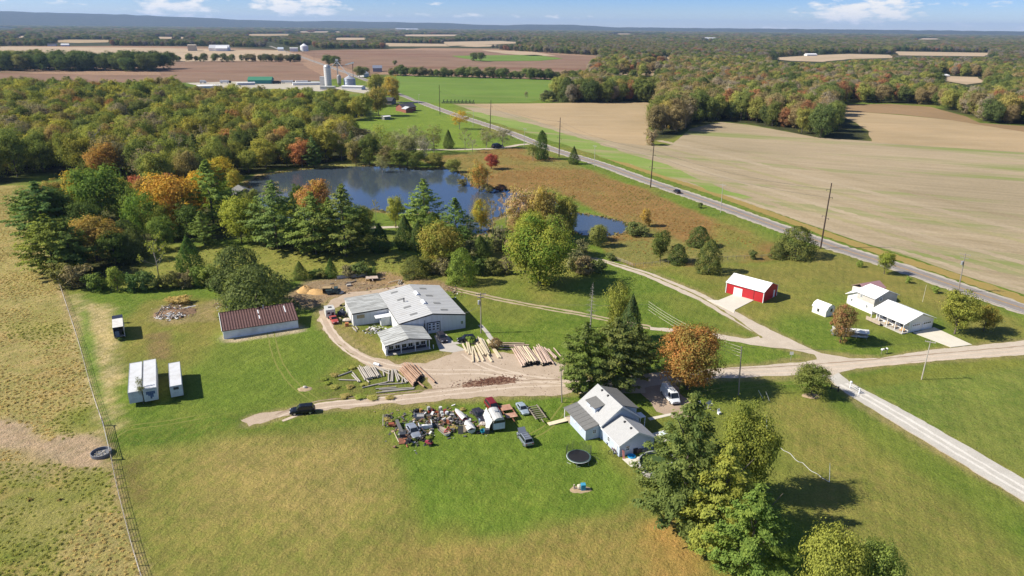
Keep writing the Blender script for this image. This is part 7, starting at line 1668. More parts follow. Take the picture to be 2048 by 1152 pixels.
mower('ride_on_mower', 'red riding mower at the back of the junk row, left one', Z6(1050, 380), (.24, .04, .03), .4); mower('ride_on_mower', 'orange red riding mower at the back of the junk row, right one', Z6(1140, 395), (.27, .075, .03), -.3)
mower('ride_on_mower', 'small red and white mower at the front edge of the junk row', Z6(1010, 1020), (.28, .05, .07), 2.7); mower('ride_on_mower', 'black and white mower at the front left of the junk row', Z6(590, 1000), (.04, .04, .05), 1.2)
mower('ride_on_mower', 'dark mower at the back left of the junk row', Z6(740, 375), (.03, .03, .035), .9)
for x, y, c_, lb in ((840, 375, (.36, .20, .07), 'orange drum at the back of the junk row'), (995, 330, (.42, .41, .39), 'white drum at the back of the junk row'), (1335, 385, (.25, .06, .035), 'rust red tall drum at the back of the junk row'), (1240, 330, (.6, .6, .58), 'pale pail on the post at the back of the junk row'), (1265, 430, (.5, .52, .5), 'grey drum in the middle of the junk row'), (1370, 430, (.58, .58, .6), 'white drum behind the old boat'), (1285, 480, (.45, .46, .44), 'dented grey drum below the other in the junk row')):
    mb = MB(); mb.lathe([(.0, 0), (.29, 0), (.31, .3), (.29, .6), (.31, .62), (.29, .9), (.001, .9)], 14); item('drum', lb, 'drum', Z6(x, y), mb, pm('drum%d' % x, c_))
mb = MB(); mb.box(-.1, .1, -.1, .1, 0, 2.0); item('post', 'grey post standing at the back of the junk row', 'post', Z6(1213, 470), mb, WOOD)
mb = MB(); mb.box(-.9, .9, -.45, .45, .15, .75); mb.box(-.9, -.8, -.45, .45, .75, 1.1); mb.box(-.8, .9, .38, .45, .75, .95); item('cart', 'grey sheet metal cart behind the white truck bed cap', 'cart', Z6(800, 490), mb, mat('cart_grey', (.40, .40, .39), .5, .3), .1)
mb = MB(); mb.box(-1.15, 1.15, -.75, .75, .05, .18); mb.box(-1.15, 1.15, -.75, -.65, .18, .8); mb.box(-1.15, -1.05, -.65, .75, .18, .6); mb.hexa([(1.05, -.75, .15), (1.17, -.75, .15), (1.17, .75, .15), (1.05, .75, .15), (1.0, -.75, 1.25), (1.12, -.75, 1.25), (1.12, .75, 1.0), (1.0, .75, 1.0)]); item('truck_bed', 'white open truck bed lying right of the silver sedan', 'truck bed', Z6(930, 660), mb, CWHT, .25)
# old boats under cover
def hull(name, label, stern, bow, w, h, m_, cover=None):
    a, b = G(*stern), G(*bow); d = b - a; L = d.length; th = thing(name, label, 'boat', (a + b) / 2, math.atan2(d.y, d.x)); mb = MB(); S = 7
    prof = [(-.5, .92), (-.3, 1), (0, 1), (.2, .9), (.36, .62), (.46, .28), (.5, .04)]
    for u, k in prof:
        for q, z in ((-1, 1), (-.8, .45), (0, .12 if k > .2 else .5), (.8, .45), (1, 1)): mb.v.append((u * L, q * k * w / 2, z * h))
    for i in range(S - 1):
        for j in range(4): mb.f.append((i * 5 + j, (i + 1) * 5 + j, (i + 1) * 5 + j + 1, i * 5 + j + 1))
    mb.f.append((0, 1, 2, 3, 4)); mb.mi = [0] * len(mb.f); mb.build('hull', m_, th)
    mb = MB(); rg = random.Random(len(label))
    for u, k in prof:
        for q in (-1, -.5, 0, .5, 1): mb.v.append((u * L, q * k * w / 2 * 1.02, h * 1.02 + (.35 * (1 - abs(q) ** 2) + rg.uniform(-.05, .08)) * (cover is not None) * max(.2, k) - (.25 if cover is None and abs(q) < 1 else 0)))
    for i in range(S - 1):
        for j in range(4): mb.f.append((i * 5 + j, (i + 1) * 5 + j, (i + 1) * 5 + j + 1, i * 5 + j + 1))
    mb.mi = [0] * len(mb.f); mb.build('cover' if cover else 'deck', cover or WOOD, th); return th
TARPW = mat('boat_tarp', (.50, .50, .49), .6, var=.05)
hull('boat', 'old boat under a white and red cover in the junk row, upper one', Z6(1740, 560), Z6(1545, 350), 1.15, .7, pm('boat_red', (.27, .05, .07)), TARPW)
hull('boat', 'boat under a white tarp at the front of the junk row', Z6(1880, 800), Z6(1770, 610), 1.55, .85, TARPW, TARPW)
hull('boat', 'narrow old white boat filled with scrap at the front of the junk row', Z6(1390, 850), Z6(1190, 690), 1.2, .55, OFFWHITE, None)
mb = MB(); mb.beam((-.5, 0, .3), (.3, 0, 1.2), .12); mb.beam((.3, 0, 1.2), (.7, .1, .3), .12); mb.beam((-.3, .3, .5), (.5, -.2, .9), .12); mb.beam((-.6, -.2, .4), (.6, -.3, .5), .12); item('scrap_frame', 'red metal frame standing in the narrow old boat', 'frame', Z6(1370, 780), mb, pm('frame_red', (.38, .07, .07)), .4)
item('cooler', 'white cooler chest right of the red covered boat', 'cooler', Z6(1800, 555), bx_(-.55, .55, -.35, .35, 0, .5), TARPW, .2); item('panel', 'dark panel leaning beside the white tarped boat', 'panel', Z6(1650, 800), MB().hexa([(-.45, 0, 0), (.45, 0, 0), (.45, .12, 0), (-.45, .12, 0), (-.45, .55, 1.3), (.45, .55, 1.3), (.45, .62, 1.3), (-.45, .62, 1.3)]), pm('panel_dark', (.06, .06, .055)), 0)
item('panel', 'tan board leaning right of the dark panel', 'panel', Z6(1730, 760), MB().hexa([(-.4, 0, 0), (.4, 0, 0), (.4, .12, 0), (-.4, .12, 0), (-.4, .5, 1.1), (.4, .5, 1.1), (.4, .57, 1.1), (-.4, .57, 1.1)]), pm('panel_tan', (.42, .34, .24)), 0)
item('conveyor', 'long grey metal chute lying left of the silver sedan', 'chute', Z6(400, 690), MB().hexa([(-.25, -2, .2), (.25, -2, .2), (.25, 2, .2), (-.25, 2, .2), (-.25, -2, .55), (.25, -2, .55), (.25, 2, .75), (-.25, 2, .75)]), mat('chute_grey', (.16, .155, .15), .6, .3), R(22))
item('engine_hoist', 'dark stove like box at the foot of the grey chute', 'box', Z6(470, 860), bx_(-.55, .55, -.45, .45, 0, .8), pm('stove', (.05, .055, .065)), .2); item('sheet', 'rusty brown sheet lying at the front left of the junk row', 'sheet', Z6(470, 950), bx_(-.75, .75, -.9, .9, .02, .14), RUST, .2); item('sheet', 'tan brown box beside the nose of the silver sedan', 'box', Z6(580, 850), bx_(-.55, .55, -.4, .4, 0, .55), pm('tan_box', (.34, .20, .11)), .2)
item('tool_box', 'orange red box left of the grey chute', 'box', Z6(235, 635), bx_(-.5, .5, -.35, .35, .1, .55), pm('red_box', (.26, .075, .04)), .15); item('tool_box', 'small brown box beside the orange red one', 'box', Z6(290, 650), bx_(-.25, .25, -.3, .3, 0, .45), RUST, .15)
log(Z6(68, 440), Z6(66, 670), .06, GREYW, 'thin grey rail standing at the far left of the junk row', None, z=.4, name='rail'); log(Z6(290, 770), Z6(385, 975), .07, PALEW, 'pale yellow pole lying at the left front of the junk row', None, z=.12, name='rail'); log(Z6(500, 930), Z6(560, 1080), .07, pm('rail_red', (.45, .14, .10)), 'red rail lying at the left front of the junk row', None, z=.12, name='rail')
for i, (x, y, r_) in enumerate(((140, 440, .4), (200, 455, .35), (880, 480, .36), (1880, 370, .36), (1560, 510, .4), (1500, 560, .36), (1420, 590, .34), (850, 920, .34), (900, 940, .3), (1650, 590, .38), (2010, 780, .33), (690, 440, .3), (1430, 370, .34))):
    mb = MB(); s = r_ * 1.3; mb.lathe([(s * .45, .0), (s * .9, .0), (s, .13), (s * .9, .26), (s * .45, .26), (s * .45, 0)], 14); item('tyre', 'old tyre lying among the scrap of the junk row', 'tyre', Z6(x, y), mb, TYRE if i % 3 else pm('tyre_dust', (.12, .11, .10)), i, 'tyres in the junk row')
item('wheelbarrow', 'blue tub at the front right of the junk row', 'tub', Z6(2090, 790) if False else (966, 865), MB().lathe([(.001, .05), (.4, .05), (.5, .5), (.46, .5), (.38, .1), (.001, .1)], 14), pm('tub_blue', (.02, .25, .36))); item('stove', 'small white and black appliance beside the blue tub', 'appliance', (974, 866), bx_(-.4, .4, -.35, .35, 0, .8), pm('appl', (.08, .08, .085)), .2)
item('barrel', 'pale blue drum behind the dark pickup truck', 'drum', (961, 846), MB().lathe([(.001, 0), (.3, 0), (.3, .9), (.001, .9)], 12), pm('drum_blue', (.32, .42, .52)))
item('bucket_seat', 'brown red seat in the middle of the junk row', 'seat', Z6(1420, 600), MB().box(-.35, .35, -.35, .35, .1, .45).box(-.35, -.2, -.35, .35, .45, 1.0), pm('seat_brown', (.22, .07, .04)), .8); item('tank', 'tan tank in the middle of the junk row', 'tank', Z6(1410, 530), MB().tube([(-.5, 0, .4), (.5, 0, .4)], .35, 12), pm('tank_tan', (.50, .42, .35)), 1.0)
item('frame', 'dark metal wheel rim leaning in the middle of the junk row', 'rim', Z6(1210, 570), MB().lathe([(.6, 0), (.75, 0), (.75, .15), (.6, .15), (.6, 0)], 18), pm('rim_dark', (.13, .13, .12)), 0, z=.1)
item('planter', 'white tub with cloth left of the camper tarp', 'tub', (965, 852), MB().blob((0, 0, .4), (.6, .5, .4), 0, 10, 3, .25), pm('cloth', (.52, .45, .40))); item('step', 'white side rail lying behind the camper', 'rail', (971, 827), bx_(-.12, .12, -.8, .8, .1, .35), TARPW, R(28))
mb = MB(); debris(mb, 872, 842, 380, 36, 11, .7, (1, 4, 9, 1), .12, .75); debris(mb, 825, 870, 260, 18, 9, .8, (1, 4, 9, 1), .12, .65); debris(mb, 905, 850, 90, 30, 9, .6, (1, 4, 8, 1), .12, .7); debris(mb, 775, 845, 60, 8, 10, .2, (1, 3, 4, 3), .08, .4); debris(mb, 970, 855, 50, 8, 6, .3, (2, 2, 3, 3), .08, .4); tag(mb.build('scrap_litter', mats), kind='stuff')
bushes([(x, y, random.uniform(9, 17), random.uniform(4, 8)) for x, y in [(Z6(a, b)) for a, b in ((1480, 450), (1510, 500), (1300, 560), (1050, 860), (1000, 900), (230, 560), (150, 530), (700, 940), (1080, 540), (1130, 600), (1500, 680), (960, 440), (2100, 700), (1000, 470), (1700, 320), (880, 560), (1480, 620), (1600, 700), (2080, 660), (330, 520), (620, 1030), (1330, 480))]], [(.115, .135, .03), (.16, .15, .05), (.20, .165, .07), (.09, .11, .035)], 'weed clump growing up through the scrap of the junk row', 'weeds in the junk row')
# ---------------------------------------------------------------- around the blue house
a = G(1157, 921); th = thing('trampoline', 'round black trampoline with green rim and sagging net', 'trampoline', a); rt, ht = 1.95, .85
mb = MB(); mb.lathe([(rt * .90, ht + .03), (rt * .98, ht + .03), (rt * .99, ht - .02), (rt * .90, ht - .02), (rt * .90, ht + .03)], 36); mb.build('pad', mat('pad_green', (.06, .11, .10), .6), th)
mb = MB(); mb.lathe([(.001, ht - .01), (rt * .91, ht)], 36); mb.build('mat', mat('mat_black', (.015, .015, .018), .7), th)
mb = MB(); mb.lathe([(rt * 1.0, ht - .02), (rt * 1.02, ht - .05), (rt * 1.0, ht - .09), (rt * .98, ht - .05), (rt * 1.0, ht - .02)], 36); mb.build('rim', TRIM, th)
for k in range(6): q = MB(); t_ = k * 1.047 + .3; x, y = math.cos(t_) * rt, math.sin(t_) * rt; q.tube([(x, y, ht - .05), (x * 1.02, y * 1.02, .03), (x * .8 - y * .3, y * .8 + x * .3, .03)], .03, 6); q.build('leg', STEEL, th)
mb = MB()
for k in range(22):
    t_ = .15 + k * 2.9 / 22; hh = 1.45 + .25 * math.sin(k * 1.1); x, y = math.cos(t_) * rt * 1.02, math.sin(t_) * rt * 1.02; mb.tube([(x, y, ht), (x * 1.01, y * 1.01, ht + hh)], .012, 4, cap=False)
for j in range(1, 12):
    pts = [(math.cos(.15 + k * 2.9 / 22) * rt * 1.02, math.sin(.15 + k * 2.9 / 22) * rt * 1.02, ht + (1.45 + .25 * math.sin(k * 1.1)) * j / 11) for k in range(22)]; mb.tube(pts, .012, 4, cap=False)
mb.build('net', mat('net_dark', (.03, .04, .035), .8), th)
for k in (0, 7, 14, 21): t_ = .15 + k * 2.9 / 22; q = MB(); x, y = math.cos(t_) * rt * 1.04, math.sin(t_) * rt * 1.04; q.tube([(x, y, .1), (x, y, ht + 1.8)], .03, 6); q.build('net_pole', DARK, th)
q = MB(); q.tube([(2.3, .3, .04), (3.0, -.6, .04), (2.7, -1.2, .04)], .03, 6); q.tube([(2.6, 1.3, .04), (3.3, .5, .04), (3.2, -.4, .5)], .03, 6); o = q.build('net_pole', DARK); o.location = a; tag(o, 'fallen bent net poles on the grass right of the trampoline', 'poles')
# pool
a = G(1318, 938); th = thing('swimming_pool', 'round above ground pool with green water and grey wall', 'pool', a); rp_ = 3.3
mb = MB(); mb.lathe([(rp_, 0), (rp_, 1.15), (rp_ - .05, 1.15), (rp_ - .05, .1)], 40); mb.build('wall', mat('pool_wall', (.36, .33, .30), .7, var=.2, scale=3), th)
mb = MB(); mb.lathe([(rp_ - .12, 1.17), (rp_ + .08, 1.17), (rp_ + .08, 1.21), (rp_ - .12, 1.21), (rp_ - .12, 1.17)], 40); mb.build('rim', mat('pool_rim', (.36, .37, .36), .5), th)
mb = MB(); mb.lathe([(.001, .75), (rp_ - .05, .75)], 40); mb.build('water', mat('pool_green_water', (.055, .085, .018), .12, spec=.5), th)
for k in range(20): q = MB(); q.box(-.06, .06, -.05, .05, .02, 1.16); o = q.build('upright', mat('pool_post', (.5, .47, .43), .7), th); t_ = k * .314; o.location = (math.cos(t_) * (rp_ + .05), math.sin(t_) * (rp_ + .05), 0); o.rotation_euler = (0, 0, t_ + math.pi / 2)
q = MB(); 
for s in (-.25, .25): q.beam((s, -.5, 0), (s, 0, 1.4), .07)
for k in range(4): q.beam((-.25, -.42 + k * .11, .25 + k * .3), (.25, -.42 + k * .11, .25 + k * .3), .07)
item('ladder', 'pale wooden ladder leaning on the pool wall', 'ladder', (1275, 934), q, mat('ladder_wood', (.55, .45, .33), .8), 2.4)
q = MB(); q.blob((0, 0, .15), (.7, .35, .12), 0, 10, 2, .1); item('pool_float', 'white pool float on the green water', 'float', (1338, 934), q, TRIM, .2, z=.72)
# play things and junk by the rear wing
heap('sand_patch', 'sandy patch under the toys on the lawn', 'patch', (1161, 979), 1.9, 1.0, .06, DIRTM, .1, 14)
item('play_stove', 'light blue play bin with beige side standing on the sand', 'toy', (1166, 979), bx_(-.35, .35, -.35, .35, .05, 1.0), pm('toy_blue', (.06, .30, .46), .4), .1); item('toy', 'beige plastic toy seat left of the light blue bin', 'toy', (1159, 978), MB().blob((0, 0, .45), (.42, .38, .45), 0, 10, 4, .15), pm('toy_beige', (.58, .52, .42), .5)); item('toy', 'small pale toy post at the left end of the sand', 'toy', (1148, 978), MB().box(-.1, .1, -.1, .1, .03, .8).box(-.1, .7, -.12, .12, .03, .2), pm('toy_tan', (.5, .42, .32)), .1)
for i, (x, y, rz) in enumerate(((1225, 908, .3), (1230, 911, 1.0), (1236, 910, -.4), (1229, 906, 2.0))):
    th = thing('bicycle', 'bicycle lying in the tangle against the rear wing corner', 'bicycle', G(x, y), rz, 'bicycles by the wing corner')
    for s in (-.5, .5): q = MB(); q.lathe([(.27, -.02), (.33, -.02), (.33, .02), (.27, .02), (.27, -.02)], 16); q.v = [(a, c * 1 + b * .35, .12 + abs(b) * .0 + (b + .33) * .9) for a, b, c in q.v]; o = q.build('wheel', TYRE, th); o.location = (s, 0, 0)
    q = MB(); q.tube([(-.5, .1, .42), (-.1, .2, .8), (.4, .2, .8), (.5, .1, .42)], .025, 5); q.tube([(-.1, .2, .8), (0, .05, .3), (.4, .2, .8)], .025, 5); q.tube([(.4, .2, .8), (.42, .25, 1.0), (.35, .45, 1.0)], .02, 5); q.build('frame', (STEEL, pm('bike_blue', (.08, .14, .25)), pm('bike_white', (.55, .55, .55)), pm('bike_red', (.35, .04, .04)))[i], th)
    q = MB(); q.blob((-.12, .22, .85), (.14, .07, .05), 0, 8, 1, .1); q.build('saddle', BLACK, th)
item('kiddie_pool', 'blue paddling pool leaning by the rear wing wall', 'paddling pool', (1263, 914), MB().lathe([(.001, .06), (.5, .06), (.58, .28), (.64, .28), (.66, .05), (.001, .03)], 18), pm('pool_blue', (.02, .28, .55), .4)); item('surf_board', 'red and white board leaning at the wing corner', 'board', (1246, 915), MB().hexa([(-.15, -.5, 0), (.15, -.5, 0), (.15, -.4, 0), (-.15, -.4, 0), (-.18, .1, 1.3), (.18, .1, 1.3), (.18, .2, 1.3), (-.18, .2, 1.3)]), pm('board_red', (.55, .22, .20)), .2)
for x, y, c_, lb, h in ((1251, 907, (.02, .02, .022), 'black bin by the wing corner under the left window', .9), (1269, 905, (.03, .03, .035), 'black grill under the middle of the rear wing wall', .95), (1276, 904, (.14, .11, .10), 'brown pail set right of the black grill', .7), (1288, 904, (.25, .23, .22), 'grey chest under the right window of the wing', .6), (1298, 902, (.22, .27, .28), 'grey green bin at the right end of the wing wall', .75), (1259, 906, (.45, .10, .10), 'red tote beside the blue paddling pool', .45)):
    item('bin', lb, 'bin', (x, y), MB().hexa([(-.35, -.3, 0), (.35, -.3, 0), (.35, .3, 0), (-.35, .3, 0), (-.4, -.34, h), (.4, -.34, h), (.4, .34, h), (-.4, .34, h)]), pm('bin%d' % x, c_), .39)
for x, y in ((1216, 889), (1222, 893)): item('pot', 'black plant pot along the left wall of the wing', 'pot', (x, y), MB().lathe([(.001, 0), (.2, 0), (.28, .4), (.001, .36)], 10), BLACK, 0, 'pots along the wing wall')
item('grill_table', 'white table with blue green cloth on the patio right of the house', 'table', (1326, 873), MB().box(-.7, .7, -.5, .5, .68, .74).box(-.6, -.5, -.4, .4, 0, .68).box(.5, .6, -.4, .4, 0, .68), pm('table_white', (.55, .62, .62)), .4)
# satellite dish and yard bits by the van
q = MB(); q.lathe([(.001, 0), (.25, .04), (.45, .14), (.47, .16), (.25, .06), (.001, .02)], 18); q.v = [(a, -c, b + 1.5) for a, b, c in q.v]; q.tube([(0, .05, 0), (0, .05, 1.5)], .05, 6); item('satellite_dish', 'grey satellite dish on a post in the shade of the maple', 'dish', (1416, 818), q, mat('dish_grey', (.48, .48, .50), .5), .4)
for x, y, lb in ((1438, 828, 'white chair behind the olive yellow tree'), (1400, 812, 'white tub near the front of the cargo van')): item('garden_chair', lb, 'chair', (x, y), MB().box(-.25, .25, -.25, .25, .38, .45).box(-.25, .25, .2, .26, .45, .95).box(-.25, -.2, -.25, .25, 0, .38).box(.2, .25, -.25, .25, 0, .38), TRIM, .4)
mb = MB(); debris(mb, 1405, 815, 40, 14, 5, .15, (3, 1, 4, 2), .1, .4); tag(mb.build('scrap_litter', mats), kind='stuff')
# ---------------------------------------------------------------- poles, wires, fences, signs
POLE = woodmat('pole_wood', (.24, .20, .17), (.33, .29, .25)); DPOLE = mat('dark_pole', (.055, .036, .030), .8, var=.15); INS = mat('insulator', (.30, .30, .31), .3)
def pole(name, label, foot, top, r_=.15, m_=None, arms=(), transformer=False, group=None, az=0.0, cat='utility pole'):
    """foot and top are photo pixels; a pole that leans in the photo leans"""
    b = G(*foot); m_ = m_ or POLE
    h = HT(foot[0], foot[1], top[1]); p = PX((b.x, b.y, h)); dz = (top[0] - p[0]) * (Vector((b.x, b.y, h)) - Vector((0, 0, CAMH))).dot(_f) / FPX
    if abs(dz) < h * .012: dz = 0
    th = thing(name, label, cat, b, 0, group); tip = Vector((dz, 0, h))
    mb = MB(); mb.tube([(0, 0, -.1), tip * .5, tip], [r_, r_ * .85, r_ * .62], 8); mb.build('shaft', m_, th); th['tip'] = (b.x + dz, b.y, h)
    for (u, w) in arms:
        q = MB(); c = tip * u; a = R(az); d = Vector((math.cos(a), math.sin(a), 0)) * (w / 2); q.beam(c - d, c + d, .12, .14); q.build('crossarm', m_ if m_ is not DPOLE else DARK, th)
        for s in (-.9, -.45, .45, .9): q = MB(); e = c + d * s; q.lathe([(.001, .22), (.05, .22), (.06, .1), (.04, .06), (.001, .06)], 6, (e.x, e.y)); q.v = [(x, y, z + e.z) for x, y, z in q.v]; q.build('insulator', INS, th)
    if transformer:
        c = tip * .76; q = MB(); q.lathe([(.001, -.5), (.26, -.5), (.28, .4), (.18, .48), (.001, .48)], 12, (c.x - .42, c.y)); q.v = [(x, y, z + c.z) for x, y, z in q.v]; q.build('transformer', STEEL, th)
    return th
TALL = 'tall dark transmission poles along the road'
tp = []
for foot, top, lb in (((1641, 497), (1665, 366), 'tall dark leaning pole at the roadside cedar, nearest of the tall row'), ((1301, 375), (1307, 292), 'tall dark pole beside the road above the dark car'), ((1118, 314), (1121, 235), 'tall dark pole at the road bend beside two evergreens'), ((980, 262), (982, 200), 'tall dark pole on the roadside behind the lone golden tree'), ((880, 229), (878, 170), 'tall dark pole between the red brick house and the green field')):
    k = pole('transmission_pole', lb, foot, top, .26, DPOLE, (), group=TALL); tp.append(k)
    h = k['tip'][2]; b = k.location; dx = k['tip'][0] - b.x
    for j, u in enumerate((.90, .78, .50, .46)): q = MB(); s = 1 if j % 2 else -1; c = Vector((dx * u, 0, h * u)); q.beam(c, c + Vector((s * 1.1, .2, .12)), .09, .09); q.tube([c + Vector((s * 1.1, .2, -.35)), c + Vector((s * 1.1, .2, .12))], .07, 6); q.build('davit_arm', DARK, k)
rp_ = []
for foot, top, lb, tr in (((1916, 584), (1931, 507), 'grey pole with double crossarms across the road from the white house', True), ((1441, 425), (1446, 367), 'thin grey pole beside the road between the two tall dark ones', False), ((1189, 333), (1190, 290), 'thin grey pole by the small roadside evergreen', False), ((1048, 293), (1050, 256), 'thin grey pole at the lane mouth by the road', False), ((946, 253), (947, 219), 'thin grey pole left of the golden tree by the road', False), ((837, 210), (838, 188), 'thin pole at the red brick house drive', False)):
    rp_.append(pole('utility_pole', lb, foot, top, .16 if tr else .13, POLE if tr else mat('grey_pole_far', (.40, .38, .35), .8), ((.97, 2.6), (.88, 2.0)) if tr else ((.95, 2.4),), tr, az=-40))
yp = pole('utility_pole', 'grey pole with transformer standing at the right front of the workshop', (962, 666), (960.5, 585), .15, POLE, ((.96, 2.4), (.88, 1.6)), True, az=15)
lp = pole('utility_pole', 'brown pole on the lane verge right of the orange maple', (1477, 790), (1483, 693), .14, POLE, (), az=20)
for k_ in (.98, .92, .87, .80): q = MB(); c = Vector((lp['tip'][0] - lp.location.x, 0, lp['tip'][2])) * k_; q.lathe([(.001, -.06), (.06, -.06), (.06, .08), (.001, .08)], 6, (c.x + .14, c.y)); q.v = [(x, y, z + c.z) for x, y, z in q.v]; q.build('insulator', INS, lp)
hp = pole('utility_pole', 'thin brown pole left of the blue house ramp', (1124, 805), (1122, 738), .11, POLE, ())
ll = pole('utility_pole', 'pale leaning pole with one crossarm in the grass field', (1843, 759), (1861, 681), .12, mat('pale_pole', (.42, .38, .33), .85), ((.96, 1.9),), az=-25)
pole('post', 'thin pale mast on the lawn behind the white house', (1845, 604), (1853, 570), .05, mat('pale_mast', (.55, .52, .45), .7), (), cat='post')
far_p = [pole('utility_pole', 'thin dark pole along the far road', f, t_, .14, DPOLE, ((.96, 2.2),), group='thin dark poles along the far road') for f, t_ in (((676, 153), (675, 125)), ((706, 160), (706, 128)), ((606, 124), (606, 104)), ((628, 127), (628, 106)), ((588, 118), (588, 100)), ((573, 112), (573, 97)), ((650, 124), (650, 108)))]
WIRE = mat('wire', (.10, .10, .10), .5, .5)
def wire(a, b, sag, label, r_=.022, m_=None, group=None):
    a, b = Vector(a), Vector(b); pts = [a.lerp(b, i / 14) - Vector((0, 0, sag * 4 * (i / 14) * (1 - i / 14))) for i in range(15)]
    mb = MB(); mb.tube(pts, r_, 4); return tag(mb.build('power_line', m_ or WIRE), label, 'cable', group)
t3 = [Vector(k['tip']) for k in tp]
for i in range(4):
    for u in (.9, .78): wire((t3[i].x, t3[i].y, t3[i].z * u), (t3[i + 1].x, t3[i + 1].y, t3[i + 1].z * u), 2.0, 'power line strung between the tall dark roadside poles', .03, None, 'lines between the tall dark poles')
PALEWIRE = mat('pale_wire', (.52, .47, .38), .5)
lt = Vector(lp['tip']); far = Vector(G(1290, 690)); 
for i, u in enumerate((.98, .92, .87, .80)): wire((lt.x, lt.y, lt.z * u), (far.x, far.y, lt.z * u + .3), .9, 'pale wire from the lane pole toward the pines', .03, PALEWIRE, 'wires from the lane pole')
yt = Vector(yp['tip'])
for u in (.96, .9): wire((yt.x, yt.y, yt.z * u), (far.x, far.y, lt.z * .95), 1.2, 'wire from the workshop pole toward the pines', .02, None, 'wires from the workshop pole')
wire((yt.x, yt.y, yt.z * .70), (-12.5, 149.5, 3.6), .5, 'service wire from the pole down to the workshop corner', .025)
wire(lt, Vector(ll['tip']), 1.2, 'thin wire between the lane pole and the leaning pole', .018); wire(Vector(hp['tip']), lt, .9, 'thin wire passing behind the blue house', .018)
# clothes line posts and the white hose-like edging on the side lawn
for foot, top, lb in (((1534, 878), (1533, 832), 'white pole at the right edge of the olive yellow tree'), ((1659, 964), (1660, 926), 'white pole at the end of the crooked white line on the lawn')): pole('post', lb, foot, top, .05, TRIM, (), cat='post')
for foot, top, lb in (((1539, 801), (1532, 784), 'white leaning stake right of two in the maple shade'), ((1526, 797), (1517, 781), 'white leaning stake left of two in the maple shade')): pole('post', lb, foot, top, .045, TRIM, (), cat='stake')
z3 = lambda x, y: (1348 + x * .342, 758 + y * .342)
pts = [G(*z3(*p)) + Vector((0, 0, .06)) for p in ((570, 376), (590, 384), (612, 392), (640, 420), (665, 430), (682, 440), (710, 474), (728, 486), (752, 492), (770, 510), (790, 530), (806, 542), (836, 556), (868, 582), (908, 604))]
mb = MB(); mb.tube(pts, .045, 6); tag(mb.build('hose', OFFWHITE), 'crooked white pipe line lying on the side lawn', 'hose')
# guide rails beside the white gravel drive
def rail(label, a, b, cap):
    A_, B_ = G(*a), G(*b); th = thing('guard_rail', label, 'guard rail', A_, math.atan2((B_ - A_).y, (B_ - A_).x)); L = (B_ - A_).length
    for x in (0, L): q = MB(); q.box(x - .09, x + .09, -.09, .09, 0, 1.1); q.build('post', TRIM if cap else BLACK, th)
    for z in (.9, .5): q = MB(); q.box(.1, L - .1, -.05, .05, z - .08, z + .08); q.build('rail', OFFWHITE if cap else WOOD, th)
    if cap: q = MB(); q.blob((0, 0, 1.3), (.28, .28, .25), 0, 10, 1, .05); q.build('cap', TRIM, th)
rail('white topped guard rail on the right of the gravel drive', (1700, 776), (1718, 787), True); rail('dark guard rail on the left of the gravel drive', (1662, 778), (1676, 783), False)
# mailboxes and street sign
th = thing('mailbox_stand', 'row of mailboxes on a stand by the lane', 'mailboxes', G(1768, 707), R(20)); th.scale = (.72, .72, .85)
for x in (-1.1, 1.1): q = MB(); q.box(x - .06, x + .06, -.06, .06, 0, 1.05); q.build('post', WOOD, th)
q = MB(); q.box(-1.4, 1.4, -.12, .12, 1.05, 1.11); q.build('shelf', WOOD, th)
for k, m_ in ((-1.05, TRIM), (-.45, OFFWHITE), (.15, BLACK), (.85, TRIM)): q = MB(); q.prism([(-.2, 1.115), (.2, 1.115), (.2, 1.35), (.12, 1.47), (-.12, 1.47), (-.2, 1.35)], -.3, .3); o = q.build('mailbox', m_, th); o.location = (k, 0, 0)
th = thing('street_sign', 'small pale sign on a thin post at the lane fork', 'sign', G(1581, 721), R(-10))
q = MB(); q.box(-.03, .03, -.03, .03, 0, 2.0); q.build('post', STEEL, th); q = MB(); q.box(-.38, .38, -.045, -.032, 1.35, 2.1); q.build('sign_plate', mat('sign_back', (.55, .58, .55), .4, .3), th)
# ---- pasture fence with its posts
FL = [(103, 522), (118, 566), (134, 615), (150, 663), (163, 705), (172, 740), (184, 785), (196, 822), (206, 850)]
FR2 = [(224, 922), (232, 965), (240, 1000), (249, 1035), (258, 1072), (268, 1108), (279, 1145), (292, 1185)]
def fence(label, line, n, h, wires, r_=.065):
    L = [G(*p) for p in line]; cum = [0]
    for i in range(len(L) - 1): cum.append(cum[-1] + (L[i + 1] - L[i]).length)
    def at_(s):
        for i in range(len(L) - 1):
            if s <= cum[i + 1]: return L[i].lerp(L[i + 1], (s - cum[i]) / (cum[i + 1] - cum[i]))
        return L[-1]
    th = thing('fence', label, 'fence', L[0]); q = MB(); q.tube([(0, 0, 0), (0, 0, h)], r_, 6); pmesh = q.mesh('post', WOOD); P_ = [at_(cum[-1] * i / n) for i in range(n + 1)]
    for p in P_: o = link('post', pmesh, th); o.location = p - L[0]; o.rotation_euler = (random.uniform(-.05, .05), random.uniform(-.05, .05), 0)
    for w in range(wires):
        q = MB(); q.tube([(p - L[0]) + Vector((0, 0, h * (.96 - .26 * w))) for p in P_], .028 if w else .035, 4, cap=False); q.build('strand', mat('fence_wire', (.34, .31, .27), .6, .4), th)
    return th
fence('wire fence on wooden posts along the pasture, upper run from the trees to the gate', FL, 26, 1.2, 4); fence('wire fence on wooden posts along the pasture, lower run below the gate', FR2, 12, 1.2, 4)
fence('wire fence beyond the round cedars at the meadow edge', [(1270, 534), (1330, 528), (1400, 522), (1460, 519), (1540, 516)], 16, 1.1, 2)
fence('short grey fence beside the lane near the big maple', [(1228, 520), (1250, 528), (1266, 535)], 6, 1.2, 3)
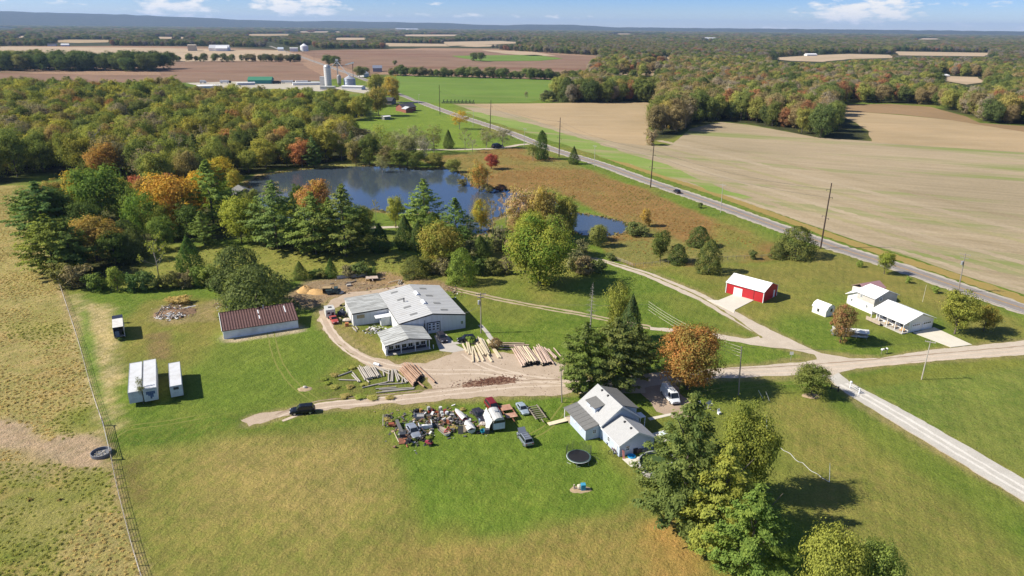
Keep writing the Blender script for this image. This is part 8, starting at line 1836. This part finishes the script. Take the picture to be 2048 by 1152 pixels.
A_, B_ = G(207, 852), G(223, 920); th = thing('metal_gate', 'metal tube gate in the pasture fence', 'gate', A_, math.atan2((B_ - A_).y, (B_ - A_).x)); L = (B_ - A_).length
GM = mat('gate_tube', (.50, .49, .46), .5, .4)
for x in (0, L): q = MB(); q.box(x - .11, x + .11, -.11, .11, 0, 1.75); q.build('gate_post', WOOD, th)
x0, x1 = .8, L - .9
for x in (x0, (x0 + x1) / 2, x1): q = MB(); q.tube([(x, 0, .2), (x, 0, 1.45)], .035, 6); q.build('upright', GM, th)
for k in range(6): q = MB(); q.tube([(x0, 0, .22 + k * .245), (x1, 0, .22 + k * .245)], .035 if k != 5 else .05, 6); q.build('bar', GM, th)
q = MB(); q.box(0.11, x0 - .05, -.04, .04, 1.4, 1.55); q.box(x1 + .05, L - .11, -.04, .04, 1.4, 1.55); q.build('brace', WOOD, th)
# stock tank
th = thing('water_trough', 'round grey stock trough full of stones beside the gate', 'trough', G(203, 909)); rr = 1.55
q = MB(); q.lathe([(rr * .97, 0), (rr, .1), (rr, .58), (rr * .95, .60), (rr * .92, .58), (rr * .90, .12), (.001, .10)], 30); q.build('shell', mat('trough_grey', (.15, .16, .185), .6, var=.12), th)
q = MB(); rg = random.Random(3)
for i in range(26): t_ = rg.uniform(0, 6.28); d = rr * .7 * math.sqrt(rg.random()); q.blob((math.cos(t_) * d, math.sin(t_) * d, .18), (.16, .13, .10), 0, 6, i, .3)
q.build('stones', mat('trough_stones', (.42, .39, .33), .9, var=.25), th)['kind'] = 'stuff'
# ---------------------------------------------------------------- far farmyard and scattered buildings
def zf(x, y): return (560 + x * .15625, 90 + y * .15625)
def lathe_thing(name, label, cat, px, prof, m_, n=20, group=None, rib=None):
    mb = MB(); mb.lathe(prof, n); o = mb.build(name, m_, None, False); o.location = G(*px); return tag(o, label, cat, group)
CONCW = mat('silo_concrete', (.56, .545, .53), .8, var=.06, dirt=(.42, .40, .38), dscale=.2)
b = G(657, 174); s = MPP(657, 174); h = HT(657, 174, 135); r_ = 6.8 * s
th = thing('silo', 'tall white concrete silo with domed cap at the far farmyard', 'silo', b)
mb = MB(); mb.lathe([(r_, 0), (r_, h)], 24); mb.build('shaft', CONCW, th); mb = MB(); mb.lathe([(r_ * 1.02, h - .2), (r_ * .98, h + r_ * .25), (r_ * .75, h + r_ * .62), (r_ * .4, h + r_ * .82), (.001, h + r_ * .88)], 24); mb.build('dome', mat('silo_dome', (.46, .45, .44), .5, .3), th)
for k in range(10): mb = MB(); z = h * (k + .5) / 10; mb.lathe([(r_ * 1.005, z), (r_ * 1.02, z + .15), (r_ * 1.005, z + .3)], 24); mb.build('hoop', STEEL, th)
mb = MB(); mb.beam((r_ * .8, -r_ * .7, 0), (r_ * .8, -r_ * .7, h), .5, .5); mb.build('chute', STEEL, th)
mb = MB(); w = 4.5 * s; mb.box(-w, w, -w, w, 0, HT(645, 171, 152)); o = mb.build('silo', CONCW); o.location = G(646, 172); tag(o, 'short square grey tower beside the tall white silo', 'tower')
mb = MB(); mb.box(-7, 8, -4, 4, 0, 3.2); mb.box(-7.3, 8.3, -4.3, 4.3, 3.2, 3.5); o = mb.build('shed', OFFWHITE); o.location = G(655, 179); tag(o, 'low white shed at the foot of the tall white silo', 'shed')
b = G(700, 174); r_ = 11.5 * s; h = HT(700, 174, 157); th = thing('grain_bin', 'wide blue grey steel grain bin with conical roof', 'grain bin', b); BIN = mat('bin_steel', (.30, .34, .42), .45, .5, var=.08)
mb = MB(); mb.lathe([(r_, 0), (r_, h)], 28); mb.build('wall', BIN, th); mb = MB(); mb.lathe([(r_ * 1.03, h - .1), (r_ * .12, h + r_ * .5), (r_ * .12, h + r_ * .58), (.001, h + r_ * .6)], 28); mb.build('roof', mat('bin_roof', (.52, .53, .55), .4, .5), th)
for k in range(6): mb = MB(); z = h * (k + .5) / 6; mb.lathe([(r_ * 1.002, z), (r_ * 1.02, z + .2), (r_ * 1.002, z + .4)], 28); mb.build('rib', BIN, th)
b = G(679, 170); r_ = 4.2 * s; h = HT(679, 170, 151); lathe_thing('grain_bin', 'slim grey steel hopper bin left of the wide blue grey bin', 'grain bin', (679, 171), [(r_ * .4, 0), (r_, h * .25), (r_, h), (r_ * .2, h + r_ * .7), (.001, h + r_ * .72)], mat('hopper_steel', (.38, .37, .36), .5, .5))
th = thing('grain_elevator', 'thin steel grain elevator leg with slanting spouts', 'elevator', G(677, 171)); h = HT(677, 171, 122)
mb = MB(); mb.box(-.5, -.1, -.3, .3, 0, h); mb.box(.3, .7, -.3, .3, 0, h); [mb.box(-.5, .7, -.3, .3, h * k / 9, h * k / 9 + .2) for k in range(1, 10)]; mb.build('leg_tower', STEEL, th)
mb = MB(); mb.box(-1.4, 1.6, -.8, .8, h, h + 2.2); mb.build('head', mat('elevator_head', (.55, .55, .55), .5), th)
p_ = G(700, 174) - G(677, 171); mb = MB(); mb.beam((.5, 0, h - .5), (p_.x, p_.y, HT(700, 174, 152)), .5); mb.build('spout', STEEL, th); mb = MB(); mb.beam((-.5, 0, h - .5), (-12, 4, 16), .5); mb.build('spout', STEEL, th)
th = thing('loader_spout', 'white overhead loading spout on a thin dark mast', 'loader', G(707, 160)); h = HT(707, 160, 127)
mb = MB(); mb.tube([(0, 0, 0), (0, 0, h)], .3, 6); mb.build('mast', DARK, th); mb = MB(); mb.hexa([(-9, -1.2, h - 2), (1.5, -1.2, h + .4), (1.5, 1.2, h + .4), (-9, 1.2, h - 2), (-9, -1.2, h - 1), (1.5, -1.2, h + 2), (1.5, 1.2, h + 2), (-9, 1.2, h - 1)]); mb.build('hood', TRIM, th)
def simple(name, label, cat, fl, fr, depth, ev, rd, wm, rm, along=True, parts=None, az=None):
    """gabled building from the photo feet of its front wall; ridge along the front unless along=False"""
    a, b = G(*fl), G(*fr); d = b - a; L = d.length; th = thing(name, label, cat, a, math.atan2(d.y, d.x))
    mb = MB()
    if along:
        k = [(0, 0), (depth, 0), (depth, ev), (depth / 2, rd), (0, ev)]; mb.v = [(0, y, z) for y, z in k] + [(L, y, z) for y, z in k]; mb.f = [(4, 3, 2, 1, 0), (5, 6, 7, 8, 9)] + [(i, (i + 1) % 5, 5 + (i + 1) % 5, 5 + i) for i in range(5)]; mb.mi = [0] * 7; mb.build('wall', wm, th)
        mb = MB(); o_ = .5; s = (rd - ev) / (depth / 2); mb.slab([(-o_, -o_, ev - s * o_ + .3), (L + o_, -o_, ev - s * o_ + .3), (L + o_, depth / 2, rd + .3), (-o_, depth / 2, rd + .3)], .2); mb.slab([(-o_, depth / 2, rd + .3), (L + o_, depth / 2, rd + .3), (L + o_, depth + o_, ev - s * o_ + .3), (-o_, depth + o_, ev - s * o_ + .3)], .2); mb.build('roof', rm, th)
    else: gable(th, 0, L, 0, depth, ev, rd, wm, rm, .5, .2)
    for (x, z, w, h_) in parts or (): window(th, x * L, -.02, z, w, h_, 'front', cols=1, rows=1)
    return th
GREENR = mat('green_roof', (.05, .20, .12), .6, var=.05); WALLW = mat('far_white_wall', (.66, .66, .66), .7); GRYR = mat('far_grey_roof', (.45, .46, .48), .6); BRICK = mat('brick_red', (.26, .10, .075), .85, var=.2); DKROOF = mat('dark_roof', (.055, .055, .07), .8); BEIGE = mat('far_beige', (.46, .40, .30), .8)
simple('open_barn', 'long green roofed open shed at the far farmyard', 'barn', (496, 168), (543, 168), 16, 4.2, 7.5, mat('teal_wall', (.05, .22, .22), .7), GREENR)
simple('truck_shed', 'low pale shed left of the green roofed shed', 'shed', (475, 171), (510, 170), 5, 2.6, 3.0, mat('pale_lilac', (.50, .50, .55), .7), WALLW)
sheet('farm_yard', [(372, 166), (470, 163), (640, 163), (650, 176), (720, 186), (745, 190), (740, 176), (690, 170), (640, 183), (560, 178), (430, 178)], .12, mat('yard_gravel', (.40, .36, .29), .95, var=.1, scale=.1), 6, 1.5, 15)
for i, (fl, fr, lb) in enumerate((((440, 167), (462, 167), 'dark truck with pale trailer parked left of the green roofed shed'), ((545, 168), (562, 168), 'dark sided trailer right of the green roofed shed'), ((563, 167), (592, 167), 'long white trailer right of the dark sided one'), ((592, 168), (622, 167), 'long white trailer nearest the tall white silo'), ((400, 167), (412, 167), 'white tractor truck at the left of the far farmyard'))):
    a, b = G(*fl), G(*fr); d = b - a; L = d.length; th = thing('truck_trailer', lb, 'trailer', a, math.atan2(d.y, d.x)); mb = MB(); mb.box(0, L * .8, 0, 2.6, 1.0, 3.6); mb.build('body', (WALLW, DKW, WALLW, WALLW, WALLW)[i], th); mb = MB(); mb.box(L * .83, L, 0, 2.4, .6, 3.0); mb.build('cab', DARK if i != 4 else WALLW, th)
    for x in (.1, .2, .7, .9): q = MB(); q.lathe([(.001, -.3), (.5, -.3), (.5, .3), (.001, .3)], 10); q.v = [(a_, c_, b_) for a_, b_, c_ in q.v]; o = q.build('wheel', TYRE, th); o.location = (L * x, 0, .5)
simple('hoop_shed', 'long low white roofed shed at the left end of the far farmyard', 'shed', (395, 177), (440, 176), 10, 2.2, 3.2, WALLW, WALLW); simple('hoop_shed', 'long low pale roofed shed right behind the wood top', 'shed', (586, 171), (640, 170), 8, 2.4, 3.2, WALLW, GRYR); simple('office', 'wide low white roofed building below the blue grey grain bin', 'building', (683, 179), (723, 180), 12, 3.2, 3.8, WALLW, WALLW)
simple('house', 'red brick house with dark roof by the far road', 'house', (806, 224), (832, 222), 11, 3.4, 5.8, BRICK, DKROOF, True, ((.2, 1.8, 1.4, 1.2), (.7, 1.8, 1.4, 1.2)))
simple('garage', 'pale roofed garage joined to the red brick house', 'garage', (812, 226), (826, 225), 6, 3.0, 4.4, BRICK, GRYR, False); simple('house', 'dark roofed house in the shade of the tall trees by the far road', 'house', (750, 209), (783, 210), 12, 3.2, 5.6, mat('dim_wall', (.16, .14, .13), .8), DKROOF)
simple('shed', 'little white roofed shed on the far lawn', 'shed', (769, 240), (781, 239), 4, 2.2, 2.6, mat('dim_shed', (.2, .2, .2), .8), WALLW); simple('house', 'blue grey roofed farmhouse behind the green field corner', 'house', (746, 144), (764, 144), 14, 5.5, 9, mat('dim_blue', (.25, .25, .28), .8), mat('slate_blue', (.16, .18, .24), .7)); simple('house', 'small white house beside the far farmhouse tree', 'house', (728, 154), (738, 153), 10, 4, 7, WALLW, GRYR)
simple('barn', 'long pale roofed factory building among the far pale fields', 'building', (418, 102), (458, 102), 60, 7, 14, WALLW, GRYR); simple('barn', 'gabled white building at the right of the far factory', 'building', (432, 102.5), (455, 102.5), 30, 7, 13, WALLW, WALLW); simple('tank_house', 'square beige building at the left of the far factory', 'building', (376, 102), (392, 102), 30, 14, 15, BEIGE, BEIGE); simple('barn', 'white barn with open doors near the far road', 'barn', (580, 103), (596, 103), 24, 8, 9, WALLW, WALLW)
lathe_thing('grain_bin', 'white grain bin with conical roof near the far road barn', 'grain bin', (609, 102.5), [(10, 0), (10, 13), (1, 19), (.01, 19)], WALLW); simple('house', 'blue white house left of the far white barn', 'house', (556, 102), (567, 102), 20, 5, 9, WALLW, mat('pale_blue_roof', (.42, .48, .56), .7))
for fl, fr, lb in (((1842, 152), (1866, 152), 'long white roofed house at the edge of the far wood, right side'), ((1888, 154), (1899, 154), 'small white barn right of the long white roofed house'), ((1614, 112), (1634, 112), 'white farm buildings in the pale far field on the right'), ((1245, 97), (1258, 97), 'white roofed building in the far woods near the middle'), ((795, 61.5), (815, 61.5), 'white blocks on the horizon plain left of the middle'), ((817, 62), (838, 62), 'white blocks on the horizon plain just right of the others'), ((1410, 80), (1432, 80), 'white roofed building deep in the far woods on the right'), ((95, 92), (112, 92), 'dark low shed at the far field edge, left'), ((122, 92.5), (138, 92.5), 'pale blue roofed shed at the far field edge, left')):
    sz_ = MPP(*fl); simple('barn', lb, 'building', fl, fr, 14 * max(1, sz_ / 2), 3.5 * sz_ * .8, 6 * sz_ * .8, WALLW, WALLW if 'dark' not in lb else DKW)
# farm implement at the field corner, pond lawn posts
th = thing('harrow', 'dark folded farm implement standing at the corner of the green field', 'implement', G(916, 207)); mb = MB()
for k in range(9): x = -14 + k * 3.4; mb.beam((x, 0, 0), (x + 1.5, 0, 3.6), .35); mb.beam((x + 2, 0, 0), (x + .5, 0, 3.2), .35)
mb.beam((-14, 0, 1.6), (14, 0, 1.6), .4); mb.build('frame', DARK, th); mb = MB(); mb.beam((-15, -1.5, .6), (15, -1.5, .6), .5); mb.build('drawbar', DARK, th)
car('suv', 'dark car standing under the trees at the lane mouth', 'car', (990, 296), (1000, 295), 'suv', CDRK, 1.6)
strip('pond_lane', [(755, 297), (850, 299), (930, 299), (1000, 296), (1036, 290), (1058, 288)], 4.0, .03, GRAVEL_R, jit=.3); strip('pond_drive', [(640, 455), (720, 456), (760, 455), (800, 454)], 2.6, .03, GRAVEL_R, jit=.2); strip('house_drive', [(783, 205), (815, 205), (845, 206)], 5, .13, GRAVEL_R)
# ---------------------------------------------------------------- air
hz = MB(); hz.box(-24000, 24000, -4000, 25000, -4, 300)
t = NT('haze_air'); pv = t.n('ShaderNodeVolumePrincipled'); pv.inputs['Color'].default_value = (.42, .63, 1.0, 1); pv.inputs['Density'].default_value = 4.0e-5; pv.inputs['Anisotropy'].default_value = .1
pv.inputs['Density Attribute'].default_value = ''; pv.inputs['Temperature Attribute'].default_value = ''
ot = t.n('ShaderNodeOutputMaterial'); t.l(pv.outputs[0], ot.inputs['Volume'])
tag(hz.build('haze', t.m), kind='stuff')
